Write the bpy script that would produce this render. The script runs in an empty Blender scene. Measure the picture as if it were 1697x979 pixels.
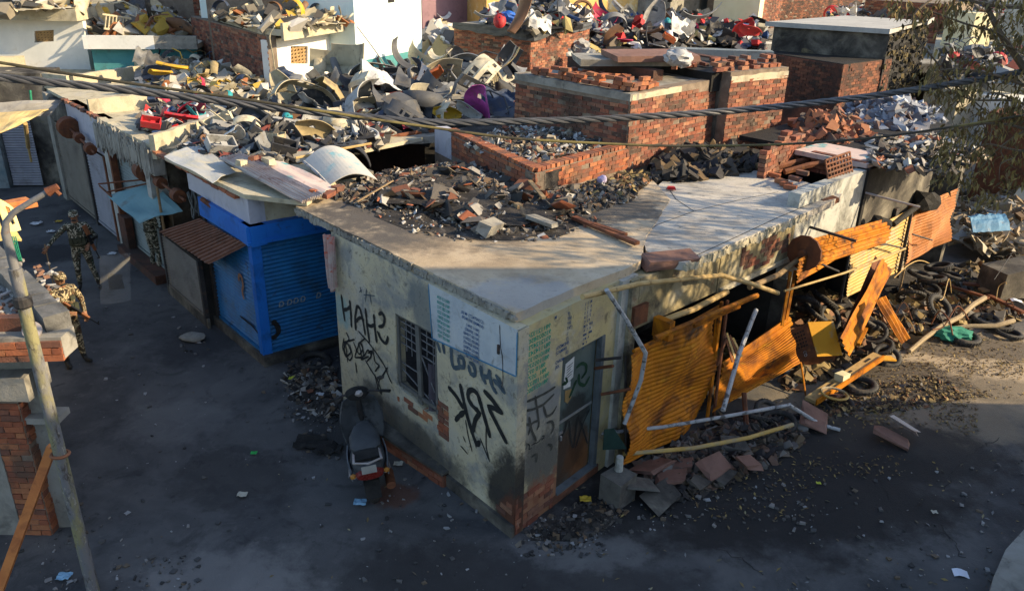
import bpy, bmesh, math, random
from mathutils import Vector, Matrix, Euler, noise
from mathutils.geometry import tessellate_polygon
V = Vector
S = bpy.context.scene
COL = S.collection
rad = math.radians
# ------------------------------------------------------------------ camera, sky, sun, exposure
PW, PH, FPX, CAMH = 1697.0, 979.0, 1320.0, 6.9
PITCH, ROLL = rad(23.52), rad(1.388)
cd = bpy.data.cameras.new('camera'); cam = bpy.data.objects.new('camera', cd); COL.objects.link(cam)
cd.sensor_width = 36; cd.lens = 36 * FPX / PW; cd.clip_end = 500; cd.clip_start = 0.05
cam.location = (0, 0, CAMH)
cam.rotation_euler = (Matrix.Rotation(math.pi / 2 - PITCH, 3, 'X') @ Matrix.Rotation(ROLL, 3, 'Z')).to_euler()
S.camera = cam
SUN_AZ, SUN_EL = rad(100), rad(25)
w = bpy.data.worlds.new('World'); S.world = w; w.use_nodes = True
nt = w.node_tree; bg = nt.nodes['Background']
sky = nt.nodes.new('ShaderNodeTexSky'); sky.sky_type = 'NISHITA'; sky.sun_disc = False
sky.sun_elevation = SUN_EL; sky.sun_rotation = SUN_AZ
nt.links.new(sky.outputs[0], bg.inputs[0]); bg.inputs[1].default_value = 0.15
sd = bpy.data.lights.new('sun', 'SUN'); sd.energy = 5.0; sd.angle = rad(0.5); sd.color = (1, .79, .50)
so = bpy.data.objects.new('sun', sd); COL.objects.link(so); so.location = (20, -3, 20)
SUND = V((math.sin(SUN_AZ) * math.cos(SUN_EL), math.cos(SUN_AZ) * math.cos(SUN_EL), math.sin(SUN_EL)))
so.rotation_euler = SUND.to_track_quat('Z', 'Y').to_euler()
S.view_settings.view_transform = 'Standard'; S.view_settings.look = 'None'
S.view_settings.exposure = 0.92; S.view_settings.gamma = 1.0
# ------------------------------------------------------------------ back-projection of photograph measurements
_fw = V((0, math.cos(PITCH), -math.sin(PITCH))); _up = V((0, math.sin(PITCH), math.cos(PITCH)))
def ray(px, py):
    x = (px - PW / 2) / FPX; y = -(py - PH / 2) / FPX
    c, s = math.cos(ROLL), math.sin(ROLL)
    return _fw + (c * x - s * y) * V((1, 0, 0)) + (s * x + c * y) * _up
def at(px, py, z=0.0):
    d = ray(px, py); return V((0, 0, CAMH)) + d * ((z - CAMH) / d.z)
def aty(px, py, Y):
    d = ray(px, py); return V((0, 0, CAMH)) + d * (Y / d.y)
def onp(px, py, p0, n):
    d = ray(px, py); o = V((0, 0, CAMH)); return o + d * ((V(p0) - o).dot(n) / d.dot(n))
class Frame:                                     # a vertical plane: s along, z up, n outward (to the right of d turned -90)
    def __init__(f, a, b, flip=False):
        f.a = V((a[0], a[1], 0)); d = V((b[0] - a[0], b[1] - a[1], 0)); f.L = d.length; f.d = d / f.L
        f.n = V((f.d.y, -f.d.x, 0)) * (-1 if flip else 1)
    def p(f, s, z, n=0.0): return f.a + f.d * s + f.n * n + V((0, 0, z))
    def px(f, x, y, off=0.0):
        q = onp(x, y, f.a + f.n * off, f.n); return ((q - f.a).dot(f.d), q.z)
# ------------------------------------------------------------------ materials
MATS = {}
def rgb(c): return (c[0], c[1], c[2], 1)
def M(name, cols, scale=3.0, rough=.85, bump=.25, bscale=25, metal=0.0, vary=0.0, stains=(), island=None, stretch=(1, 1, 1), spec=.3, dist=.3, world=False):
    if name in MATS: return MATS[name]
    m = bpy.data.materials.new(name); m.use_nodes = True; t = m.node_tree; N = t.nodes; L = t.links
    b = N['Principled BSDF']; b.inputs['Roughness'].default_value = rough; b.inputs['Metallic'].default_value = metal
    b.inputs['Specular IOR Level'].default_value = spec
    tc = N.new('ShaderNodeTexCoord'); mp = N.new('ShaderNodeMapping'); mp.inputs['Scale'].default_value = stretch
    oi = N.new('ShaderNodeObjectInfo'); ge = N.new('ShaderNodeNewGeometry'); L.new(ge.outputs['Position'] if world else tc.outputs['Object'], mp.inputs[0])
    rn = N.new('ShaderNodeMath'); rn.operation = 'ADD'; L.new(oi.outputs['Random'], rn.inputs[0]); L.new(ge.outputs['Random Per Island'], rn.inputs[1])
    fr = N.new('ShaderNodeMath'); fr.operation = 'FRACT'; L.new(rn.outputs[0], fr.inputs[0])
    def noi(sc, det=6, ro=.6, di=dist, w_=0):
        n = N.new('ShaderNodeTexNoise'); n.inputs['Scale'].default_value = sc; n.inputs['Detail'].default_value = det
        n.inputs['Roughness'].default_value = ro; n.inputs['Distortion'].default_value = di
        if w_:
            ad = N.new('ShaderNodeVectorMath'); ad.operation = 'ADD'; ad.inputs[1].default_value = (w_ * 7.3, w_ * 3.1, w_ * 5.7)
            L.new(mp.outputs[0], ad.inputs[0]); L.new(ad.outputs[0], n.inputs['Vector'])
        else: L.new(mp.outputs[0], n.inputs['Vector'])
        return n.outputs['Fac']
    def ramp(src, st, const=False):
        r = N.new('ShaderNodeValToRGB'); e = r.color_ramp.elements
        while len(e) < len(st): e.new(.5)
        for i, (p, c) in enumerate(st): e[i].position = p; e[i].color = rgb(c) if len(c) == 3 else c
        if const: r.color_ramp.interpolation = 'CONSTANT'
        L.new(src, r.inputs[0]); return r.outputs[0]
    def mix(f, a, c, mode='MIX'):
        x = N.new('ShaderNodeMix'); x.data_type = 'RGBA'; x.blend_type = mode
        if isinstance(f, float): x.inputs[0].default_value = f
        else: L.new(f, x.inputs[0])
        for s, k in ((a, 6), (c, 7)):
            if isinstance(s, tuple): x.inputs[k].default_value = rgb(s)
            else: L.new(s, x.inputs[k])
        return x.outputs[2]
    n0 = noi(scale)
    k = len(cols)
    if island:
        c0 = ramp(fr.outputs[0], [(i / len(island), c) for i, c in enumerate(island)], True)
        cn = ramp(n0, [(.3, cols[0]), (.7, cols[-1])])
        c0 = mix(.75, c0, mix(1.0, c0, cn, 'MULTIPLY')) if True else c0
    else:
        c0 = ramp(n0, [(.32 + .36 * i / max(1, k - 1), c) for i, c in enumerate(cols)])
    for i, (c, sc, lo, hi, am) in enumerate(stains):
        f = ramp(noi(sc, 7, .65, .5, i + 1), [(lo, (0, 0, 0)), (hi, (am, am, am))])
        c0 = mix(f, c0, tuple(c))
    if vary:
        hs = N.new('ShaderNodeHueSaturation')
        mr = N.new('ShaderNodeMapRange'); L.new(fr.outputs[0], mr.inputs[0]); mr.inputs[3].default_value = 1 - vary; mr.inputs[4].default_value = 1 + vary
        L.new(mr.outputs[0], hs.inputs['Value']); L.new(c0, hs.inputs['Color']); c0 = hs.outputs[0]
    L.new(c0, b.inputs['Base Color'])
    rr = N.new('ShaderNodeMapRange'); L.new(noi(scale * 2.3, 4), rr.inputs[0]); rr.inputs[3].default_value = max(.05, rough - .18); rr.inputs[4].default_value = min(1, rough + .15)
    L.new(rr.outputs[0], b.inputs['Roughness'])
    if bump:
        bp = N.new('ShaderNodeBump'); bp.inputs['Strength'].default_value = bump; bp.inputs['Distance'].default_value = .02
        L.new(noi(bscale, 8, .7), bp.inputs['Height']); L.new(bp.outputs[0], b.inputs['Normal'])
    MATS[name] = m; m['nodes'] = 1
    return m
def blob_layers(m, layers):                       # stains with a shape of their own: (colour, (x,y,z) centre, (rx,ry,rz), noise scale, amount), object space
    t = m.node_tree; N = t.nodes; L = t.links; b = N['Principled BSDF']
    src = b.inputs['Base Color'].links[0].from_socket
    tc = N.new('ShaderNodeTexCoord')
    for i, (c, ce, r, sc, am) in enumerate(layers):
        n = N.new('ShaderNodeTexNoise'); n.inputs['Scale'].default_value = sc; n.inputs['Detail'].default_value = 8; n.inputs['Roughness'].default_value = .68
        L.new(tc.outputs['Object'], n.inputs['Vector'])
        s1 = N.new('ShaderNodeVectorMath'); s1.operation = 'SUBTRACT'; L.new(tc.outputs['Object'], s1.inputs[0]); s1.inputs[1].default_value = ce
        s2 = N.new('ShaderNodeVectorMath'); s2.operation = 'DIVIDE'; L.new(s1.outputs[0], s2.inputs[0]); s2.inputs[1].default_value = r
        ln = N.new('ShaderNodeVectorMath'); ln.operation = 'LENGTH'; L.new(s2.outputs[0], ln.inputs[0])
        ad = N.new('ShaderNodeMath'); ad.operation = 'MULTIPLY_ADD'; L.new(n.outputs['Fac'], ad.inputs[0]); ad.inputs[1].default_value = 1.7; L.new(ln.outputs['Value'], ad.inputs[2])
        mr = N.new('ShaderNodeMapRange'); mr.interpolation_type = 'SMOOTHSTEP'; L.new(ad.outputs[0], mr.inputs[0])
        mr.inputs[1].default_value = 1.45; mr.inputs[2].default_value = 1.95; mr.inputs[3].default_value = am; mr.inputs[4].default_value = 0
        x = N.new('ShaderNodeMix'); x.data_type = 'RGBA'; L.new(mr.outputs[0], x.inputs[0]); L.new(src, x.inputs[6]); x.inputs[7].default_value = rgb(c); src = x.outputs[2]
    L.new(src, b.inputs['Base Color'])
SOOT = (.018, .016, .015)
# ------------------------------------------------------------------ mesh builder
def basis(axis):
    a = V(axis).normalized(); u = a.orthogonal().normalized(); return u, a.cross(u), a
class MB:
    def __init__(s): s.v = []; s.f = []; s.mi = []; s.cur = 0
    def add(s, vs, fs):
        o = len(s.v); s.v += [V(p) for p in vs]; s.f += [tuple(i + o for i in f) for f in fs]; s.mi += [s.cur] * len(fs)
    def obox(s, o, x, y, z):                      # corner + three edge vectors
        o, x, y, z = V(o), V(x), V(y), V(z)
        s.add([o, o + x, o + x + y, o + y, o + z, o + x + z, o + x + y + z, o + y + z],
              [(0, 3, 2, 1), (4, 5, 6, 7), (0, 1, 5, 4), (1, 2, 6, 5), (2, 3, 7, 6), (3, 0, 4, 7)])
    def box(s, c, size, rot=None, jit=0, rng=random):
        R = rot or Matrix.Identity(3); vs = []
        for z in (-.5, .5):
            for x, y in ((-.5, -.5), (.5, -.5), (.5, .5), (-.5, .5)):
                q = V((x * size[0], y * size[1], z * size[2]))
                if jit: q += V((rng.uniform(-1, 1) * size[0], rng.uniform(-1, 1) * size[1], rng.uniform(-1, 1) * size[2])) * jit
                vs.append(V(c) + R @ q)
        s.add(vs, [(0, 3, 2, 1), (4, 5, 6, 7), (0, 1, 5, 4), (1, 2, 6, 5), (2, 3, 7, 6), (3, 0, 4, 7)])
    def prism(s, poly, z0, z1):                   # list of (x,y); z1/z0 numbers
        n = len(poly); a = sum(poly[i][0] * poly[(i + 1) % n][1] - poly[(i + 1) % n][0] * poly[i][1] for i in range(n))
        if a < 0: poly = poly[::-1]
        tri = tessellate_polygon([[V((p[0], p[1], 0)) for p in poly]])
        vs = [V((p[0], p[1], z0)) for p in poly] + [V((p[0], p[1], z1)) for p in poly]
        fs = [(i, (i + 1) % n, n + (i + 1) % n, n + i) for i in range(n)]
        for t in tri:
            p, q, r = (vs[i] for i in t)
            if (q - p).cross(r - p).z < 0: t = t[::-1]
            fs += [tuple(i + n for i in t), tuple(t[::-1])]
        s.add(vs, fs)
    def wall(s, fr, outer, holes=(), t=.12, n0=0.0):   # slab with holes in a Frame; front at n0, back at n0-t
        loops = [list(outer)] + [list(h) for h in holes]
        flat = [p for l in loops for p in l]; n = len(flat)
        tri = tessellate_polygon([[V((p[0], p[1], 0)) for p in l] for l in loops])
        vs = [fr.p(p[0], p[1], n0) for p in flat] + [fr.p(p[0], p[1], n0 - t) for p in flat]
        fs = []
        for q in tri:
            a, b, c = (vs[i] for i in q)
            if (b - a).cross(c - a).dot(fr.n) < 0: q = q[::-1]
            fs += [tuple(q), tuple(i + n for i in q[::-1])]
        k = 0
        for l in loops:
            m = len(l)
            for i in range(m):
                j = (i + 1) % m; fs.append((k + i, k + j, n + k + j, n + k + i))
            k += m
        s.add(vs, fs)
    def tube(s, pts, r, n=8, caps=True):
        pts = [V(p) for p in pts]; m = len(pts); rs = r if isinstance(r, (list, tuple)) else [r] * m
        vs = []; u = None
        for i, p in enumerate(pts):
            d = (pts[min(i + 1, m - 1)] - pts[max(i - 1, 0)]).normalized()
            if u is None: u = d.orthogonal().normalized()
            u = (u - d * u.dot(d)); u = u.normalized() if u.length > 1e-6 else d.orthogonal().normalized()
            w_ = d.cross(u)
            for k in range(n):
                a = 2 * math.pi * k / n; vs.append(p + (u * math.cos(a) + w_ * math.sin(a)) * rs[i])
        fs = [(i * n + k, i * n + (k + 1) % n, (i + 1) * n + (k + 1) % n, (i + 1) * n + k) for i in range(m - 1) for k in range(n)]
        if caps: fs += [tuple(range(n))[::-1], tuple((m - 1) * n + k for k in range(n))]
        s.add(vs, fs)
    def torus(s, c, axis, R, r, n=28, m=8, flat=1.0):
        u, w_, a = basis(axis); vs = []
        for i in range(n):
            t = 2 * math.pi * i / n; e = u * math.cos(t) + w_ * math.sin(t)
            for k in range(m):
                q = 2 * math.pi * k / m; vs.append(V(c) + e * (R + r * math.cos(q)) + a * (r * flat * math.sin(q)))
        s.add(vs, [(i * m + k, ((i + 1) % n) * m + k, ((i + 1) % n) * m + (k + 1) % m, i * m + (k + 1) % m) for i in range(n) for k in range(m)])
    def sheet(s, fn, nu, nv, t=.01, hole=None):   # thick shell over fn(u,v), u,v in 0..1; hole(u,v) drops cells
        P = [[V(fn(i / nu, j / nv)) for j in range(nv + 1)] for i in range(nu + 1)]
        vs = []; id_ = lambda i, j, k: (i * (nv + 1) + j) * 2 + k
        for i in range(nu + 1):
            for j in range(nv + 1):
                du = P[min(i + 1, nu)][j] - P[max(i - 1, 0)][j]; dv = P[i][min(j + 1, nv)] - P[i][max(j - 1, 0)]
                nn = du.cross(dv); nn = nn.normalized() if nn.length > 1e-9 else V((0, 0, 1))
                vs += [P[i][j] + nn * (t / 2), P[i][j] - nn * (t / 2)]
        cell = {}
        for i in range(nu):
            for j in range(nv): cell[i, j] = not (hole and hole((i + .5) / nu, (j + .5) / nv))
        fs = []
        for (i, j), ok in cell.items():
            if not ok: continue
            a, b, c, d = (i, j), (i + 1, j), (i + 1, j + 1), (i, j + 1)
            fs.append((id_(*a, 0), id_(*b, 0), id_(*c, 0), id_(*d, 0))); fs.append((id_(*d, 1), id_(*c, 1), id_(*b, 1), id_(*a, 1)))
            for (p, q, nb) in ((a, b, (i, j - 1)), (b, c, (i + 1, j)), (c, d, (i, j + 1)), (d, a, (i - 1, j))):
                if not cell.get(nb, False): fs.append((id_(*p, 1), id_(*q, 1), id_(*q, 0), id_(*p, 0)))
        s.add(vs, fs)
    def quadsheet(s, a, b, c, d, nu, nv, t=.01, wave=0, nw=10, jit=0, seed=0, axis='v', hole=None):
        # a,b,c,d corners (a->b is u, a->d is v); corrugated along axis when wave > 0
        a, b, c, d = map(V, (a, b, c, d)); nn = (b - a).cross(d - a).normalized()
        def fn(u, v):
            p = a.lerp(b, u).lerp(d.lerp(c, u), v); q = v if axis == 'v' else u
            if wave: p = p + nn * (wave * math.sin(q * nw * 2 * math.pi))
            if jit: p = p + nn * (jit * noise.noise(V((u * 2.5 + seed, v * 2.5, seed * 1.7)))) + V((1, 0, 0)) * (jit * .4 * noise.noise(V((u * 3, v * 3 + seed, 5))))
            return p
        s.sheet(fn, nu, nv, t, hole)
    def ico(s, c, r, rng=None, jit=.25, sub=1, rot=None):
        bm = bmesh.new(); bmesh.ops.create_icosphere(bm, subdivisions=sub, radius=1); rr = (r, r, r) if isinstance(r, (int, float)) else r
        R = rot or Matrix.Identity(3); vs = []
        for v in bm.verts:
            k = 1 + (rng.uniform(-jit, jit) if rng else 0); vs.append(V(c) + R @ V((v.co.x * rr[0] * k, v.co.y * rr[1] * k, v.co.z * rr[2] * k)))
        fs = [tuple(v.index for v in f.verts) for f in bm.faces]; bm.free(); s.add(vs, fs)
    def lathe(s, c, prof, n=20, axis=(0, 0, 1)):   # prof: list (r, h)
        u, w_, a = basis(axis); vs = []; m = len(prof)
        for r, h in prof:
            for k in range(n):
                t = 2 * math.pi * k / n; vs.append(V(c) + a * h + (u * math.cos(t) + w_ * math.sin(t)) * r)
        fs = [(i * n + k, i * n + (k + 1) % n, (i + 1) * n + (k + 1) % n, (i + 1) * n + k) for i in range(m - 1) for k in range(n)]
        fs += [tuple(range(n))[::-1], tuple((m - 1) * n + k for k in range(n))]
        s.add(vs, fs)
    def mesh(s, name, mats, off=V((0, 0, 0)), smooth=False):
        me = bpy.data.meshes.new(name); me.from_pydata([tuple(p - off) for p in s.v], [], s.f)
        for m in (mats if isinstance(mats, (list, tuple)) else [mats]): me.materials.append(m)
        me.polygons.foreach_set('material_index', s.mi)
        if smooth:
            me.polygons.foreach_set('use_smooth', [True] * len(me.polygons))
            try: me.set_sharp_from_angle(angle=rad(40))
            except Exception: pass
        me.update(); return me
WL = {}                                            # world position of every object's origin
def tag(o, label=None, cat=None, group=None, kind=None):
    if label: o['label'] = label
    if cat: o['category'] = cat
    if group: o['group'] = group
    if kind: o['kind'] = kind
    elif cat: o['kind'] = 'thing'
    return o
def thing(name, label, cat, loc=(0, 0, 0), group=None):
    o = bpy.data.objects.new(name, None); COL.objects.link(o); o.empty_display_size = .2
    o.location = loc; WL[o.name] = V(loc); return tag(o, label, cat, group)
def part(name, mb, mat, parent, label=None, kind=None, smooth=False):
    off = WL[parent.name]; o = bpy.data.objects.new(name, mb.mesh(name, mat, off, smooth)); COL.objects.link(o)
    o.parent = parent; WL[o.name] = off; return tag(o, label, None, None, kind)
def solo(name, mb, mat, label=None, cat=None, group=None, kind=None, smooth=False, org=None):
    if org is None:
        n = len(mb.v); org = V((sum(p.x for p in mb.v) / n, sum(p.y for p in mb.v) / n, min(p.z for p in mb.v)))
    if kind == 'structure': org = V((0, 0, 0))
    o = bpy.data.objects.new(name, mb.mesh(name, mat, org, smooth)); COL.objects.link(o); o.location = org; WL[o.name] = V(org)
    return tag(o, label, cat, group, kind)
def put(name, me, parent, pos, rot=None, mat=None):  # a copy sharing mesh data, child of parent
    o = bpy.data.objects.new(name, me); COL.objects.link(o)
    if parent: o.parent = parent; o.location = V(pos) - WL[parent.name]
    else: o.location = pos
    if rot is not None: o.rotation_euler = rot
    if mat: o.material_slots[0].link = 'OBJECT'; o.material_slots[0].material = mat
    WL[o.name] = V(pos); return o
# ------------------------------------------------------------------ bricks
BM = []
def brick_meshes(mat):
    for k in range(4):
        r = random.Random(k); mb = MB(); L_, D, H_ = .222, .10, .068
        mb.box((0, 0, 0), (L_, D, H_), jit=.035, rng=r); BM.append(mb.mesh('brick', mat))
def brick_wall(parent, faces, mat, limit=300, seed=1, name='brick', bl=.236, bh=.08, proud=.012, depth=.10):
    """faces: (Frame, s0, s1, z0, z1 or function of s, skip(s,z) or None). Nearest `limit` bricks are objects, the rest one stuff part."""
    rng = random.Random(seed); specs = []
    for fr, s0, s1, z0, z1, skip in faces:
        zt = z1 if callable(z1) else (lambda s, z1=z1: z1)
        row = 0; z = z0 + bh / 2
        while z < max(zt(s0), zt((s0 + s1) / 2), zt(s1)):
            s = s0 + (bl / 2 if row % 2 == 0 else 0)
            if row % 2: zt(s0) > z and not (skip and skip(s0 + .06, z)) and specs.append((fr, s0 + bl * .25, z, .5))
            s = s0 + bl / 2 + (bl / 2 if row % 2 else 0)
            while s - bl / 2 < s1 - .05:
                sc = min(1, (s1 - (s - bl / 2)) / bl)
                if z + bh * .4 < zt(s) and not (skip and skip(s, z)): specs.append((fr, s - bl / 2 + bl * sc / 2, z, sc))
                s += bl
            z += bh; row += 1
    C0 = V((0, 0, CAMH)); specs.sort(key=lambda q: (q[0].p(q[1], q[2]) - C0).length)
    rest = MB()
    for i, (fr, s, z, sc) in enumerate(specs):
        pr = proud + rng.uniform(-.006, .008)
        if rng.random() < .04: pr -= .03
        pos = fr.p(s, z + rng.uniform(-.004, .004), pr - depth / 2 + .003)
        ang = math.atan2(fr.d.y, fr.d.x) + rng.uniform(-.02, .02)
        if i < limit:
            o = put(name, BM[rng.randrange(4)], parent, pos, (rng.uniform(-.02, .02), rng.uniform(-.025, .025), ang), mat)
            o.scale = ((sc * bl - .013) / .222, depth / .10, (bh - .011) / .068)
        else: rest.box(pos, (sc * bl - .013, depth, bh - .011), Matrix.Rotation(ang, 3, 'Z'), .02, rng)
    if rest.v: part('brickwork', rest, mat, parent, kind='stuff')
# ------------------------------------------------------------------ lettering and sprayed strokes
FONTCACHE = {}
def text_into(mb, fr, s, z, txt, h, n=.004, mirror=True, wscale=.8, slope=0):
    cu = bpy.data.curves.new('t', 'FONT'); cu.body = txt; cu.size = h * 1.4; cu.align_x = 'LEFT'; cu.resolution_u = 2
    cu.offset = h * .022
    o = bpy.data.objects.new('t', cu); me = o.to_mesh()
    if len(me.vertices):
        xs = [v.co.x for v in me.vertices]; x1 = max(xs)
        vs = [fr.p(s + ((x1 - v.co.x) if mirror else v.co.x) * wscale, z + v.co.y + slope * v.co.x, n) for v in me.vertices]
        mb.add(vs, [tuple(p.vertices) for p in me.polygons])
    o.to_mesh_clear(); bpy.data.objects.remove(o); bpy.data.curves.remove(cu)
def stroke(mb, fr, pts, w_, n=.005, seed=0):       # ribbon with uneven width along pts [(s,z)]
    pts = [V((p[0], p[1])) for p in pts]; P = []
    for a, b in zip(pts, pts[1:]):
        k = max(1, int((b - a).length / .04))
        P += [a.lerp(b, i / k) for i in range(k)]
    P.append(pts[-1])
    if len(P) > 3: P = [P[0]] + [(P[i - 1] + P[i] * 2 + P[i + 1]) / 4 for i in range(1, len(P) - 1)] + [P[-1]]
    vs = []; m = len(P)
    for i, p in enumerate(P):
        d = P[min(i + 1, m - 1)] - P[max(i - 1, 0)]; d = d.normalized() if d.length > 1e-6 else V((1, 0)); q = V((-d.y, d.x))
        ww = w_ / 2 * (1 + .35 * noise.noise(V((i * .6, seed, 0)))) * (.55 if i in (0, m - 1) else 1)
        for k in (1, -1): e = p + q * ww * k; vs.append(fr.p(e.x, e.y, n))
    mb.add(vs, [(2 * i, 2 * i + 1, 2 * i + 3, 2 * i + 2) for i in range(m - 1)])
def pxstroke(mb, fr, pts, w_, n=.005, seed=0): stroke(mb, fr, [fr.px(x, y) for x, y in pts], w_, n, seed)
# ------------------------------------------------------------------ palette
R0 = random.Random(7)
m_roof = M('roof_screed', [(.36, .28, .185), (.48, .385, .265), (.52, .435, .32)], 1.6, .92, .5, 30, stains=[((.10, .09, .075), 1.1, .52, .68, .6), ((.16, .12, .08), 5, .55, .7, .5), ((.06, .055, .05), 9, .62, .7, .7)])
m_roofg = M('grey_screed', [(.35, .325, .285), (.46, .43, .375), (.48, .43, .36)], 1.4, .92, .5, 26, stains=[((.14, .12, .10), 1.3, .5, .66, .55), ((.05, .05, .045), 7, .6, .69, .7)])
m_plaster = M('cream_plaster', [(.37, .325, .24), (.48, .415, .275), (.40, .38, .33)], 1.3, .9, .5, 14, stains=[((.20, .21, .21), 1.7, .5, .64, .8), ((.52, .48, .35), 2.6, .58, .66, .6), ((.07, .065, .055), 4.2, .58, .72, .75), ((.10, .085, .06), 14, .58, .66, .6), ((.46, .43, .34), 9, .62, .67, .7), ((.05, .05, .045), 22, .62, .68, .6)])
m_plasterR = M('yellow_plaster', [(.36, .30, .17), (.48, .40, .20), (.42, .38, .28)], 1.5, .9, .55, 14, stains=[((.25, .23, .2), 2.1, .5, .66, .6), ((.52, .48, .38), 3.1, .56, .68, .6), ((.06, .055, .05), 5, .58, .72, .7)])
m_panelw = M('whitewashed_panel', [(.32, .35, .38), (.41, .44, .46), (.46, .47, .46)], 2, .9, .3, 16, stains=[((.18, .16, .11), 2.6, .55, .7, .7), ((.14, .13, .10), 6, .62, .72, .6)])
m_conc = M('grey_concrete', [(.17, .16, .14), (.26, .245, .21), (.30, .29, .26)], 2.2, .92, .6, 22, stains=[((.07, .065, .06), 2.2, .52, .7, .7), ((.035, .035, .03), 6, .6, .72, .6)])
m_concY = M('sunbleached_concrete', [(.34, .30, .21), (.46, .41, .29), (.40, .37, .30)], 2.2, .92, .6, 22, stains=[((.13, .11, .08), 2.2, .54, .7, .7), ((.06, .055, .05), 8, .6, .72, .6)])
m_burnt = M('burnt_plaster', [(.05, .045, .04), (.10, .09, .075), (.22, .20, .16)], 1.6, .93, .6, 18, stains=[((.02, .018, .017), 1.2, .45, .62, .9), ((.25, .2, .11), 3, .6, .72, .6)])
m_burntY = M('scorched_yellow_plaster', [(.16, .13, .07), (.30, .25, .14), (.36, .33, .25)], 2.0, .93, .7, 18, stains=[((.05, .045, .035), 2.6, .5, .64, .85), ((.20, .09, .05), 5, .6, .68, .6)])
m_wallg = M('pale_grey_plaster', [(.30, .30, .28), (.42, .42, .38), (.36, .37, .35)], 2.0, .9, .4, 18, stains=[((.14, .14, .12), 2.6, .5, .66, .7), ((.05, .05, .045), 1.2, .56, .7, .8)])
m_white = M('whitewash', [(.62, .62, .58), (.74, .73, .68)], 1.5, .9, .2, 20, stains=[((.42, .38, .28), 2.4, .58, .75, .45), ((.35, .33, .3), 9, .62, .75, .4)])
m_palebl = M('pale_blue_wash', [(.52, .66, .66), (.66, .76, .74)], 1.2, .9, .2, 20, stains=[((.75, .76, .72), 1.1, .48, .6, .6), ((.4, .5, .5), 6, .62, .74, .4)])
m_teal = M('teal_paint', [(.05, .20, .22), (.08, .27, .28)], 2, .8, .2, 20, stains=[((.06, .07, .07), 3, .55, .7, .6)])
m_lilac = M('lilac_wash', [(.36, .37, .42), (.45, .45, .50)], 1.8, .9, .3, 18, stains=[((.2, .19, .18), 2.6, .55, .7, .6)])
m_creamw = M('cream_paint', [(.60, .54, .32), (.70, .64, .42)], 1.2, .9, .2, 18, stains=[((.4, .33, .2), 2.4, .58, .74, .5)])
m_ochre = M('ochre_paint', [(.55, .34, .10), (.66, .46, .18)], 1.6, .9, .2, 18, stains=[((.66, .58, .40), 1.7, .52, .62, .8), ((.3, .2, .1), 4, .6, .72, .5)])
m_purple = M('dull_purple_paint', [(.20, .12, .14), (.26, .16, .18)], 1.6, .9, .2, 18, stains=[((.12, .08, .09), 4, .55, .7, .6)])
m_mortar = M('mortar', [(.15, .115, .085), (.24, .19, .145)], 6, .95, .6, 30, stains=[((.07, .06, .05), 2.5, .52, .7, .7)])
BRK = [(.25, .085, .05), (.30, .11, .065), (.20, .072, .048), (.34, .135, .075), (.16, .07, .05), (.27, .095, .055), (.24, .12, .08), (.37, .175, .10), (.10, .06, .045)]
m_brick = M('fired_brick', [(.62, .6, .58), (1, 1, 1)], 14, .92, .6, 40, island=BRK, stains=[((.05, .038, .03), .8, .52, .66, .85), ((.30, .25, .19), 5, .6, .7, .6), ((.045, .035, .03), 6, .60, .70, .6)], world=True)
m_brickd = M('sooty_brick', [(.5, .5, .5), (1, 1, 1)], 14, .92, .6, 40, island=[(.13, .055, .035), (.20, .075, .045), (.09, .05, .035), (.25, .10, .055)], stains=[((.03, .025, .022), 1.3, .45, .62, .85)], world=True)
m_brickr = M('raw_red_brick', [(.7, .65, .6), (1, 1, 1)], 14, .92, .6, 40, island=[(.36, .125, .06), (.30, .10, .052), (.24, .09, .055), (.40, .16, .075), (.20, .09, .06)], stains=[((.10, .07, .05), 1.6, .54, .66, .75), ((.05, .04, .035), 3.2, .58, .68, .7)], world=True)
m_blue = M('blue_enamel', [(.010, .10, .27), (.016, .16, .38)], 2, .55, .2, 30, stains=[((.02, .07, .13), 1.6, .48, .66, .8), ((.03, .03, .035), 5, .60, .70, .8), ((.06, .16, .27), 9, .58, .70, .6)])
m_bluetrim = M('bright_blue_paint', [(.010, .12, .46), (.015, .16, .55)], 2, .55, .15, 20, stains=[((.01, .06, .17), 2.4, .52, .68, .8), ((.03, .04, .05), 6, .60, .70, .7)])
m_shutg = M('grey_shutter_paint', [(.20, .20, .23), (.27, .27, .30)], 2, .6, .1, 20, stains=[((.12, .10, .09), 2.4, .52, .7, .6)])
m_shutb = M('dun_shutter_paint', [(.13, .115, .09), (.19, .165, .13)], 2, .7, .15, 20, stains=[((.07, .05, .04), 2.4, .5, .7, .7)])
m_shutt = M('greenish_shutter_paint', [(.16, .20, .20), (.22, .26, .25)], 2, .6, .1, 20, stains=[((.09, .09, .08), 2.4, .52, .7, .6)])
m_rust = M('orange_rust', [(.33, .098, .008), (.46, .165, .010), (.40, .128, .009)], 2.2, .72, .3, 40, spec=.14, stains=[((.10, .032, .010), 1.7, .47, .63, .88), ((.54, .28, .02), 3.0, .57, .70, .6), ((.03, .02, .015), 2.6, .55, .66, .9), ((.16, .06, .02), 13, .60, .70, .7)])
m_rusty = M('yellowed_rust', [(.44, .27, .07), (.52, .36, .12)], 2.6, .65, .3, 40, stains=[((.25, .24, .20), 2.2, .5, .66, .8), ((.16, .07, .03), 4, .58, .7, .7)])
m_rustd = M('dark_rust', [(.10, .035, .018), (.19, .07, .03)], 5, .8, .4, 40, stains=[((.03, .025, .02), 3, .5, .7, .7), ((.35, .14, .04), 7, .6, .72, .6)])
m_rustb = M('brown_rust_sheet', [(.17, .085, .06), (.23, .13, .10)], 3, .8, .3, 30, stains=[((.08, .05, .04), 2.5, .52, .7, .6)])
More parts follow.
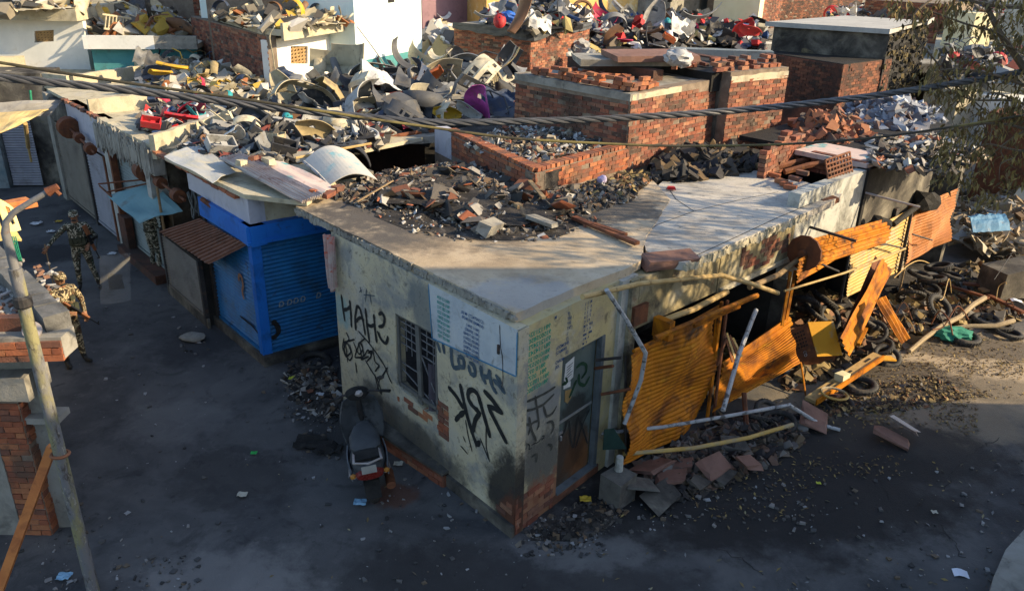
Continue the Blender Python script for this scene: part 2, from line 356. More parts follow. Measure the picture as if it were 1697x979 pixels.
m_zinc = M('weathered_zinc', [(.28, .25, .24), (.42, .38, .36)], 2.4, .55, .2, 30, metal=.3, stains=[((.20, .11, .08), 2.6, .5, .66, .7), ((.55, .53, .52), 6, .6, .72, .6)])
m_pinksheet = M('faded_pink_sheet', [(.48, .36, .32), (.58, .47, .42)], 2, .75, .2, 30, stains=[((.08, .32, .33), 1.5, .58, .64, .9), ((.3, .2, .16), 5, .58, .7, .6)])
m_palesheet = M('pale_sheet', [(.36, .38, .38), (.50, .46, .40)], 2.2, .6, .2, 30, stains=[((.12, .36, .42), 2.6, .56, .66, .8), ((.24, .22, .2), 6, .6, .72, .6)])
m_black = M('charred', [(.010, .010, .010), (.025, .023, .021)], 6, .9, .7, 40)
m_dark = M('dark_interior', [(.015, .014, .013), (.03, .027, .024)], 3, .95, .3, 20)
m_ash = M('ash_and_char', [(.022, .02, .018), (.055, .047, .04)], 3, .97, .9, 30, stains=[((.13, .115, .10), 7, .56, .66, .7), ((.012, .011, .011), 2, .5, .6, .8)])
m_wood = M('weathered_wood', [(.22, .15, .08), (.33, .23, .12)], 3, .85, .4, 30, stretch=(1, 1, 6), stains=[((.10, .065, .04), 4, .55, .7, .7)])
m_woodo = M('orange_timber', [(.40, .13, .04), (.55, .21, .06)], 3, .75, .3, 30, stains=[((.22, .07, .03), 4, .52, .7, .7)])
m_bamboo = M('tan_pole', [(.36, .24, .09), (.46, .33, .15)], 5, .7, .3, 30, stains=[((.12, .07, .03), 7, .56, .68, .8)])  # tan base colour with random dark stains
m_steelw = M('peeling_white_pole', [(.30, .30, .31), (.42, .42, .42)], 6, .5, .2, 30, stains=[((.06, .055, .05), 9, .52, .6, .9)])
m_iron = M('dark_iron', [(.02, .02, .022), (.05, .045, .042)], 6, .7, .3, 30, stains=[((.14, .06, .03), 5, .56, .7, .6)])
m_rubber = M('tyre_rubber', [(.018, .018, .018), (.04, .038, .036)], 6, .75, .3, 40, stains=[((.13, .11, .08), 4, .52, .7, .6)])
m_green = M('green_paint', [(.01, .12, .06), (.02, .22, .12)], 8, .8, 0)
m_spray = M('black_spray_paint', [(.008, .009, .009), (.022, .024, .024)], 9, .75, 0)
m_sprayb = M('slate_spray_paint', [(.035, .055, .075), (.07, .095, .11)], 9, .75, 0)
m_sprayg = M('dark_green_spray_paint', [(.008, .03, .016), (.02, .06, .03)], 9, .75, 0)
m_bluetxt = M('blue_lettering_paint', [(.02, .06, .16), (.03, .09, .22)], 9, .75, 0)
m_greentxt = M('green_lettering_paint', [(.01, .24, .14), (.02, .34, .22)], 9, .75, 0)
m_tealtxt = M('teal_lettering_paint', [(.01, .20, .17), (.02, .28, .24)], 9, .75, 0)
m_door = M('grey_green_door_sheet', [(.075, .105, .10), (.11, .135, .125)], 2, .6, .15, 25, stains=[((.035, .04, .04), 2.2, .5, .66, .7), ((.15, .16, .15), 7, .62, .72, .5)])
brick_meshes(m_brick)
# ------------------------------------------------------------------ ground
def ground():
    mb = MB(); n = 1; mb.add([(-90, -60, 0), (90, -60, 0), (90, 160, 0), (-90, 160, 0)], [(0, 1, 2, 3)])
    m = M('worn_tarmac', [(.062, .061, .061), (.092, .090, .089), (.115, .112, .110)], .55, .9, .5, 35, stains=[((.035, .036, .040), .45, .46, .64, .8), ((.13, .125, .12), .9, .58, .68, .55), ((.028, .028, .030), 1.7, .54, .66, .6), ((.12, .115, .11), 5, .60, .68, .5), ((.17, .16, .15), 26, .64, .72, .6), ((.022, .022, .025), 3.5, .60, .70, .7)])
    blob_layers(m, [((.36, .29, .20), (9.5, 13.0, 0), (3.6, 1.9, 1), 1.4, .92), ((.20, .165, .115), (6.6, 11.6, 0), (2.6, 1.5, 1), 1.6, .75), ((.05, .042, .034), (7.0, 12.6, 0), (1.6, .8, 1), 1.9, .85), ((.06, .05, .04), (9.2, 13.8, 0), (1.8, .6, 1), 1.7, .8), ((.10, .085, .065), (8.6, 12.2, 0), (1.2, .5, 1), 2.2, .7),
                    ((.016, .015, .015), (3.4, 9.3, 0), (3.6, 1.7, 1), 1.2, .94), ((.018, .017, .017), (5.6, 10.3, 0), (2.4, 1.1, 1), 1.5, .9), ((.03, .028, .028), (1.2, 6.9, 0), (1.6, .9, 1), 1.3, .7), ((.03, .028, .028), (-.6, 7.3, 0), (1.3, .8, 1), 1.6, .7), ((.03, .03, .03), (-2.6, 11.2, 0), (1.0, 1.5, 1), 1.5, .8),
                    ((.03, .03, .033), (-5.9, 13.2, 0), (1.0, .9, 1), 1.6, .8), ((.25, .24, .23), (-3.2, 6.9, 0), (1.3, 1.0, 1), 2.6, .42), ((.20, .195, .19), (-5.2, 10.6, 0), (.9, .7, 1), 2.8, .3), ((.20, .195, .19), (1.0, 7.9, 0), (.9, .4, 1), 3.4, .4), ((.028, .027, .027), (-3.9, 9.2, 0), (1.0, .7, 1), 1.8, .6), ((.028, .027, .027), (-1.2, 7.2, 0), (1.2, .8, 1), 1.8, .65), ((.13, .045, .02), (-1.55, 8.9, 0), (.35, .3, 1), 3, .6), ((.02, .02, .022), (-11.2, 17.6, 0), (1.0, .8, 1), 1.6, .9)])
    solo('street_ground', mb, m, kind='structure')
ground()
cm_ = MB(); rc_ = random.Random(5)
for pts in (((1655, 722), (1620, 745), (1585, 775), (1560, 815)), ((1440, 770), (1465, 800), (1475, 830)), ((1560, 870), (1585, 905), (1600, 930)), ((1180, 905), (1230, 925), (1270, 955))):
    P = []
    for a, b in zip(pts, pts[1:]): P += [at(a[0] + (b[0] - a[0]) * k / 6 + rc_.uniform(-5, 5), a[1] + (b[1] - a[1]) * k / 6 + rc_.uniform(-4, 4), .004) for k in range(6)]
    vs = []
    for i, p in enumerate(P):
        d = (P[min(i + 1, len(P) - 1)] - P[max(i - 1, 0)]).normalized(); s_ = V((-d.y, d.x, 0)) * rc_.uniform(.002, .007); vs += [p + s_, p - s_]
    cm_.add(vs, [(2 * i, 2 * i + 1, 2 * i + 3, 2 * i + 2) for i in range(len(P) - 1)])
solo('street_crack', cm_, m_black, kind='structure')
# ------------------------------------------------------------------ corner shop
RZ = 3.05
A0 = V((.09, 8.13, 0)); fL = Frame(A0, (-2.76, 11.37), True); fR = Frame(A0, (1.28, 9.54)); fW = Frame((1.6, 9.75), (2.319, 10.445)); fS = Frame((-4.37, 12.52), (-13.9, 23.2), True)
shop = thing('corner_shop', 'flat roofed corner shop with sprayed and lettered plaster walls and a barred window', 'shop', A0)
mb = MB()
win = [(2.60, 2.20), (1.62, 2.25), (1.60, 1.32), (1.45, 1.05), (1.50, .88), (1.72, .98), (2.0, .93), (2.25, 1.0), (2.50, 1.02), (2.62, 1.06)]
mb.wall(fL, [(0, -.05), (4.3, -.05), (4.3, 2.93), (0, 2.93)], [win], .16)
mp = m_plaster
blob_layers(m_plaster, [(SOOT, (-.10, .05, .55), (.5, .5, .75), 2.2, .93), ((.10, .035, .018), (-.05, 0, .22), (.22, .3, .45), 3.5, .8), ((.045, .042, .04), (-1.6, 1.8, .35), (1.6, 1.8, .35), 2.2, .75), ((.10, .12, .13), (-1.2, 1.4, 2.55), (.5, .5, .4), 2, .7), ((.16, .32, .33), (-2.72, 3.1, 1.7), (.25, .3, .35), 4, .55), ((.03, .03, .03), (-2.2, 2.5, .55), (.3, .35, .3), 3, .7)])
part('side_wall', mb, m_plaster, shop)
mb = MB()
doorhole = [(.87, .16), (.87, 2.24), (1.80, 2.24), (1.80, .16)]
mb.wall(fR, [(.17, -.05), (2.05, -.05), (2.05, 2.93), (.17, 2.93)], [doorhole], .16)
mb.wall(fR, [(0.003, -.05), (.17, -.05), (.17, 2.93), (0.003, 2.93)], [], .012)
blob_layers(m_plasterR, [((.10, .14, .19), (.30, .36, 1.75), (.5, .5, .35), 3, .7), ((.20, .20, .19), (.35, .42, 1.2), (.6, .6, .7), 3, .75), ((.07, .07, .065), (.35, .40, .85), (.5, .5, .6), 5, .8), ((.22, .075, .04), (.35, .42, .22), (.7, .7, .45), 5, .8)])
part('front_wall', mb, m_plasterR, shop)
mb = MB(); mb.wall(fR, [(2.05, -.05), (2.42, -.05), (2.42, 2.93), (2.05, 2.93)], [], .30, .05); part('door_post', mb, m_wallg, shop)
# exposed bricks low at the corner and round the broken window
brick_wall(shop, [(fR, .02, .80, 0, lambda s: .62 - .25 * abs(s - .3) + .1 * math.sin(s * 19), lambda s, z: noise.noise(V((s * 6, z * 6, 1))) > .28),
                  (fL, .02, .34, 0, lambda s: .7 - 1.5 * s, lambda s, z: noise.noise(V((s * 6, z * 6, 4))) > .25)], m_brick, 90, 3, proud=.010, depth=.03)
brick_wall(shop, [(fL, 1.36, 1.62, .72, 1.28, lambda s, z: s > 1.60 and z > 1.0), (fL, 1.62, 2.62, .78, .97, lambda s, z: noise.noise(V((s * 5, z * 5, 2))) > .1)], m_brickr, 40, 4, proud=.006, depth=.08)
mb = MB()   # roof slab
slab = [at(855, 519, RZ), at(490, 342, RZ), at(540, 316, RZ), at(640, 286, RZ), at(740, 268, RZ), at(885, 312, RZ), at(1075, 290, RZ), at(1110, 330, RZ), at(1070, 395, RZ), at(1062, 432, RZ), at(1040, 444, RZ), at(985, 464, RZ), at(930, 487, RZ)]
outl = []
rs = random.Random(5)
for i, p in enumerate(slab):
    q = slab[(i + 1) % len(slab)]; k = max(1, int((q - p).length / .16))
    for j in range(k):
        e = p.lerp(q, j / k)
        if j: e += V((rs.uniform(-1, 1), rs.uniform(-1, 1), 0)) * .014
        outl.append((e.x, e.y))
mb.prism(outl, RZ - .12, RZ)
part('roof_slab', mb, m_roof, shop)
blob_layers(m_roof, [((.055, .05, .048), tuple(at(720, 355, RZ) - A0), (2.3, 1.9, .3), 2.2, .92), ((.06, .055, .05), tuple(at(960, 340, RZ) - A0), (1.7, 1.2, .3), 2.6, .85), ((.09, .08, .07), tuple(at(640, 400, RZ) - A0), (.6, .5, .3), 5, .7), ((.36, .27, .17), tuple(at(820, 420, RZ) - A0), (1.6, .9, .3), 1.2, .45), ((.28, .29, .30), tuple(at(880, 490, RZ) - A0), (.8, .6, .3), 3, .6)])
def edge_skirt(parent, p, q, z0, z1, mat, seed):   # ragged, crumbling underside of a slab edge
    mb = MB(); r = random.Random(seed); p, q = V(p), V(q); n = int((q - p).length / .055); d = (q - p).normalized()
    for i in range(n):
        c = p.lerp(q, (i + .5) / n); mb.box((c.x, c.y, (z0 + z1) / 2 + r.uniform(-.01, .012)), (.075, .03 + r.uniform(0, .03), (z1 - z0) * r.uniform(.45, 1.0)), Matrix.Rotation(math.atan2(d.y, d.x), 3, 'Z'), .25, r)
    part('slab_edge', mb, mat, parent, kind='stuff')
edge_skirt(shop, slab[0], slab[1], RZ - .125, RZ - .02, m_conc, 2)
mb = MB(); mb.wall(fL, [(.02, 2.33), (1.68, 2.17), (1.76, 2.925), (.02, 2.925)], [], .008, .007); part('lettering_panel', mb, m_panelw, shop)
mb = MB()
for a, b in (((.02, 2.33), (1.70, 2.165)), ((1.70, 2.165), (1.76, 2.92)), ((.02, 2.33), (.02, 2.9))): stroke(mb, fL, [a, b], .02, .010)
part('blue_border', mb, M('blue_border_paint', [(.03, .14, .26), (.05, .20, .33)], 6, .8, 0), shop)
# window: frame, bars, dark room behind
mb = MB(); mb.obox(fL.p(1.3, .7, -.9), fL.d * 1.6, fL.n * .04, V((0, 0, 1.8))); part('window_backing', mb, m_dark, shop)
wf = MB(); 
def bar(mb, fr, a, b, w_=.03, n=-.05, t=.03):
    p, q = fr.p(*a), fr.p(*b); d = (q - p).normalized(); s = d.cross(fr.n).normalized() * w_
    mb.obox(p + fr.n * n - s / 2, q - p, s, fr.n * t)
for a, b, w_ in (((2.58, 1.04), (2.58, 2.2), .05), ((1.66, 1.0), (1.66, 2.24), .05), ((2.6, 2.19), (1.62, 2.235), .05), ((2.06, .98), (2.1, 2.2), .09), ((2.6, 1.08), (1.66, 1.08), .05)): bar(wf, fL, a, b, w_)
wfo = part('window_frame', wf, M('grey_wood_frame', [(.09, .09, .085), (.14, .135, .12)], 6, .8, .3, 30), shop)
mb = MB(); r = random.Random(9)
for k, z in enumerate((1.32, 1.42, 1.74, 1.86, 1.98, 2.08)):
    bar(mb, fL, (2.57, z), (2.08 if k == 1 else 1.66, z - (.28 if k == 0 else .0)), .014, -.075, .014)
for s in (2.45, 2.32, 2.2, 1.95, 1.8): bar(mb, fL, (s, 1.5 + r.uniform(0, .3)), (s, 2.2), .010, -.085, .012)
bar(mb, fL, (2.06, 1.75), (1.75, 1.3), .014, -.06, .014); bar(mb, fL, (1.9, 1.2), (1.62, .98), .014, -.06, .014)
part('window_bars', mb, M('grey_bars', [(.12, .12, .125), (.2, .2, .2)], 8, .6, .1), shop)
mb = MB(); mb.sheet(lambda u, v: fL.p(1.64 + .28 * u, .95 + .75 * v, -.09 - .05 * math.sin(u * 6)), 6, 4, .01); part('torn_screen', mb, M('dull_cloth', [(.05, .045, .055), (.08, .07, .085)], 5, .95, .2), shop)
# plinth step with stained red face
q0, q1 = at(608, 722, .02), at(735, 806, .02); fP = Frame(q0, q1)
mb = MB(); mb.obox(fP.p(0, -.02, 0), fP.d * fP.L, fP.n * -.34, V((0, 0, .2))); pl = part('plinth_step', mb, M('red_oxide_step', [(.16, .05, .028), (.22, .09, .05)], 4, .9, .5, 20, stains=[((.05, .045, .04), 3, .5, .66, .8), ((.28, .24, .2), 4, .6, .7, .7)]), shop)
mb = MB(); mb.obox(fP.p(-.1, .2, .02), fP.d * (fP.L + .1), fP.n * -.38, V((0, 0, .04))); part('step_cap', mb, m_burnt, pl)
brick_wall(pl, [(fP, .02, fP.L - .02, 0, .19, None)], m_brick, 60, 8, proud=.006, depth=.03)
mb = MB(); mb.obox(fL.p(-.02, -.02, .0), fL.d * 1.5, fL.n * .05, V((0, 0, .2))); part('wall_footing', mb, m_burnt, shop)
# door
mb = MB(); mb.wall(fR, [(.885, .17), (.885, 2.225), (1.70, 2.225), (1.70, .17)], [], .03, -.075)
dr = part('metal_door', mb, m_door, shop)
blob_layers(m_door, [((.20, .075, .02), tuple(fR.p(1.45, .42, -.07) - A0), (.4, .4, .38), 3, .85), ((.055, .03, .018), tuple(fR.p(1.15, .6, -.07) - A0), (.5, .5, .6), 3, .8), ((.02, .022, .022), tuple(fR.p(1.3, 1.25, -.07) - A0), (.45, .45, .3), 3, .85)])
mb = MB(); mb.obox(fR.p(.89, 1.2, -.074), fR.d * .8, fR.n * .012, V((0, 0, .035))); part('door_rail', mb, M('door_rail_paint', [(.16, .17, .165), (.22, .22, .21)], 6, .6, .1), dr)
mb = MB(); mb.obox(fR.p(.93, 1.05, -.07), fR.d * .09, fR.n * .03, V((0, 0, .035))); mb.tube([fR.p(.95, 1.04, -.02), fR.p(.95, .98, -.02)], .018); part('door_bolt', mb, M('galvanised_bolt', [(.3, .3, .3), (.4, .4, .4)], 8, .4, .1, metal=.7), dr)
mb = MB()
for a, b in (((1.735, .16), (1.735, 2.235)), ((1.775, .16), (1.775, 2.235))): bar(mb, fR, a, b, .035, -.07, .085)
bar(mb, fR, (.87, 2.232), (1.80, 2.232), .02, -.08, .07); bar(mb, fR, (.876, .16), (.876, 2.22), .012, -.08, .07); bar(mb, fR, (.87, .165), (1.8, .165), .03, -.1, .13)
part('door_frame', mb, M('blue_grey_frame_paint', [(.09, .105, .115), (.13, .15, .16)], 4, .6, .1, stains=[((.04, .04, .045), 3, .5, .7, .7)]), shop)
mb = MB(); mb.wall(fR, [(1.02, 1.83), (1.04, 2.06), (1.22, 2.10), (1.22, 1.80), (1.10, 1.76)], [], .003, -.07); mb.wall(fR, [(1.02, 1.70), (1.02, 1.79), (1.17, 1.76), (1.17, 1.68)], [], .003, -.07)
ps = part('torn_poster', mb, M('torn_paper', [(.5, .5, .48), (.6, .6, .58)], 9, .9, 0), dr)
mb = MB()
for k in range(5): stroke(mb, fR, [(1.06, 2.0 - k * .04), (1.2 - (k % 3) * .02, 2.03 - k * .04)], .012, -.066, k)
part('poster_print', mb, m_spray, ps, kind='stuff')
mb = MB(); mb.wall(fR, [(1.06, 1.50), (1.06, 1.66), (1.2, 1.63), (1.2, 1.5), (1.13, 1.44)], [], .003, -.07); part('peeled_paper', mb, M('brown_paper', [(.2, .13, .05), (.3, .2, .08)], 8, .9, 0), dr)
mb = MB(); mb.obox(fR.p(.80, .02, .02), fR.d * 1.05, fR.n * -.2, V((0, 0, .135))); part('door_threshold', mb, m_brickd, shop)
# ------------------------------------------------------------------ lettering and graffiti (mirrored, as in the picture)
def pxs(name, fr, strokes, w_, mat, n=.006, parent=shop):
    mb = MB()
    for i, s in enumerate(strokes): pxstroke(mb, fr, s, w_ if not isinstance(s[0], (int, float)) else s[0], n + .0004 * i, i + len(name))
    return part(name, mb, mat, parent)
pxs('sprayed_word', fL, [[(566, 488), (569, 512), (572, 532)], [(580, 497), (582, 518), (583, 542)], [(568, 514), (576, 512), (582, 508)],
    [(590, 547), (589, 525), (592, 506), (597, 510), (602, 530), (606, 555)], [(590, 533), (597, 525), (604, 530)], [(606, 510), (609, 540), (613, 567)], [(620, 520), (622, 545), (625, 568)], [(607, 535), (615, 541), (622, 537)],
    [(628, 521), (634, 517), (639, 527), (636, 540), (628, 541)], [(626, 548), (632, 562), (640, 570), (644, 560), (643, 556)]], .056, m_spray)
pxs('sprayed_tag', fL, [[(594, 548), (612, 568), (628, 590), (638, 606), (645, 625), (650, 635)], [(643, 608), (636, 620), (629, 629)], [(574, 550), (580, 562), (570, 570), (572, 585), (580, 598), (585, 590), (580, 570)], [(569, 567), (578, 565), (588, 562)],
    [(586, 566), (592, 580), (588, 592), (600, 592), (596, 570)], [(600, 568), (604, 588), (598, 596), (612, 590)], [(610, 585), (618, 580), (614, 594)], [(606, 596), (615, 612), (626, 628), (633, 648), (634, 655), (628, 645), (622, 622)], [(618, 575), (622, 600), (630, 605), (622, 615)],
    [(574, 574), (577, 600)], [(594, 570), (606, 560)], [(590, 600), (592, 618)], [(571, 560), (568, 575), (574, 592), (583, 583), (576, 566), (569, 580)], [(590, 575), (596, 588), (603, 578), (597, 566), (591, 584)], [(604, 590), (611, 578), (617, 590), (609, 598)]], .030, m_spray)
pxs('sprayed_drips', fL, [[(597, 475), (600, 485)], [(608, 478), (606, 500)], [(603, 488), (622, 490)], [(600, 480), (596, 484)], [(613, 483), (616, 505)]], .018, m_sprayb)
pxs('sprayed_letters', fL, [[(763, 635), (768, 660), (775, 690), (784, 720), (791, 738), (796, 730)], [(743, 640), (756, 655), (769, 677)], [(771, 681), (760, 690), (755, 697)],
    [(795, 682), (784, 673), (776, 660), (776, 649), (783, 644), (792, 651), (798, 672), (806, 700), (813, 725)], [(797, 682), (788, 695), (784, 715)],
    [(802, 646), (815, 660), (834, 686)], [(834, 684), (820, 676), (808, 672)], [(810, 674), (823, 700), (841, 735)]], .074, m_spray)
pxs('spray_runs', fL, [[(806, 700), (806, 740), (812, 765)], [(796, 725), (804, 745), (811, 762)], [(772, 695), (776, 720), (783, 748)], [(764, 738), (776, 752)], [(768, 722), (772, 732)], [(786, 722), (790, 742)]], .022, m_spray)
pxs('slate_word', fL, [[(725, 566), (730, 584)], [(734, 568), (737, 586)], [(748, 574), (749, 598), (752, 610), (764, 608)], [(760, 590), (769, 592), (770, 610), (761, 606), (760, 592)], [(778, 600), (786, 604), (789, 622), (780, 620), (777, 604)], [(797, 605), (799, 622), (806, 636)], [(813, 612), (810, 625), (800, 622)], [(811, 615), (816, 640), (824, 652)], [(818, 628), (830, 640), (838, 652)], [(822, 620), (832, 636)]], .066, m_sprayb)
pxs('thin_scrawl', fR, [[(871, 744), (867, 738), (864, 745), (868, 748), (872, 742)], [(874, 735), (879, 738), (874, 746), (881, 741)], [(880, 737), (886, 733), (892, 733), (897, 724)], [(897, 722), (903, 718), (902, 726), (896, 728)]], .016, m_spray)
pxs('sprayed_scrawl', fR, [[(886, 655), (890, 680), (893, 705), (889, 712)], [(872, 665), (885, 660), (905, 650), (920, 640)], [(870, 680), (882, 678), (900, 670), (918, 652)], [(900, 672), (905, 690), (915, 685), (922, 672)], [(863, 720), (862, 706), (870, 702), (880, 704)], [(875, 720), (880, 700), (892, 696)], [(905, 700), (914, 696), (918, 708), (912, 718)], [(876, 690), (880, 712), (888, 730)], [(907, 735), (916, 738), (912, 746)], [(880, 756), (890, 750), (888, 765)]], .038, M('weak_spray_paint', [(.03, .032, .03), (.07, .07, .06)], 9, .8, 0))
pxs('door_number', fR, [[(962, 612), (970, 604), (978, 606), (979, 618), (970, 630)], [(966, 622), (966, 638), (976, 642), (984, 626)], [(962, 632), (956, 648), (950, 662)], [(938, 640), (948, 636), (944, 628)]], .05, m_sprayg, -.066, dr)
pxs('door_scrawl', fR, [[(950, 700), (952, 722), (955, 745)], [(966, 690), (960, 725), (957, 745)], [(984, 680), (972, 705), (960, 745)], [(968, 700), (976, 725), (980, 738)], [(932, 735), (940, 722), (948, 700)]], .03, M('faint_spray_paint', [(.018, .02, .02), (.03, .03, .03)], 9, .8, 0), -.066, dr)
rows = ['9811213241', '9350258506', '9312124738', '9811142436', '9810101333', '9811055721', '9810 0721', '981  05771', '9811105377', '9810213021']
mb = MB()
for k, t in enumerate(rows): text_into(mb, fR, .13, 2.77 - k * .083, t, .060, .004, True, 1.12, 0)
part('painted_numbers', mb, m_greentxt, shop, kind='stuff')
mb = MB()
for k, t in enumerate(['(T', '(HT', '(RY', '(YRT', '1:', '(:)', '(INDMOO)', '(IWMAO)', '(3)', 'MOIVO', 'XII)']):
    text_into(mb, fR, .92 - (.2 if k in (6, 7, 9, 10) else 0), 2.80 - k * .066, t, .048, .004, True, .8)
for k, t in enumerate(['M:  2  2', 'K   2  2', 'A   2  S', '2   2  8', '8 2  C', 'AW  A M', 'A  C  A', 'MM : MM', 'A  M S', 'K  M', 'A']):
    text_into(mb, fR, 1.28, 2.82 - k * .062, t, .04, .004, True, .9)
text_into(mb, fR, .66, 2.84, 'M', .05, .004, True)
part('painted_list', mb, m_bluetxt, shop, kind='stuff')
mb = MB()
for k in range(9): text_into(mb, fL, 1.30, 2.80 - k * .068, ['98112 024', '981 20568', '93128 712', '98103 225', '9350 2381', '981024783', '98112 507', '93502 614', '98105 723'][k], .044, .018, False, 1.0, -.02)
part('painted_columns', mb, m_tealtxt, shop, kind='stuff')
mb = MB()
for k in range(10): text_into(mb, fL, .70 if k > 1 else .62, 2.76 - k * .062 + (0 if k > 1 else .02), ['(CONTACT)  M SIL', '(KUMAR SH) MOB', '(9811 2041)', '(981 205682)', '(93128 71248)', '(98103 22561)', '(9350 238147)', '(98102 47836)', '(98112 50724)', '(9350 26144)'][k], .040, .018, False, .95, -.02)
part('painted_names', mb, m_bluetxt, shop, kind='stuff')
mb = MB(); stroke(mb, fL, [(.33, 2.88), (.31, 2.6), (.27, 2.5), (.25, 2.2), (.27, 2.05)], .012, .012); mb.obox(fL.p(.32, 2.5, .01), fL.d * .03, fL.n * .02, V((0, 0, .12))); part('dangling_wire', mb, m_iron, shop)
# ------------------------------------------------------------------ roller shutters
def shutter(parent, fr, s0, s1, z0, z1, mat, n=0.0, pitch=.075, depth=.016, name='slat_curtain'):
    k = int((z1 - z0) / pitch); mb = MB(); vs = []; fs = []
    prof = []
    for i in range(k):
        z = z0 + i * pitch; prof += [(z, 0), (z + pitch * .12, -depth * .6), (z + pitch * .25, 0), (z + pitch * .6, depth)]
    prof.append((z0 + k * pitch, 0)); mb.add([fr.p(s, z, n + d) for z, d in prof for s in (s0, s1)], [(2 * i, 2 * i + 1, 2 * i + 3, 2 * i + 2) for i in range(len(prof) - 1)])
    mb.obox(fr.p(s0, z0 - .05, n - .02), fr.d * (s1 - s0), fr.n * .05, V((0, 0, .055)))
    return part(name, mb, mat, parent, kind='stuff')
def wbox(parent, name, fr, s0, s1, z0, z1, n0, n1, mat, **k):
    mb = MB(); mb.obox(fr.p(s0, z0, n0), fr.d * (s1 - s0), fr.n * (n1 - n0), V((0, 0, z1 - z0))); return part(name, mb, mat, parent, **k)
def poly_part(parent, name, pts, z0, z1, mat, **k):
    mb = MB(); mb.prism([(p[0], p[1]) for p in pts], z0, z1); return part(name, mb, mat, parent, **k)
# ------------------------------------------------------------------ blue shop at the end of the left row
bs = thing('blue_shop', 'small shop with bright blue roller shutters on two sides and a lilac wall above', 'shop', (-4.37, 12.52, 0))
fB = Frame((-4.37, 12.52), at(557, 556, .18))
poly_part(bs, 'plinth', [fS.p(2.64, 0, .06), fS.p(-.05, 0, .06) + fB.n * .06, fB.p(2.4, 0, .06), fB.p(2.4, 0, -2.5), fS.p(2.64, 0, -2.5)], -.05, .19, m_burnt)
zb0, zb1 = 2.3, 2.62
shutter(bs, fS, .13, 1.95, .24, zb0, m_blue, -.02); shutter(bs, fB, .15, 2.4, .24, zb0, m_blue, -.02)
wbox(bs, 'corner_post', fS, -.02, .12, .19, zb0, -.1, .03, m_bluetrim); wbox(bs, 'side_post', fS, 1.95, 2.06, .19, zb0, -.1, .03, m_iron); wbox(bs, 'corner_jamb', fB, .02, .14, .19, zb0, -.08, .025, m_bluetrim)
mb = MB(); mb.obox(fB.p(-.12, zb0, -.2), fB.d * 2.6, fB.n * .36, V((0, 0, .06))); mb.obox(fB.p(-.12, zb0 + .06, -.2), fB.d * 2.6, fB.n * .34, V((0, 0, .26))); part('shutter_housing', mb, m_bluetrim, bs)
wbox(bs, 'blue_band', fS, -.16, 2.05, zb0 - .03, zb1, -.2, .07, m_bluetrim)
wbox(bs, 'upper_wall', fS, -.02, 2.64, zb1 + .002, 3.06, -.2, .0, m_lilac); wbox(bs, 'upper_front', fB, .015, 2.6, zb1 + .002, 3.06, -.2, -.012, m_concY)
wbox(bs, 'corner_filler', fS, -.015, .25, zb1 + .001, 3.05, -.28, -.004, m_lilac); wbox(bs, 'rear_wall', fS, .3, 2.64, .19, 3.05, -2.6, -2.4, m_burnt)
rf = [at(272, 258, 3.15), at(404, 321, 3.15), at(508, 333, 3.15), at(560, 296, 3.15), at(548, 258, 3.15), at(700, 227, 3.15), at(470, 222, 3.15), at(310, 235, 3.15)]
poly_part(bs, 'roof_slab', rf, 3.062, 3.14, m_concY)
mb = MB(); rr = random.Random(3)
p, q = at(262, 262, 3.2), at(405, 326, 3.2)
for i in range(13):
    c = fS.p(4.4 - i * .33, 0, .03); d = -fS.d; mb = MB(); mb.box((c.x, c.y, 3.035 + rr.uniform(-.01, .01)), (.31, .14, .055), Matrix.Rotation(math.atan2(d.y, d.x) + rr.uniform(-.04, .04), 3, 'Z'), .06, rr)
    part('coping_brick', mb, m_brickr, bs)
mb = MB()
for z, o in ((1.16, 0), (1.05, 0)):
    pass
wm = MB(); stroke(wm, fS, [(.75, 1.36), (.72, 1.5), (.6, 1.5), (.58, 1.32), (.66, 1.2), (.62, 1.05)], .07, .008); part('rust_mark', wm, M('rust_smear', [(.22, .11, .07), (.28, .15, .09)], 9, .9, 0), bs)
wm = MB()
for k, (s, ww) in enumerate(((.35, .05), (.5, .045), (.62, .04), (.75, .05), (1.05, .04), (1.45, .05), (1.65, .04), (1.85, .04), (2.0, .04))):
    stroke(wm, fB, [(s, 1.02), (s + .02, 1.14), (s + .09, 1.13), (s + .08, 1.02), (s + .01, 1.03)], .022, .008, k)
part('worn_lettering', wm, M('worn_white_lettering', [(.16, .20, .24), (.28, .30, .30)], 9, .8, 0), bs, kind='stuff')
wm = MB(); stroke(wm, fB, [(.16, .45), (.3, .55), (.28, .7), (.2, .8)], .09, .008); stroke(wm, fS, [(.15, .55), (.4, .62), (.9, .62)], .04, .008); part('soot_smudge', wm, m_black, bs)
mb = MB(); mb.tube([at(335, 330, 2.65), at(372, 358, 2.45)], .045); mb.tube([at(366, 352, 2.5), at(376, 360, 2.42)], .085); part('shutter_axle', mb, m_rustd, bs)
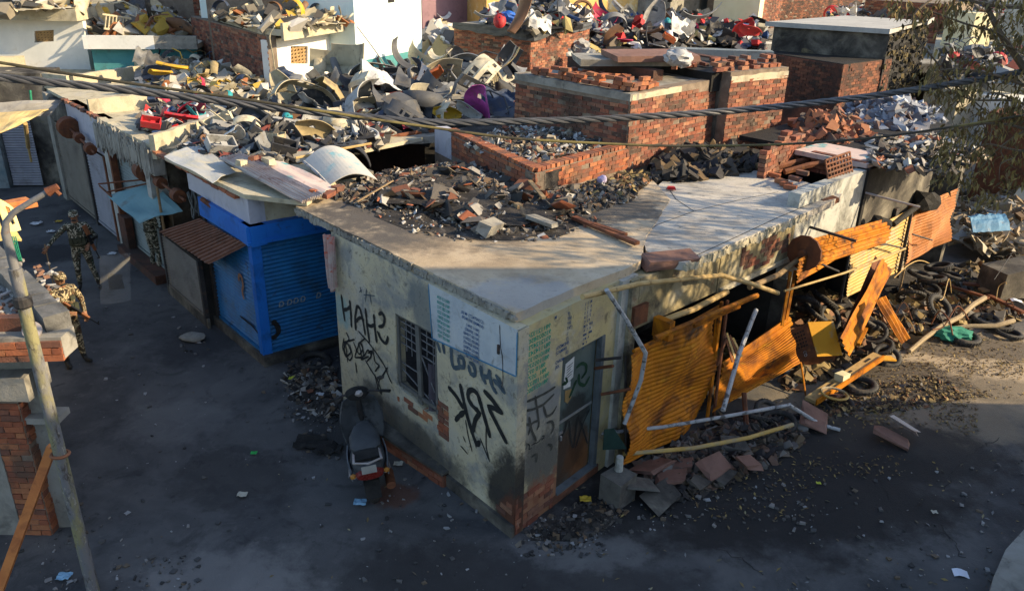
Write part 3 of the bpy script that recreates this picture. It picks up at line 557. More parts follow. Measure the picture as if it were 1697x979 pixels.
# ------------------------------------------------------------------ dun kiosk with rusty awning
ks = thing('shutter_kiosk', 'low dun slatted kiosk under a rusty corrugated awning beside the blue shop', 'kiosk', fS.p(3.6, 0))
fKi = Frame(at(347, 541, 0), at(284, 485, 0), True); kz = fKi.px(341, 440)[1]
shutter(ks, fKi, .06, fKi.L - .06, .24, kz - .04, m_shutb, .012, .06, .028)
wbox(ks, 'kiosk_body', fKi, .03, fKi.L - .03, -.05, kz, -1.3, 0, m_dark); wbox(ks, 'kerb_step', fKi, -.1, fKi.L + .05, -.05, .2, .002, .05, m_burnt)
wbox(ks, 'corner_post', fKi, fKi.L - .06, fKi.L + .02, 0, kz + .1, -.02, .05, m_iron); wbox(ks, 'side_post', fKi, -.04, .05, 0, kz, -.02, .06, m_iron)
mb = MB(); a, b, c, d = fKi.p(*fKi.px(264, 384, .12), .12), fKi.p(*fKi.px(346, 438, .12), .12), fS.p(*fS.px(408, 405, .09), .09), fS.p(*fS.px(331, 362, .09), .09)
mb.quadsheet(a, b, c, d, 80, 5, .006, .02, 15, .03, 4, axis='u'); part('corrugated_awning', mb, m_rustb, ks)
mb = MB(); mb.tube([at(372, 405, kz + .2), at(416, 437, kz + .05)], .018); mb.tube([at(398, 398, kz + .3), at(456, 434, kz + .15)], .018); part('awning_arm', mb, m_steelw, ks)
# ------------------------------------------------------------------ row of shops along the left street
row = thing('shutter_row', 'weathered row of low shops with grey and dun roller shutters along the shaded lane', 'shop row', fS.p(8, 0))
wbox(row, 'rear_body', fS, 4.76, 13.2, -.05, 3.0, -3.2, -.3, m_burnt)
shutter(row, fS, 5.0, 7.35, .25, 2.5, m_shutt, -.1); shutter(row, fS, 8.05, 9.75, .15, 2.15, m_shutg, -.02); shutter(row, fS, 9.95, 12.6, .15, 2.3, m_shutb, -.02)
wbox(row, 'pillar', fS, 7.4, 7.85, 0, 3.0, -.3, .05, m_wallg); wbox(row, 'pillar', fS, 9.78, 9.92, 0, 2.4, -.3, .03, m_iron); wbox(row, 'pillar', fS, 12.6, 13.0, 0, 3.0, -.3, .05, m_conc); wbox(row, 'pillar', fS, 4.72, 4.98, 1.6, 3.0, -.3, .06, m_wallg)
wbox(row, 'step', fS, 4.8, 7.4, -.03, .2, -.2, .25, m_brickd); wbox(row, 'upper_wall', fS, 7.86, 10.9, 2.17, 3.06, -.3, -.01, m_lilac); wbox(row, 'upper_wall', fS, 10.92, 13.1, 2.32, 2.9, -.3, -.01, m_burnt)
wbox(row, 'red_jamb', fS, 7.26, 7.38, .2, 2.6, -.05, .09, m_rustd); wbox(row, 'red_jamb', fS, 7.9, 8.0, .1, 2.2, -.02, .07, m_rustd)
wbox(row, 'brick_pier', fS, 6.9, 7.4, .2, .95, -.05, .12, m_brickd)
mb = MB(); pp = [fS.p(4.15, 0, .12), fS.p(7.8, 0, .16), fS.p(7.8, 0, -.1), fS.p(4.15, 0, -.1)]; mb.prism([(p.x, p.y) for p in pp], 2.55, 3.08); part('fascia_slab', mb, m_conc, row)
edge_skirt(row, fS.p(4.2, 0, .14), fS.p(7.8, 0, .17), 2.5, 3.1, m_conc, 6)
poly_part(row, 'roof_deck', [fS.p(4.15, 0, -.1), fS.p(13.1, 0, -.1), fS.p(13.1, 0, -5.2), fS.p(4.15, 0, -4.2)], 2.98, 3.06, m_concY)
def parapet(parent, p, q, z0, z1, t, mat, name='parapet'):
    p, q = V((p[0], p[1], 0)), V((q[0], q[1], 0)); f = Frame(p, q); mb = MB(); n = max(2, int(f.L / .12)); r = random.Random(int(p.x * 50 + q.y * 31))
    top = [(f.L * (1 - i / n), z1 + r.uniform(-.018, .012)) for i in range(n + 1)]; mb.wall(f, [(0, z0), (f.L, z0)] + top, [], t, 0); return part(name, mb, mat, parent)
parapet(row, at(258, 248, 3.1), at(392, 203, 3.1), 2.9, 3.38, .12, m_concY)
parapet(row, fS.p(7.7, 0, .1), fS.p(4.3, 0, .08), 3.085, 3.16, .16, m_concY); parapet(row, at(150, 190, 3.06), at(300, 175, 3.06), 2.9, 3.42, .12, m_concY); parapet(row, at(392, 203, 3.1), at(330, 170, 3.1), 2.9, 3.3, .12, m_concY)
rr = random.Random(11)
for i in range(12):
    p = fS.p(7.9 + i * .27, 3.10, .02 + rr.uniform(-.02, .02)); o = put('brick', BM[i % 4], row, p, (rr.uniform(-.1, .1), rr.uniform(-.1, .1), math.atan2(fS.d.y, fS.d.x) + rr.uniform(-.2, .2)), m_brick)
# shutter rolls and teal awning
def roll(parent, a, b, r0, r1, mat, name='shutter_roll'):
    mb = MB(); a, b = V(a), V(b); mb.tube([a - (b - a) * .12, b + (b - a) * .12], .03); mb.tube([a, a.lerp(b, .12)], r0, 14); mb.tube([a.lerp(b, .45), a.lerp(b, .55)], r1, 12); mb.tube([a.lerp(b, .9), b], r1 * 1.1, 12); return part(name, mb, mat, parent)
roll(row, at(236, 280, 2.45), at(298, 326, 2.35), .22, .12, m_rustd); roll(row, fS.p(10.2, 2.55, .2), fS.p(8.3, 2.3, .2), .26, .12, m_rustd)
ta = thing('sheet_awning', 'faded teal metal sheet awning propped over a shutter beside the rusty kiosk', 'awning', fS.p(6, 1.6))
mb = MB(); mb.quadsheet(at(177, 324, 1.8), at(230, 369, 1.65), at(303, 350, 1.9), at(256, 304, 2.1), 14, 8, .008, 0, 1, .08, 2)
part('awning_sheet', mb, M('faded_teal_sheet', [(.12, .24, .26), (.17, .31, .33)], 1.6, .7, .2, 25, stains=[((.12, .11, .09), 2.2, .54, .7, .7), ((.28, .3, .3), 4, .6, .72, .5)]), ta)
mb = MB(); pb_ = at(288, 489, 0); mb.tube([pb_, pb_ + V((.02, 0, 1.3)), pb_ + V((0, .02, 2.35))], .028); part('prop_pole', mb, m_wood, ta)
mb = MB(); mb.tube([at(165, 308, 1.95), at(185, 326, 1.8)], .02); mb.tube([at(163, 305, 2.0), at(256, 296, 2.15)], .018); mb.tube([at(178, 318, 1.85), at(250, 303, 2.1)], .018); part('prop_bar', mb, m_rustd, ta)
# bundle of grey cables hanging at the kiosk corner
mb = MB(); rr = random.Random(2)
for k in range(9):
    c = V((*at(322, 330, 2.3)[:2], 0)) + V((rr.uniform(-.09, .09), rr.uniform(-.09, .09), 0)); mb.tube([c + V((rr.uniform(-.05, .05), 0, z)) for z in (2.45, 2.25, 2.1, 1.98 + rr.uniform(-.1, .05))], .016, 6)
solo('cable_bundle', mb, M('grey_cable', [(.12, .14, .14), (.2, .22, .22)], 5, .7, .1), 'bundle of grey cable ends hanging above the rusty awning', 'cable')
# ------------------------------------------------------------------ far end of the lane
fT = Frame((-13.9, 23.2), (-22, 22.4), True)
le = thing('lane_end_shops', 'dim shops with dark shutters and a teal pillar closing the far end of the lane', 'shop row', fT.p(2, 0))
wbox(le, 'rear_wall', fT, -.2, 8, -.05, 3.3, -1.5, -.2, m_burnt)
shutter(le, fT, .3, 1.15, .1, 2.4, m_shutg, -.05); shutter(le, fT, 1.75, 3.2, .1, 2.5, m_shutb, -.05); shutter(le, fT, 3.4, 5.2, .1, 2.5, m_shutb, -.05)
wbox(le, 'teal_pillar', fT, 1.2, 1.68, 0, 3.2, -.2, .12, M('chipped_teal_wash', [(.10, .15, .17), (.22, .24, .24)], 3, .9, .3, stains=[((.06, .06, .06), 3, .52, .7, .8)])); wbox(le, 'pillar', fT, 3.2, 3.4, 0, 3.2, -.2, .1, m_burnt)
mb = MB(); mb.quadsheet(at(-40, 205, 2.7), at(85, 190, 2.75), at(104, 166, 3.05), at(-30, 170, 3.15), 12, 5, .02, 0, 1, .1, 3); solo('canvas_awning', mb, M('grey_canvas', [(.17, .17, .17), (.25, .24, .22)], 2, .95, .3, stains=[((.1, .09, .08), 2.5, .54, .7, .6)]), 'sagging grey canvas awning over the far end of the lane', 'awning')
mb = MB(); mb.quadsheet(at(-40, 238, 2.75), at(30, 208, 2.75), at(82, 183, 2.85), at(-40, 188, 2.95), 12, 5, .02, 0, 1, .12, 8); solo('board_awning', mb, M('tan_board', [(.40, .30, .13), (.50, .39, .2)], 2, .9, .3, stains=[((.25, .16, .06), 2.5, .54, .7, .6)]), 'torn tan board awning catching the sun at the left edge', 'awning')
mb = MB(); mb.tube([at(42, 205, 2.7), at(47, 245, 1.9)], .05); mb.tube([at(47, 245, 1.9), at(52, 268, 1.5)], .03); solo('hanging_strap', mb, m_bamboo, 'yellow strap hanging below the torn tan awning', 'strap')
# ------------------------------------------------------------------ yellowed terrace and white house behind
jt = thing('terrace_room', 'yellowed flat roofed room with a low parapet left of the scrap roofs', 'building', at(120, 130, 3.2))
jz = aty(115, 124, 23.4).z; j = [at(-60, 112, jz), at(115, 124, jz), at(250, 106, jz), at(174, 86, jz), at(-60, 96, jz)]
poly_part(jt, 'room_body', j, 0, jz - .42, m_concY)
for a, b in ((0, 1), (1, 2), (2, 3), (3, 4)): parapet(jt, j[b] if a < 2 else j[a], j[a] if a < 2 else j[b], jz - .418, jz, .14, m_concY)
fJ = Frame(j[1], j[2]); brick_wall(jt, [(fJ, .4, fJ.L - .2, jz - .8, jz - .05, lambda s, z: noise.noise(V((s * 1.2, z * 2, 8))) > .12)], M('yellowed_brick', [(.8, .8, .8), (1, 1, 1)], 12, .92, .5, 40, island=[(.44, .26, .10), (.40, .31, .18), (.45, .36, .22), (.42, .22, .08)]), 120, 12, proud=.012, depth=.05)
wh = thing('white_house', 'white house with a concrete eave and a square jali vent at upper left', 'building', at(0, 120, 3.2))
fH = Frame(aty(-60, 112, 27), aty(147, 94, 27.3)); hz_ = fH.px(70, 32)[1]
jal = [fH.px(57, 52), fH.px(89, 50), fH.px(89, 69), fH.px(57, 71)]
mb = MB(); mb.wall(fH, [(0, 0), (fH.L, 0), (fH.L, hz_), (0, hz_)], [jal], .25); part('front_wall', mb, m_white, wh)
wbox(wh, 'side_wall', fH, fH.L - .25, fH.L - .01, 0, hz_, -5, -.26, m_white); wbox(wh, 'eave_slab', fH, -.3, fH.L + .1, hz_ + .002, hz_ + .36, -5, .6, m_concY); wbox(wh, 'vent_backing', fH, jal[0][0] - .1, jal[1][0] + .1, jal[0][1] - .5, jal[0][1] + .5, -.5, -.3, m_dark)
def jali(parent, fr, quad, nx, nz, mat, n=-.06):
    (s0, z1), (s1, _), (_, z0) = quad[0], quad[1], quad[2]; mb = MB(); w_ = (s1 - s0) / nx; h = (z1 - z0) / nz
    for i in range(nx + 1): mb.obox(fr.p(s0 + i * w_ - .02, z0, n - .05), fr.d * .04, fr.n * .05, V((0, 0, z1 - z0)))
    for k in range(nz + 1): mb.obox(fr.p(s0, z0 + k * h - .02, n - .046), fr.d * (s1 - s0), fr.n * .042, V((0, 0, .04)))
    for i in range(nx):
        for k in range(nz):
            a = fr.p(s0 + i * w_, z0 + k * h, n - .04); mb.obox(a, fr.d * w_ + V((0, 0, h)), V((0, 0, .035)), fr.n * .035)
    return part('jali_grille', mb, mat, parent, kind='stuff')
m_jali = M('brown_jali', [(.26, .16, .07), (.36, .24, .11)], 6, .9, .2)
jali(wh, fH, jal, 6, 4, m_jali)
pb = thing('parapet_roof', 'low building with a white parapet edge carrying yellow scrap at upper left', 'building', at(230, 100, 3.4))
fP2 = Frame(aty(140, 85, 26.0), aty(327, 78, 26.6)); pz0 = fP2.px(230, 82)[1]; pz1 = fP2.px(230, 60)[1]
wbox(pb, 'parapet_face', fP2, 0, fP2.L * .62, pz0, pz1, -.15, 0, m_white); wbox(pb, 'shaded_parapet', fP2, fP2.L * .62 + .002, fP2.L, pz0, pz1, -.15, -.01, m_conc); wbox(pb, 'roof_deck', fP2, 0, fP2.L, pz0, pz1 - .25, -7, -.152, m_concY); wbox(pb, 'lower_wall', fP2, .1, fP2.L - .1, 0, pz0 - .002, -6.8, -.35, m_teal)  # shade on the parapet's right stretch is put in as grey concrete colour
# ------------------------------------------------------------------ brick house with jali window
gh = thing('brick_house', 'red brick house with a white jali wall under a brown concrete slab', 'building', at(448, 140, 3.2))
gc = at(450, 142, 3.2); fG1 = Frame(at(325, 95, 3.2), gc); fG2 = Frame(gc, at(592, 108, 3.2))
wbox(gh, 'wall_core', fG1, 0, fG1.L, 0, 4.55, -.25, 0, m_mortar); brick_wall(gh, [(fG1, 0, fG1.L, 2.6, 4.55, None)], m_brick, 0, 21)
jq = [fG2.px(482, 77), fG2.px(510, 77), fG2.px(510, 106), fG2.px(482, 106)]
mb = MB(); mb.wall(fG2, [(.003, 0), (fG2.L - .6, 0), (fG2.L - .6, 4.42), (.003, 4.42)], [jq], .22); part('white_wall', mb, m_white, gh); jali(gh, fG2, jq, 5, 6, m_jali); wbox(gh, 'vent_backing', fG2, jq[0][0] - .1, jq[1][0] + .1, 3, 4.2, -.5, -.3, m_dark)
wbox(gh, 'brick_pier', fG2, fG2.L - .6, fG2.L, 0, 4.42, -.22, -.005, m_mortar); brick_wall(gh, [(fG2, fG2.L - .6, fG2.L, 2.7, 4.4, None)], m_brick, 0, 22)
poly_part(gh, 'roof_slab', [fG2.p(-.05, 0, .5), fG2.p(fG2.L + .05, 0, .5), fG2.p(fG2.L + .05, 0, -5), fG1.p(.0, 0, -.3), fG1.p(fG1.L - .3, 0, .05)], 4.56, 4.72, m_concY); wbox(gh, 'slab_face', fG2, -.05, fG2.L + .05, 4.44, 4.9, .5, .58, m_concY)
fG0 = Frame(at(320, 62, 3.9), at(400, 84, 3.9))
# tall pale blue house
ph = thing('pale_house', 'tall pale blue and white house wall above the bumper heap', 'building', at(640, 110, 3.2))
fF = Frame(at(592, 122, 3.2), at(700, 98, 3.2)); wbox(ph, 'front_wall', fF, 0, fF.L, 3.55, 7.2, -.25, 0, m_palebl); wbox(ph, 'lower_wall', fF, 0, fF.L, 0, 3.548, -.25, -.02, m_teal); wbox(ph, 'side_wall', fF, .0, .24, 0, 7.2, -6, -.252, m_palebl); wbox(ph, 'side_wall', fF, fF.L - .24, fF.L - .001, 0, 7.2, -6, -.252, m_palebl)
vq = fF.px(648, 2); wbox(ph, 'vent', fF, vq[0] - .2, vq[0] + .2, vq[1] - .05, vq[1] + .25, -.05, .012, m_dark)
# brick house behind it, left
fK = Frame(at(495, 60, 4.2), at(592, 36, 4.2)); kh = thing('tall_brick_house', 'plain red brick wall rising left of the pale blue house', 'building', fK.p(1, 0)); wbox(kh, 'wall_core', fK, 0, fK.L + .1, 0, 7.2, -3, 0, m_mortar); brick_wall(kh, [(fK, 0, fK.L + .1, 3.6, 7.1, None)], m_brick, 0, 31)
fK2 = Frame(at(385, 30, 4.2), at(490, 18, 4.2)); k2 = thing('white_block', 'whitewashed block behind the brick house slab at the top edge', 'building', fK2.p(1, 0)); wbox(k2, 'front_wall', fK2, 0, fK2.L, 0, 7.2, -3, 0, m_white)
fK3 = Frame(at(245, 26, 4.2), at(325, 12, 4.2)); k3 = thing('cream_block', 'cream washed block at the top edge behind the yellow scrap', 'building', fK3.p(1, 0)); wbox(k3, 'front_wall', fK3, 0, fK3.L, 0, 7.2, -3, 0, m_creamw)
fK4 = Frame(at(322, 22, 4.4), at(388, 12, 4.4)); k4 = thing('small_brick_block', 'narrow brick block at the top edge between two pale blocks', 'building', fK4.p(1, 0)); wbox(k4, 'wall_core', fK4, 0, fK4.L, 0, 7.2, -3, 0, m_mortar); brick_wall(k4, [(fK4, 0, fK4.L, 3.9, 7.1, None)], m_brick, 0, 33)
# ------------------------------------------------------------------ low brick parapet on the roof behind the corner shop
lp = thing('brick_planter', 'low red brick parapet box filled with burnt rubble on the corner shop roof', 'parapet', at(885, 320, RZ))
c0 = at(885, 321, RZ); fA = Frame(at(737, 247, RZ), c0); fA2 = Frame(c0, at(1040, 275, RZ))
ptop = 3.43
wbox(lp, 'wall_core', fA, -.5, fA.L - .004, 2.2, ptop - .02, -.22, 0, m_mortar); wbox(lp, 'wall_core', fA2, 0.004, fA2.L, 2.9, ptop - .02, -.22, 0, m_mortar)
wbox(lp, 'plaster_patch', fA, -.45, .35, 2.9, ptop + .02, -.2, .02, m_lilac)
brick_wall(lp, [(fA, .36, fA.L, RZ - .05, ptop, None), (fA2, 0, fA2.L, RZ - .05, ptop, None)], m_brickr, 150, 41, depth=.11)
cop = random.Random(4)
for f in (fA, fA2):
    s = .12
    while s < f.L - .1:
        o = put('brick', BM[cop.randrange(4)], lp, f.p(s, ptop + .02, -.11 + cop.uniform(-.01, .01)), (cop.uniform(-.04, .04), cop.uniform(-.03, .03), math.atan2(f.d.y, f.d.x) + math.pi / 2 + cop.uniform(-.06, .06)), m_brickr); s += .125
poly_part(lp, 'rubble_bed', [fA.p(0, 0, -.2), fA.p(fA.L, 0, -.2), fA2.p(fA2.L, 0, -.2), at(1000, 205, 3.4), at(820, 190, 3.4)], 2.9, ptop - .06, m_ash)
# ------------------------------------------------------------------ big brick tower and its neighbour block
tw = thing('brick_tower', 'large bare brick roof room with loose bricks stacked along its top edge', 'brick room', at(1035, 275, RZ))
tc = at(1036, 276, RZ); fT1 = Frame(at(855, 123, 4.42), tc); fT2 = Frame(tc, at(1176, 238, RZ)); TZ = 4.44
wbox(tw, 'wall_core', fT1, 0, fT1.L - .004, 2, TZ, -.24, 0, m_mortar); wbox(tw, 'wall_core', fT2, .004, fT2.L, 2, TZ, -.24, 0, m_mortar)
poly_part(tw, 'roof_deck', [fT1.p(.0, 0, -.1), fT1.p(fT1.L, 0, -.1), fT2.p(fT2.L, 0, -.1), fT2.p(fT2.L, 0, -2.6), fT1.p(0, 0, -2.2)], TZ - .3, TZ - .02, m_conc)
brick_wall(tw, [(fT2, 0, fT2.L, RZ - .1, TZ - .1, None), (fT1, 0, fT1.L, RZ - .1, TZ - .14, None)], m_brick, 300, 51)
parapet(tw, fT1.p(-.02, 0, .022), fT1.p(fT1.L + .01, 0, .022), TZ - .14, TZ + .01, .26, m_conc, 'cement_cap'); parapet(tw, fT2.p(.03, 0, .02), fT2.p(fT2.L * .55, 0, .02), TZ - .13, TZ - .01, .26, m_concY, 'cement_cap')
tb = thing('brick_block', 'scorched brick block right of the big brick room with a black gap between', 'brick room', at(1200, 240, RZ))
fT3 = Frame(at(1196, 243, RZ), at(1289, 228, RZ)); t3z = 4.62
wbox(tb, 'wall_core', fT3, 0, fT3.L, 2, t3z, -.24, 0, m_mortar); wbox(tb, 'rear_wall', fT3, fT3.L - .24, fT3.L - .002, 2, t3z, -3.5, -.242, m_brickd); wbox(tb, 'roof_deck', fT3, -.3, fT3.L - .245, 4.2, t3z - .03, -3, -.245, m_black)
wbox(tb, 'side_wall', fT3, -.02, .2, 2, t3z - .2, -2.4, -.242, m_burnt)
brick_wall(tb, [(fT3, 0, fT3.L, RZ - .2, t3z - .16, None)], m_brick, 160, 52)
blob_layers(m_brick, [])
parapet(tb, fT3.p(.02, 0, .02), fT3.p(fT3.L, 0, .02), t3z - .22, t3z - .08, .28, m_concY, 'cement_cap')
# stacked loose bricks along the tops: every brick a thing of its own
lb = random.Random(77)
def loose(pos, rz, grp, label, tilt=.06, mat=None, sc=1.0):
    o = put('loose_brick', BM[lb.randrange(4)], None, pos, (lb.uniform(-tilt, tilt), lb.uniform(-tilt, tilt), rz), mat or m_brickr)
    o.scale = (sc, sc * 1.05, sc * 1.05); return tag(o, label, 'brick', grp)
GS = 'bricks stacked on the big brick room'; LS = 'loose red brick in the rows stacked along the top of the big brick room'
for f, s0, s1, inset in ((fT1, .35, fT1.L - .05, -.14), (fT2, .08, .75, -.12)):
    for lay in range(3):
        s = s0 + .12 + lay * .06
        while s < s1:
            if lb.random() > .08 + lay * .24:
                loose(f.p(s, TZ + .06 + lay * .08, inset + lb.uniform(-.03, .03)), math.atan2(f.d.y, f.d.x) + lb.uniform(-.12, .12) + (math.pi / 2 if lb.random() < .2 else 0), GS, ['loose red brick in the bottom row on the left edge of the big brick room', 'loose red brick in the bottom row on the sunlit edge of the big brick room', 'loose red brick in the upper rows on the left edge of the big brick room', 'loose red brick in the upper rows on the sunlit edge of the big brick room'][(f is fT2) + 2 * (lay > 0)])
            s += .25
for k in range(22): loose(fT1.p(lb.uniform(.5, fT1.L - .1), TZ + .06, -lb.uniform(.4, 1.6)), lb.uniform(0, 3.1), GS, 'loose red brick scattered behind the rows on top of the big brick room', .12)
GB = 'bricks stacked on the scorched block'
for lay in range(3):
    s = -.2 + lay * .1
    while s < fT3.L - .1:
        if lb.random() > .15 + lay * .2: loose(fT3.p(s, t3z + .04 + lay * .085, -.2 - lay * .12 + lb.uniform(-.05, .05)), math.atan2(fT3.d.y, fT3.d.x) + (math.pi / 2 if lb.random() < .65 else 0), GB, 'loose scorched brick stacked on the block right of the black gap', mat=m_brick)
        s += .19
for k in range(26): loose(fT3.p(lb.uniform(-.8, fT3.L - .3), t3z + .03, -lb.uniform(.5, 1.7)), lb.uniform(0, 3.1), GB, 'loose scorched brick scattered at the back of the block right of the black gap', .1, m_brick)
# slabs lying behind the stack
mb = MB(); fl = Frame(at(955, 105, 4.5), at(1085, 128, 4.5)); mb.obox(fl.p(-.2, 4.3, -.2), fl.d * fl.L * 1.1, fl.n * .3, V((0, 0, .34))); solo('brick_kerb_wall', mb, m_brickd, 'low brick kerb wall running behind the stacked bricks', 'wall')
mb = MB()
mb.box(at(1080, 92, 4.85), (1.9, .9, .12), Matrix.Rotation(.25, 3, 'Z') @ Matrix.Rotation(.05, 3, 'X'), .03, lb); solo('stone_slab', mb, m_rustb, 'flat brown stone slab lying behind the stacked bricks', 'slab')
mb = MB(); mb.box(at(1040, 99, 4.72), (2.3, 1.1, .14), Matrix.Rotation(.18, 3, 'Z'), .03, lb); solo('stone_slab', mb, m_conc, 'grey edged stone slab under the flat brown slab', 'slab')
mb = MB(); mb.box(at(1195, 92, 4.45), (2.6, .4, .3), Matrix.Rotation(-.1, 3, 'Z'), .02, lb); solo('blue_beam', mb, M('blue_grey_wash', [(.13, .17, .20), (.2, .22, .22)], 3, .9, .3, stains=[((.08, .07, .06), 3, .54, .7, .7)]), 'long blue grey beam at the foot of the scrap heap behind the bricks', 'beam')
# ------------------------------------------------------------------ central scrap roof
cr = thing('central_roof', 'flat roof block in the middle carrying the heap of bumpers', 'building', at(650, 170, 3.1))
cpts = [at(470, 224, 3.12), at(690, 226, 3.12), at(860, 215, 3.12), at(900, 120, 3.12), at(740, 60, 3.12), at(452, 130, 3.12), at(330, 150, 3.12), at(310, 233, 3.12)]
poly_part(cr, 'roof_deck', cpts, 2.95, 3.1, m_conc)
poly_part(cr, 'lower_body', [at(300, 180, 2.9), at(452, 160, 2.9), at(860, 140, 2.9), at(900, 60, 2.9), at(300, 60, 2.9)], 0, 2.9, m_burnt)
mb = MB(); mb.wall(Frame(at(560, 268, 2.7), at(720, 240, 2.7)), [(0, 1.0), (3.2, 1.0), (3.2, 2.94), (0, 2.94)], [], .2, -1.2); part('pit_wall', mb, m_brickd, cr)
poly_part(cr, 'pit_floor', [at(560, 300, 1.5), at(780, 300, 1.5), at(780, 200, 1.5), at(560, 200, 1.5)], 1.3, 1.5, m_black)
pe = thing('pit_edge_beam', 'rusty brown beam along the burnt pit edge under the scrap', 'beam', at(640, 235, 3.12)); mb = MB(); a, b = at(540, 240, 3.14), at(730, 214, 3.14); mb.tube([a, a.lerp(b, .5) + V((0, 0, -.04)), b], .06, 6); part('beam_body', mb, m_rustd, pe)
# ------------------------------------------------------------------ brick room with black tarpaulin
er = thing('tarp_brick_room', 'square brick roof room under a black tarpaulin heaped with coloured scrap', 'brick room', at(877, 114, 3.2))
ec = at(878, 114, 3.2); fE1 = Frame(at(753, 100, 3.2), ec); fE2 = Frame(ec, at(974, 96, 3.2)); EZ = 4.33
wbox(er, 'wall_core', fE1, 0, fE1.L - .004, 2.5, EZ, -.24, 0, m_mortar); wbox(er, 'wall_core', fE2, .004, fE2.L, 2.5, EZ, -.24, 0, m_mortar)
brick_wall(er, [(fE1, 0, fE1.L, 3, EZ, None), (fE2, 0, fE2.L, 3, EZ, None)], m_brick, 0, 61)
poly_part(er, 'roof_deck', [fE1.p(0, 0, .03), fE1.p(fE1.L, 0, .03), fE2.p(fE2.L, 0, .03), fE2.p(fE2.L, 0, -3), fE1.p(0, 0, -3)], EZ + .002, EZ + .12, m_conc)
mb = MB(); rr = random.Random(5)
def tarp(u, v):
    s = u * (fE1.L + fE2.L); f, q = (fE1, s) if s < fE1.L else (fE2, s - fE1.L)
    dr_ = .12 + .10 * math.sin(u * 9) + .28 * math.exp(-((u - .48) / .16) ** 2) + .05 * noise.noise(V((u * 14, 0, 0)))
    return f.p(q, EZ + .16 - v * dr_ * 1.3, .06 + .05 * v + .03 * noise.noise(V((u * 20, v * 3, 2))))
mb.sheet(tarp, 40, 4, .012); part('tarpaulin', mb, M('black_tarpaulin', [(.03, .033, .036), (.06, .062, .066)], 4, .5, .3), er)
# ------------------------------------------------------------------ burnt block with white slab, right of centre
db = thing('burnt_block', 'sooty two tier brick block with a pale slab on top and a charred right wall', 'building', at(1385, 170, 3.05))
dc = at(1386, 172, 3.05); fD1 = Frame(at(1268, 148, 3.05), dc); fD2 = Frame(dc, at(1466, 158, 3.05)); DZ = 4.12
wbox(db, 'wall_core', fD1, 0, fD1.L - .004, 2, DZ, -.24, 0, m_brickd); wbox(db, 'wall_core', fD2, .004, fD2.L, 2, DZ, -.24, 0, m_brickd)
brick_wall(db, [(fD1, 0, fD1.L, 2.8, DZ - .02, None), (fD2, 0, fD2.L, 2.8, DZ - .02, lambda s, z: noise.noise(V((s * 1.5, z * 1.5, 3))) > .1)], m_brickd, 0, 71)
poly_part(db, 'terrace_deck', [fD1.p(0, 0, -.02), fD1.p(fD1.L, 0, -.02), fD2.p(fD2.L, 0, -.02), at(1500, 80, DZ), at(1290, 72, DZ)], DZ - .25, DZ + .02, m_black)
u0, u1, u2 = at(1277, 85, DZ), at(1466, 100, DZ), at(1532, 72, DZ); fU1 = Frame(u0, u1); fU2 = Frame(u1, u2); UZ = fU1.px(1466, 56)[1]
wbox(db, 'upper_wall', fU1, 0, fU1.L, DZ + .02, UZ, -.24, 0, m_burnt); wbox(db, 'charred_wall', fU2, 0, fU2.L, 1.5, UZ - .002, -.3, .0, m_black)
mb = MB(); rr = random.Random(6)
for k in range(520):
    s = rr.uniform(0, fU2.L); z = rr.uniform(2, UZ); mb.box(fU2.p(s, z, .01), (.13, .09, .11), Matrix.Rotation(rr.uniform(0, 3), 3, 'Z'), .3, rr)
part('charred_crust', mb, M('charred_crust_stone', [(.5, .5, .5), (1, 1, 1)], 9, .95, .6, 30, island=[(.03, .028, .025), (.055, .05, .04), (.14, .11, .05), (.02, .02, .02)]), db, kind='stuff')
poly_part(db, 'top_slab', [fU1.p(-.25, 0, .15), fU1.p(fU1.L, 0, .15), fU2.p(fU2.L + .15, 0, .12), at(1537, 42, UZ), at(1400, 33, UZ), at(1272, 44, UZ)], UZ + .002, UZ + .14, M('pale_slab', [(.32, .315, .295), (.42, .41, .38)], 2, .9, .3, 20, stains=[((.22, .2, .17), 3, .56, .72, .6)]))
# ------------------------------------------------------------------ right wing: burnt row of shops
bw = thing('burnt_row', 'fire gutted row of shops with hanging rusty shutters facing the sunlit yard', 'shop row', fW.p(3, 0))
s2 = [at(x, y, RZ - .015) for x, y in ((1068, 414), (1090, 428), (1135, 436), (1185, 414), (1242, 391), (1300, 367), (1341, 349), (1378, 333), (1396, 322), (1330, 300), (1285, 296), (1235, 275), (1120, 278), (1060, 340))]
o2 = []; rs = random.Random(15)
for i, p in enumerate(s2):
    q = s2[(i + 1) % len(s2)]; k = max(1, int((q - p).length / .15))
    for jx in range(k):
        e = p.lerp(q, jx / k); o2.append((e.x + rs.uniform(-1, 1) * .02, e.y + rs.uniform(-1, 1) * .02))
mb = MB(); mb.prism(o2, RZ - .135, RZ - .015); part('roof_slab', mb, m_roofg, bw)
for i in (2, 4): edge_skirt(bw, s2[i], s2[i + 2], RZ - .16, RZ - .03, m_concY, 20 + i)
mb = MB()
for pts in (((1035, 405), (1090, 372), (1150, 350), (1230, 330), (1290, 318)), ((1150, 425), (1215, 395), (1290, 360), (1350, 335)), ((1000, 360), (1040, 378), (1064, 400)), ((1150, 350), (1120, 330), (1110, 315))):
    P = [at(x, y, RZ - .012) for x, y in pts]; vs = []
    for i, p in enumerate(P):
        d = (P[min(i + 1, len(P) - 1)] - P[max(i - 1, 0)]).normalized(); s = V((-d.y, d.x, 0)) * .007; vs += [p + s, p - s]
    mb.add(vs, [(2 * i, 2 * i + 1, 2 * i + 3, 2 * i + 2) for i in range(len(P) - 1)])
part('roof_crack', mb, m_black, bw, kind='stuff')
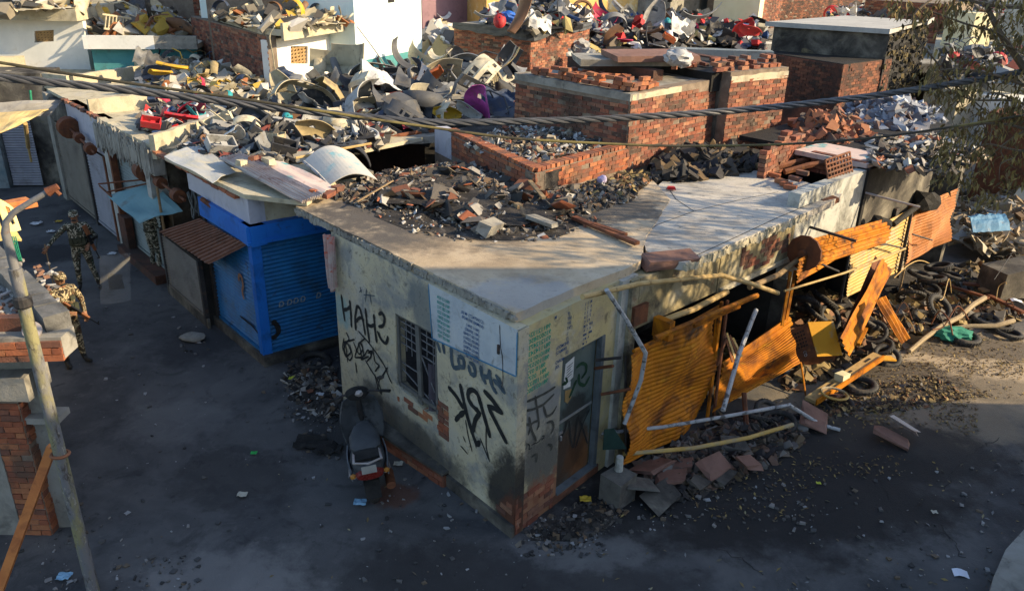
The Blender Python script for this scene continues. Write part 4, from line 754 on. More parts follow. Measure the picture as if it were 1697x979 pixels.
wbox(bw, 'lintel_wall', fW, .16, 2.1, 2.16, 2.9, -.22, 0, m_burntY); wbox(bw, 'lintel_wall', fW, 2.13, 4.35, 2.10, 2.9, -.22, .0, m_burntY); wbox(bw, 'plaster_patch', fW, 2.2, 4.3, 2.12, 2.2, -.1, .03, m_concY)
brick_wall(bw, [(fW, 2.7, 4.2, 2.25, 2.86, lambda s, z: noise.noise(V((s * 2.4, z * 3, 5))) > -.05 - (.3 if s < 3 else 0) * 0)], m_brick, 60, 81, proud=.008, depth=.04)
wbox(bw, 'pale_wall', fW, 4.37, 6.85, 1.75, 3.28, -.22, -.01, m_wallg); wbox(bw, 'blackened_wall', fW, 6.98, 10.4, 1.9, 3.25, -.22, -.02, m_burnt); wbox(bw, 'dark_post', fW, 6.86, 6.97, 1.7, 3.3, -.2, .03, m_black)
wbox(bw, 'wall_post', fW, .0, .15, -.05, 2.9, -.3, .0, m_burntY); wbox(bw, 'wall_post', fW, 4.5, 4.75, -.05, 1.74, -.3, -.04, m_burnt); wbox(bw, 'wall_post', fW, 8.6, 8.75, -.05, 2.2, -.2, .05, m_iron)
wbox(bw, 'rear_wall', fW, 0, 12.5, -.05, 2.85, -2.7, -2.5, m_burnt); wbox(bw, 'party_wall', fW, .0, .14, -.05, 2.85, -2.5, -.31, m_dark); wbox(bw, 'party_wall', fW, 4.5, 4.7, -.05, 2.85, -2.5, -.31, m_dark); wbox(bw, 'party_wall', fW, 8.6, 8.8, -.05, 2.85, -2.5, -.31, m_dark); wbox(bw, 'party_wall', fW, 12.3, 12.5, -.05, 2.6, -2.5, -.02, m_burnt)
wbox(bw, 'inner_floor', fW, .15, 12.3, -.05, .02, -2.5, -.0, m_ash)
wbox(bw, 'scorched_roof', fW, 7.3, 12.4, 3.26, 3.36, -3.0, -.3, m_black)
wbox(bw, 'pale_roof_patch', fW, 6.9, 8.0, 3.29, 3.38, -1.5, -.05, m_pinksheet)
brick_wall(bw, [(Frame(fW.p(5.6, 0, -1.4), fW.p(7.6, 0, -1.6)), 0, 2.0, 3.0, lambda s: 3.75 - .25 * abs(s - .9) + .12 * math.sin(s * 9), None), (Frame(fW.p(7.0, 0, -1.2), fW.p(6.95, 0, -.1)), 0, 1.1, 3.0, 3.42, None)], m_brick, 80, 82, depth=.14)
gr = thing('leaning_jali_panel', 'dark rusted iron grille leaning on the wall top of the burnt row', 'grille', fW.p(5.9, 3.3, -.2))
mb = MB(); g0, g1, g2 = at(1373, 303, 3.22), at(1413, 288, 3.25), at(1408, 252, 3.62); gx = g1 - g0; gy = g2 - g1
for k in range(9): a = g0 + gx * (k / 8); mb.tube([a, a + gy], .018, 5)
for k in range(6): a = g0 + gy * (k / 5); mb.tube([a, a + gx], .022, 5)
part('grille_bars', mb, m_rustd, gr, kind='stuff')
for i, (x, y, xx, yy) in enumerate(((1255, 275, 1335, 252), (1265, 282, 1380, 258), (1300, 285, 1378, 268), (1250, 262, 1310, 240))):
    mb = MB(); a, b = at(x, y, 3.1), at(xx, yy, 3.2 + .03 * i); mb.tube([a, a.lerp(b, .5) + V((0, 0, .03)), b], .06, 6)
    solo('fallen_beam', mb, m_rustd if i % 3 else m_wood, ['long rusty beam fallen across the black roof hole', 'orange rusted beam beside the four stacked bricks', 'short rusted beam end under the leaning grille', 'dark beam deepest in the black roof hole'][i], 'beam')
for i, (x, y, xx, yy) in enumerate(((1430, 232, 1600, 262), (1440, 240, 1610, 275), (1445, 253, 1575, 283), (1480, 228, 1610, 248), (1500, 240, 1625, 262), (1420, 218, 1560, 240))):
    mb = MB(); mb.tube([at(x, y, 3.42), at(xx, yy, 3.44)], .035, 6); solo('steel_bar', mb, m_iron, 'black steel bar lying among others on the scorched roof at right', 'bar', 'steel bars on the scorched roof')
for i, (x, y) in enumerate(((1295, 300), (1283, 290), (1310, 310), (1318, 296), (1330, 286), (1303, 305))):
    loose(at(x, y, RZ + .04 + (.08 if i in (3, 4) else 0)), math.atan2(fW.d.y, fW.d.x) + 1.57 + .1 * (i % 3), 'bricks at the end of the sunlit slab', 'loose red brick stacked at the far end of the sunlit roof slab')
# black gap strips / conduits on the wall
mb = MB(); mb.tube([fW.p(4.9, 2.6, .0), fW.p(5.1, 2.5, .75)], .025); solo('iron_stub', mb, m_iron, 'short black iron rod sticking out of the pale grey wall', 'rod')
mb = MB(); mb.tube([fW.p(6.9, 2.85, .02), fW.p(7.3, 2.7, .9)], .022); solo('iron_stub', mb, m_zinc, 'thin pale rod sticking out at the black wall post', 'rod')
mb = MB(); mb.box(at(1105, 431, RZ - .04), (.75, .28, .14), Matrix.Rotation(.35, 3, 'Z') @ Matrix.Rotation(.15, 3, 'X'), .08, rs); solo('broken_slab_piece', mb, m_rustb, 'reddish broken slab piece wedged in the gap between the two roof slabs', 'slab')
mb = MB(); mb.box(at(1372, 333, RZ - .06), (.4, .14, .1), Matrix.Rotation(.6, 3, 'Z'), .1, rs); solo('charred_timber', mb, m_rustd, 'charred timber stub at the pointed end of the sunlit slab', 'timber')
# ------------------------------------------------------------------ far background walls
def far(name, label, x0, y0, x1, y1, z, ztop, mat, brick=None, th=3.0):
    f = Frame(at(x0, y0, z), at(x1, y1, z)); t = thing(name, label, 'building', f.p(f.L / 2, 0)); wbox(t, 'front_wall', f, 0, f.L, 0, ztop, -th, 0, mat)
    if brick: brick_wall(t, [(f, 0, f.L, z - .6, ztop - .02, None)], brick, 0, int(x0))
    return t, f
far('purple_block', 'dull purple wall at the top edge left of the ochre wall', 700, 38, 806, 32, 3.6, 8, m_purple)
t, f = far('ochre_block', 'ochre and cream painted wall at the top edge', 806, 40, 1068, 34, 3.6, 8, m_ochre)
t, f = far('grey_block', 'shaded grey wall with a small vent beside the bright cream wall', 1066, 42, 1182, 30, 3.4, 9, m_conc)
wbox(t, 'vent', f, f.px(1110, 2)[0] - .25, f.px(1110, 2)[0] + .25, f.px(1110, 2)[1] - .05, f.px(1110, 2)[1] + .4, -.05, .015, m_dark)
far('cream_tower', 'bright sunlit cream wall at the top right of the scrap heap', 1178, 48, 1253, 52, 3.4, 9, m_creamw)
far('sunlit_brick_block', 'sunlit brick pier right of the bright cream wall', 1254, 40, 1292, 34, 3.4, 9, m_mortar, m_brick)
far('dark_brick_block', 'dark brick wall at the top edge behind the pale slab', 1292, 34, 1425, 26, 3.4, 9, m_mortar, m_brickd)
far('grey_brick_block', 'grey brick wall in the distance above the pale slab right end', 1425, 50, 1570, 62, 3.4, 4.9, m_mortar, m_brick)
far('low_roof_edge', 'low rooftop edge strewn with scrap at top right', 1545, 95, 1760, 110, 3.1, 3.5, m_concY, None, 12)
far('cream_stub', 'cream wall panel standing behind the leafy branches at top right', 1558, 75, 1604, 82, 3.5, 4.9, m_creamw, None, 1.0)
far('pale_corner_wall', 'pale greenish wall behind the branches at the right edge', 1650, 75, 1760, 85, 3.5, 7, m_wallg, None, 2.0)
far('white_low_wall', 'low white wall under the branches at the right edge', 1592, 185, 1690, 205, 2.6, 3.2, m_white, None, 1.2)
far('sand_pillar', 'sand coloured stub wall beside the pale ash heap', 1530, 195, 1578, 205, 2.4, 3.35, m_concY, None, .8)
t, f = far('rust_gate_wall', 'rusty corrugated sheds in shade at the right edge', 1610, 300, 1760, 330, 1.0, 3.0, m_rustd, None, 1.0)
for k in range(3): far('far_roof_block', ['distant dim building closing the view at upper left', 'distant dim building closing the view in the middle', 'distant dim building closing the view at upper right'][k], (-300, 500, 1250)[k], 20, (520, 1260, 2100)[k], 20, 3.2, 6, m_conc, None, 4)
poly = [at(880, 110, 3.0), at(1275, 100, 3.0), at(1600, 110, 3.0), at(1750, 60, 3.0), at(1750, 22, 3.0), at(600, 22, 3.0), at(700, 90, 3.0)]
rb = thing('rear_roofs', 'broad flat rooftops under the scrap heaps in the background', 'building', at(1100, 60, 3.0)); poly_part(rb, 'roof_deck', poly, 2.7, 3.05, m_conc)
poly_part(rb, 'left_deck', [at(-200, 40, 3.6), at(330, 40, 3.6), at(500, 18, 3.6), at(-200, 18, 3.6)], 3.3, 3.6, m_conc)
# ------------------------------------------------------------------ unseen block inferred from the near street's shade, outline shaped to cast it
ob = thing('shade_casting_block', 'unseen shade casting block right of the street beyond the frame', 'building', (22, 0, 0)); mb = MB(); prof = [(-22, -.05), (10.5, -.05), (10.2, 4.2), (6.3, 11.75), (-22, 11.75)]
mb.add([(x, y, z) for x in (15, 30) for y, z in prof], [(4, 3, 2, 1, 0), (5, 6, 7, 8, 9)] + [(i, (i + 1) % 5, 5 + (i + 1) % 5, 5 + i) for i in range(5)]); part('block_body', mb, m_conc, ob)
# ------------------------------------------------------------------ near left: roof corner, brick pier, lamp post
nb = thing('near_left_shop', 'brick edged flat roof corner strewn with junk at the lower left', 'building', (-5.3, 8.2, 0))
ec_ = at(118, 522, 3.0); eb = at(-20, 392, 3.0); fN = Frame(ec_, eb); e0 = V((ec_.x, ec_.y - .28, 0)); eL = V((-9.5, e0.y - .55, 0)); fN2 = Frame(e0, eL, True)
poly_part(nb, 'roof_slab', [e0, V((ec_.x, ec_.y, 0)), fN.p(9, 0), V((-14, 14, 0)), eL], 2.60, 2.86, m_conc)
rr = random.Random(8); m_cope = M('shade_darkened_coping', [(.10, .10, .095), (.17, .165, .155)], 3, .92, .6, 22, stains=[((.05, .048, .045), 2.6, .5, .68, .8), ((.24, .235, .22), 7, .58, .70, .6)])  # coping colour darkened to stand in for shade not cast on it
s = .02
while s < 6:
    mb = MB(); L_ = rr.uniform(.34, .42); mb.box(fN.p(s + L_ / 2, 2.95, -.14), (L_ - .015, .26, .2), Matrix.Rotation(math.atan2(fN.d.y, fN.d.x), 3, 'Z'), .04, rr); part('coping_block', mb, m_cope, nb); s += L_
poly_part(nb, 'lower_wall', [e0 + V((-.45, .3, 0)), fN.p(.1, 0, -.35), fN.p(9, 0, -.35), V((-14, 13.6, 0)), eL + V((0, .35, 0))], -.05, 2.59, m_conc)
brick_wall(nb, [(fN2, 0, fN2.L, 2.585, 2.82, None)], m_brickr, 80, 91, proud=.03, depth=.12)
mb = MB(); mb.obox(fN2.p(.42, 2.862, -.3), fN2.d * 3, fN2.n * .12, V((0, 0, .16))); part('inner_kerb', mb, m_brickd, nb)
can = MB(); cc = fN2.p(.32, 2.90, -.10); can.lathe(cc, [(.085, 0), (.10, .02), (.10, .05), (.07, .055), (.06, .07)], 20, (.25, -.75, .6)); solo('round_tin_lid', can, m_zinc, 'round grey tin set in the brick corner of the near left roof', 'tin')
pr = thing('brick_pier', 'narrow raw brick pier below the near left roof corner', 'pier', (-5.6, 7.95, 0))
xr, xl = aty(70, 820, 7.95).x, aty(22, 820, 7.95).x; fQ = Frame((xl, 7.95), (xr, 7.95))
wbox(pr, 'pier_core', fQ, .0, fQ.L, -.05, 1.98, -.4, 0, m_mortar); brick_wall(pr, [(fQ, 0, fQ.L, 0, 1.95, None)], m_brickr, 120, 92); 
fQ2 = Frame((xr, 7.95), (xr, 8.35)); brick_wall(pr, [(fQ2, 0, .4, 0, 1.95, None)], m_brickr, 80, 93)
wbox(pr, 'concrete_bracket', fQ, .02, .55, 1.99, 2.3, -.4, .08, m_conc); wbox(pr, 'plaster_wall', fQ, -3, -.002, -.05, 1.6, -.4, .02, m_conc)
wbox(pr, 'ledge', fQ, .1, .75, 1.62, 1.7, -.3, -.02, m_conc)
lpst = thing('lamp_post', 'slim yellow grey street lamp post with a bent arm at the left edge', 'lamp post', (-4.745, 7.02, 0))
mb = MB(); P0 = V((-4.745, 7.02, 0)); mb.tube([P0, P0 + V((0, 0, 2.2)), P0 + V((0, 0, 4.0))], [.068, .064, .06], 14)
part('pole', mb, M('blistered_pole_paint', [(.17, .16, .09), (.25, .23, .115)], 2.2, .8, .4, 20, stretch=(3, 3, 1.2), stains=[((.15, .15, .16), 1.3, .46, .56, .95), ((.05, .04, .03), 5, .55, .64, .85), ((.36, .34, .27), 7, .58, .66, .7), ((.10, .09, .07), 14, .58, .66, .7)]), lpst, smooth=True)
mb = MB(); arm = [P0 + V((0, 0, 3.85)), aty(9, 385, 7.02), aty(10, 368, 7.02), aty(24, 351, 7.04), aty(50, 335, 7.08), aty(84, 315, 7.15)]
mb.tube(arm, [.044, .04, .03, .028, .027, .026], 12); part('bent_arm', mb, M('dull_grey_pipe', [(.13, .13, .135), (.19, .185, .18)], 5, .6, .3, stains=[((.15, .08, .05), 4, .56, .7, .7)]), lpst, smooth=True)
mb = MB(); a, b = aty(78, 319, 7.14), aty(96, 309, 7.18); mb.tube([a, b], [.045, .03], 8); mb.tube([a.lerp(b, .6), a.lerp(b, .6) + V((.05, 0, -.06))], .02, 6); part('rusted_tip', mb, m_rustd, lpst)
mb = MB(); mb.lathe(P0 + V((0, 0, 3.6)), [(.075, 0), (.085, .02), (.085, .1), (.07, .12)], 14); part('collar', mb, m_iron, lpst)
br = thing('timber_brace', 'orange timber prop leaning against the lamp post', 'timber', (-5.2, 7.1, 0))
a = aty(84, 742, 7.1); b = aty(-6, 985, 6.7); mb = MB(); d = (b - a); sd_ = d.cross(V((0, 1, 0))).normalized() * .095; mb.obox(a - sd_ / 2, d, sd_, V((0, .06, 0))); part('brace_plank', mb, m_woodo, br)
mb = MB(); mb.torus(P0 + V((0, 0, a.z - .02)), (0, .1, 1), .085, .018, 20, 6); mb.tube([a, a + V((.12, -.04, .05)), a + V((.2, .0, -.05))], .012, 5); part('rope_tie', mb, M('brown_rope', [(.2, .08, .04), (.28, .12, .06)], 8, .9, .2), br)
# plastic chair, plank and junk on the near roof
ch = thing('plastic_chair', 'broken yellow plastic chair on the near left roof edge', 'chair', at(10, 400, 2.9))
o = at(14, 400, 2.86)
mb = MB(); ux, uz = V((.36, .18, 0)), V((-.12, .10, .42))
mb.sheet(lambda u, v: o + V((-.30, -.05, .12)) + ux * (u * 1.15) + uz * v * (1.25 - .5 * abs(u - .5) ** 2 * 4 * v) + V((.1, -.25, 0)) * math.sin(math.pi * u) * .4, 12, 10, .035, lambda u, v: .2 < v < .8 and int(u * 12) % 3 == 1 and .1 < u < .9)
m_chair = M('yellowed_plastic', [(.56, .42, .12), (.62, .50, .22)], 3, .5, .1, stains=[((.25, .17, .06), 4, .56, .7, .7)])
part('backrest', mb, m_chair, ch, smooth=True)
mb = MB(); mb.sheet(lambda u, v: o + V((-.35, -.05, .10)) + ux * u * 1.1 + V((.25, -.3, -.03)) * v + V((0, 0, .05 * math.sin(u * 3))), 6, 6, .03); part('seat', mb, m_chair, ch)
for k in range(2): mb = MB(); mb.tube([o + V((-.3 + .4 * k, -.1 + .1 * k, .1)), o + V((-.32 + .45 * k, -.2 + .1 * k, 0))], .025, 6); part('leg', mb, m_chair, ch)
mb = MB(); a, b = at(0, 345, 3.0), at(52, 330, 3.05); fr_ = Frame(a, b); mb.obox(fr_.p(-.3, 2.98, 0), fr_.d * (fr_.L + .3), fr_.n * .25, V((0, 0, .07))); mb.obox(fr_.p(-.3, 3.052, .02), fr_.d * (fr_.L + .22), fr_.n * .2, V((0, 0, .06))); solo('stacked_plank', mb, m_woodo, 'short orange planks stacked behind the broken yellow chair', 'planks')
jr = random.Random(4)
for i, (x, y, xx, yy, r_) in enumerate(((30, 470, 60, 500, .05), (45, 505, 75, 515, .03), (25, 450, 32, 470, .05), (0, 490, 25, 480, .02))):
    mb = MB(); a, b = at(x, y, 2.92), at(xx, yy, 2.95); mb.tube([a, b], r_, 8); solo(['pipe_offcut', 'pipe_offcut', 'tap_fitting', 'thin_rod'][i], mb, m_zinc, ['thick grey pipe offcut on the near left roof', 'short pale pipe offcut nearest the round tin', 'grey metal fitting beside the lamp post collar', 'thin rod at the left edge of the near roof'][i], 'pipe')
mb = MB(); cpts_ = [at(30 + 18 * math.sin(k * .7), 480 + 14 * math.cos(k * .63) + k * .6, 2.90) for k in range(26)]; mb.tube(cpts_, .013, 5); solo('coiled_cable', mb, M('pale_cable', [(.35, .33, .3), (.42, .4, .36)], 6, .7, .1), 'pale coiled cable lying on the near left roof', 'cable')
mb = MB()
for k in range(3): mb.tube([at(20 + k * 3, 392, 3.15), at(24 + k * 3, 410, 3.05), at(32 + k * 2, 432, 2.95)], .008, 5)
solo('nylon_rope', mb, m_green, 'green nylon cord hanging from the broken chair', 'cord')
mb = MB(); mb.tube([at(50, 150, 3.2) , at(52, 170, 2.9), at(52, 180, 2.8)], .03, 6); solo('green_tassel', mb, m_green, 'green twisted cord tied above the tan awning', 'cord')
jm = MB(); rr = random.Random(31)
for k in range(160):
    p = at(rr.uniform(-30, 95), rr.uniform(430, 530), 2.88); jm.box(p, (rr.uniform(.02, .1), rr.uniform(.02, .07), rr.uniform(.01, .04)), Euler((rr.uniform(-.3, .3), rr.uniform(-.3, .3), rr.uniform(0, 3))).to_matrix(), .2, rr)
solo('roof_litter', jm, M('pale_grit', [(.6, .6, .6), (1, 1, 1)], 9, .9, .3, island=[(.25, .24, .23), (.40, .39, .37), (.15, .14, .13), (.22, .12, .08)]), kind='stuff')
# ------------------------------------------------------------------ right yard: hanging shutters, pipes, box
def sheet_thing(name, label, cat, a, b, c, d, mat, nw, wave=.012, t=.006, nu=2, jit=.05, seed=1, extra=None):
    t_ = thing(name, label, cat, (V(a) + V(b)) / 2); nv = nw * 6; mb = MB(); mb.quadsheet(a, b, c, d, max(nu, 6), nv, t, wave, nw, jit, seed); part('slat_curtain', mb, mat, t_, kind='stuff')
    if extra: extra(t_)
    return t_
def hyp(px_, py_, s, n): return fW.p(s, 0, n)
def W(x, y, n): s, z = fW.px(x, y, n); return fW.p(s, z, n)
def sh1(t_):
    mb = MB(); mb.tube([W(1050, 582, .27), W(1120, 548, .25), W(1192, 508, .22)], .03, 6); mb.tube([W(1085, 560, .3), W(1255, 489, .55)], .04, 6); mb.tube([W(1150, 540, .32), W(1225, 507, .5)], .035, 6); part('top_rail', mb, m_rust, t_)
    mb = MB(); a, b = W(1037, 590, .05), W(1037, 770, .25); mb.tube([a, b], .02, 5); part('guide_edge', mb, m_iron, t_)
sheet_thing('sagging_shutter', 'large orange rusted roller shutter sagging next to the doorway', 'shutter', W(1034, 772, .30), W(1160, 700, .12), W(1193, 508, .20), W(1045, 588, .26), m_rust, 27, .0065, .006, 10, .16, 3, sh1)
def sh2(t_):
    mb = MB(); a, b = W(1196, 605, -.05), W(1308, 528, .12); mb.tube([a, b], .05, 6); mb.tube([a + V((0, 0, -.1)), b + V((.03, -.05, -.06))], .04, 6); part('top_rail', mb, m_rust, t_)
sheet_thing('collapsed_shutter', 'orange shutter folded outward beside the fallen metal box', 'shutter', W(1178, 688, .25), W(1325, 604, .75), W(1307, 533, .12), W(1192, 615, -.1), m_rust, 18, .0065, .006, 10, .16, 5, sh2)
js = thing('shutter_post', 'splintered rusty guide posts between the two near shutters', 'post', fW.p(2.2, 0, .2))
for i, (x, y, xx, yy, n0, n1, r_) in enumerate(((1193, 500, 1168, 700, .25, .2, .035), (1203, 498, 1180, 690, .28, .22, .03), (1186, 510, 1176, 640, .2, .22, .02), (1200, 560, 1186, 605, .3, .3, .03))):
    mb = MB(); a, b = W(x, y, n0), W(xx, yy, n1); d = b - a; mb.obox(a, d, fW.d * r_ * 1.6, fW.n * r_); part('guide_strip', mb, m_rust if i % 2 == 0 else m_rustd, js)
bt = thing('torn_strips', 'torn brown slat strips dangling between the near shutters', 'slats', W(1215, 580, .2))
for i in range(4): mb = MB(); a, b = W(1197 + i * 5, 548 + i * 4, .1), W(1212 + i * 5, 600 - i * 3, .25); mb.obox(a, b - a, fW.d * .05, fW.n * .015); part('slat_strip', mb, m_rusty if i % 2 else m_rustd, bt)
# upper roll, disc, yellow sheet, far orange shutter
ru = thing('rolled_shutter', 'long half rolled orange shutter with a round rusty end disc', 'shutter', W(1385, 420, .3))
ra, rb_ = W(1322, 418, .18), W(1448, 372, .15)
ax = (rb_ - ra).normalized()
def rollfn(u, v):
    c = ra.lerp(rb_, v); ang = -1.9 + u * 3.4; r_ = .24 + .02 * math.sin(u * 60) ; return c + fW.n * (r_ * math.cos(ang) + .1) + V((0, 0, 1)) * r_ * math.sin(ang) + V((0, 0, -.12 * v))
mb = MB(); mb.sheet(rollfn, 60, 8, .008); part('slat_roll', mb, m_rust, ru, kind='stuff')
mb = MB(); mb.quadsheet(W(1318, 470, .36), W(1415, 412, .30), W(1440, 385, .36), W(1325, 430, .42), 6, 40, .006, .012, 7, .05, 7); part('loose_slats', mb, m_rust, ru, kind='stuff')
mb = MB(); mb.lathe(W(1333, 419, .30), [(.02, -.02), (.30, -.02), (.30, .02), (.07, .03), (.06, .12)], 12, tuple(-ax)); part('end_disc', mb, m_rustd, ru)
mb = MB(); mb.ico(rb_ + fW.n * .1, (.22, .16, .2), random.Random(3), .2, 2); part('charred_hub', mb, m_black, ru)
ys = sheet_thing('yellow_shutter', 'pale yellow scorched shutter hanging between black posts', 'shutter', W(1403, 492, .10), W(1498, 446, .10), W(1510, 345, .06), W(1412, 396, .10), m_rusty, 18, .008, .006, 6, .04, 9)
sheet_thing('far_shutter', 'dark orange shutter bulging out at the far end of the burnt row', 'shutter', W(1500, 440, .12), W(1574, 398, .5), W(1588, 312, .35), W(1510, 345, .05), M('deep_orange_rust', [(.34, .12, .03), (.46, .18, .045)], 2.6, .7, .3, 40, stains=[((.12, .06, .03), 2.2, .52, .68, .8), ((.05, .04, .035), 5, .6, .72, .7)]), 17, .012, .006, 6, .12, 11)
mb = MB(); mb.tube([W(1480, 372, .12), W(1520, 342, .14)], .06, 10); mb.ico(W(1530, 335, .14), (.32, .22, .24), random.Random(5), .25, 2); solo('charred_axle', mb, m_black, 'charred shutter axle hub above the far orange shutter', 'axle')
for i, (x, y, xx, yy, n, r_, m_) in enumerate(((1413, 392, 1392, 500, .14, .03, 0), (1512, 345, 1488, 460, .14, .035, 0), (1500, 440, 1487, 500, .2, .02, 1))):
    mb = MB(); mb.tube([W(x, y, n), W(xx, yy, n + .02)], r_, 6); solo('iron_post', mb, m_iron if m_ == 0 else m_wood, ['black iron post left of the pale yellow shutter', 'black iron post right of the pale yellow shutter', 'thin wooden prop below the far orange shutter'][i], 'post')
for i, (x, y, xx, yy, n) in enumerate(((1415, 392, 1500, 412, .2), (1420, 408, 1470, 405, .2), (1512, 388, 1545, 398, .3))):
    mb = MB(); mb.tube([W(x, y, n), W(xx, yy, n + .1)], .018, 5); solo('iron_bracket', mb, m_iron, ['upper black bracket bar crossing the yellow shutter', 'lower black bracket bar crossing the yellow shutter', 'black bar across the far orange shutter'][i], 'bar')
# strips bent forward
for i, (q, m_) in enumerate((((W(1392, 560, 1.0), W(1408, 590, 1.0), W(1478, 450, .7), W(1462, 428, .7)), m_rust), ((W(1388, 568, .9), W(1400, 560, .95), W(1462, 432, .45), W(1450, 425, .45)), m_rustd), ((W(1450, 498, 1.1), W(1466, 490, 1.1), W(1508, 560, 1.6), W(1494, 570, 1.6)), m_rust))):
    mb = MB(); mb.quadsheet(*q, 18, 10, .006, .02, 3, .03, i, axis='u' if i == 2 else 'u'); solo('bent_strip', mb, m_, ['bright orange bent shutter strip standing in front of the yellow shutter', 'dark rusty bent strip behind the bright orange one', 'orange corrugated strip leaning the other way beside the tyres'][i], 'metal strip')
# the metal box
bx = thing('rusty_box', 'rusty orange metal box with a yellow lid face tipped on the rubble', 'box', at(1345, 575, .5))
k0 = at(1312, 602, .45); k1 = at(1350, 592, .48); k2 = at(1392, 588, .5)
p1_, p2_ = at(1356, 592, .40), at(1301, 600, .55)
q1_ = at(1340, 536, .92)
O_ = at(1354, 590, .42); yb_ = O_.y; X_ = aty(1394, 588, yb_ + .12) - O_; Y_ = aty(1313, 606, yb_ + .10) - O_; Z_ = aty(1339, 535, yb_ + .06) - O_
mb = MB(); mb.obox(O_, X_, Y_, Z_); part('box_body', mb, m_rustd, bx)
nX = X_.cross(Z_).normalized(); mb = MB(); mb.obox(O_ + nX * .004 - X_ * .02, X_ * 1.04, nX * .02, Z_ * 1.03); part('yellow_face', mb, M('yellow_enamel', [(.50, .24, .02), (.60, .31, .03)], 2, .55, .2, stains=[((.30, .27, .2), 3, .56, .66, .7), ((.2, .08, .02), 6, .6, .72, .7)]), bx)
fbx = Frame(O_, O_ + Y_)
nY = Z_.cross(Y_).normalized(); mb = MB(); Yn = Y_ / 10; Zn = Z_ / 10
for r_ in range(5):
    for c in range(6): mb.obox(O_ + Yn * (2.2 + c * 1.05) + Zn * (4.0 + r_ * 1.05) + nY * .002, Yn * .6, Zn * .45, nY * .006)
part('vent_slots', mb, m_black, bx, kind='stuff')
mb = MB()
for r_, c in ((2.4, 4.0), (1.6, 4.0)):
    cpt = O_ + Yn * c + Zn * r_ + nY * .012; mb.tube([cpt + (Yn * math.cos(t) * .5 + Zn * math.sin(t) * .38) for t in [k * .7 for k in range(10)]], .006, 4)
part('chalk_mark', mb, m_steelw, bx)
mb = MB(); mb.tube([at(1327, 600, .45), at(1331, 625, .25), at(1335, 655, .05)], .016, 6); part('prop_leg', mb, m_rust, bx)
# pipes and poles
def pole(name, label, pts, r_, mat, cat='pole', n=8):
    mb = MB(); mb.tube(pts, r_, n); return solo(name, mb, mat, label, cat, smooth=True)
pole('bent_pole', 'bent peeling white pole standing between door and orange shutter', [W(1005, 480, .35), W(1038, 530, .42), W(1070, 585, .55), W(1062, 630, .5), W(1035, 702, .45)], .03, m_steelw)
pole('long_white_pole', 'long white pole lying across the front of the burnt shops', [at(995, 718, .62), at(1100, 707, .60), at(1200, 690, .58), at(1310, 670, .55)], .028, m_steelw)
pole('curved_pole', 'curved peeling pole end dipping to the ground by the leaf litter', [at(1308, 671, .50), at(1332, 686, .25), at(1360, 703, .08), at(1392, 712, .04)], .03, m_steelw)
pole('rust_pipe', 'rusty brown pipe lying above the broken slabs', [at(1033, 752, .35), at(1150, 742, .33), at(1240, 725, .3), at(1314, 703, .3)], .032, m_rusty)
pole('leaning_pole', 'pale straight pole leaning in the gap between the two shutters', [W(1253, 513, .35), W(1225, 585, .6), W(1198, 680, .95)], .035, m_steelw)
pole('lintel_pole', 'long bamboo pole fixed under the scorched lintel', [W(965, 492, .32), W(1060, 470, .22), W(1195, 456, .18), W(1245, 470, .35), W(1290, 486, .55)], .035, m_bamboo)
pole('shutter_pole', 'rust coloured round pole above the sagging shutter', [W(1095, 532, .12), W(1150, 512, .12), W(1205, 483, .12)], .045, m_bamboo)
pole('upper_pole', 'brown pole running up to the round rusty disc', [W(1242, 476, .2), W(1290, 455, .22), W(1330, 425, .25)], .045, m_wood)
pole('cross_bar', 'thin pale bar stretching from the rolled shutter towards the yellow one', [W(1300, 482, .35), W(1400, 452, .6), W(1500, 412, .8)], .02, m_bamboo)
pole('short_bar', 'thin iron bar crossing below the disc', [W(1360, 437, .4), W(1390, 450, .6)], .02, m_iron)
for i, (x, y, xx, yy) in enumerate(((1318, 448, 1303, 530), (1310, 450, 1296, 540))): pole('frame_upright', ['right upright of the orange frame by the metal box', 'left upright of the orange frame by the metal box'][i], [W(x, y, .25), W(xx, yy, .4)], .03, m_rust, 'post', 4)
pole('wood_stake', 'short brown stake standing in the rubble behind the white pole', [at(1238, 720, 0), at(1233, 650, .55)], .04, m_rustd, 'stake', 6)
mb = MB(); a = W(1045, 540, .0); mb.obox(a, fW.d * .3, fW.n * .05, V((0, 0, .28))); solo('shutter_plate', mb, m_rustd, 'dark rust plate at the top left of the sagging shutter', 'plate')
mb = MB(); mb.obox(W(1080, 555, .05), fW.d * .12, fW.n * .28, V((0, 0, .28))); solo('orange_bracket', mb, m_rust, 'small orange bracket inside the top of the sagging shutter', 'bracket')
for i, (x, y, xx, yy) in enumerate(((993, 598, 1020, 588), (1000, 655, 1035, 640), (990, 612, 1005, 602))):
    mb = MB(); mb.tube([fR.p(*fR.px(x, y, .1), .06), fR.p(*fR.px(xx, yy, .3), .4)], .022, 6); solo('hinge_bar', mb, m_rustd if i else m_iron, ['bent dark bar sticking out at the top of the door post', 'reddish bar sticking out halfway up the door post', 'small dark hook by the upper door hinge'][i], 'bar')
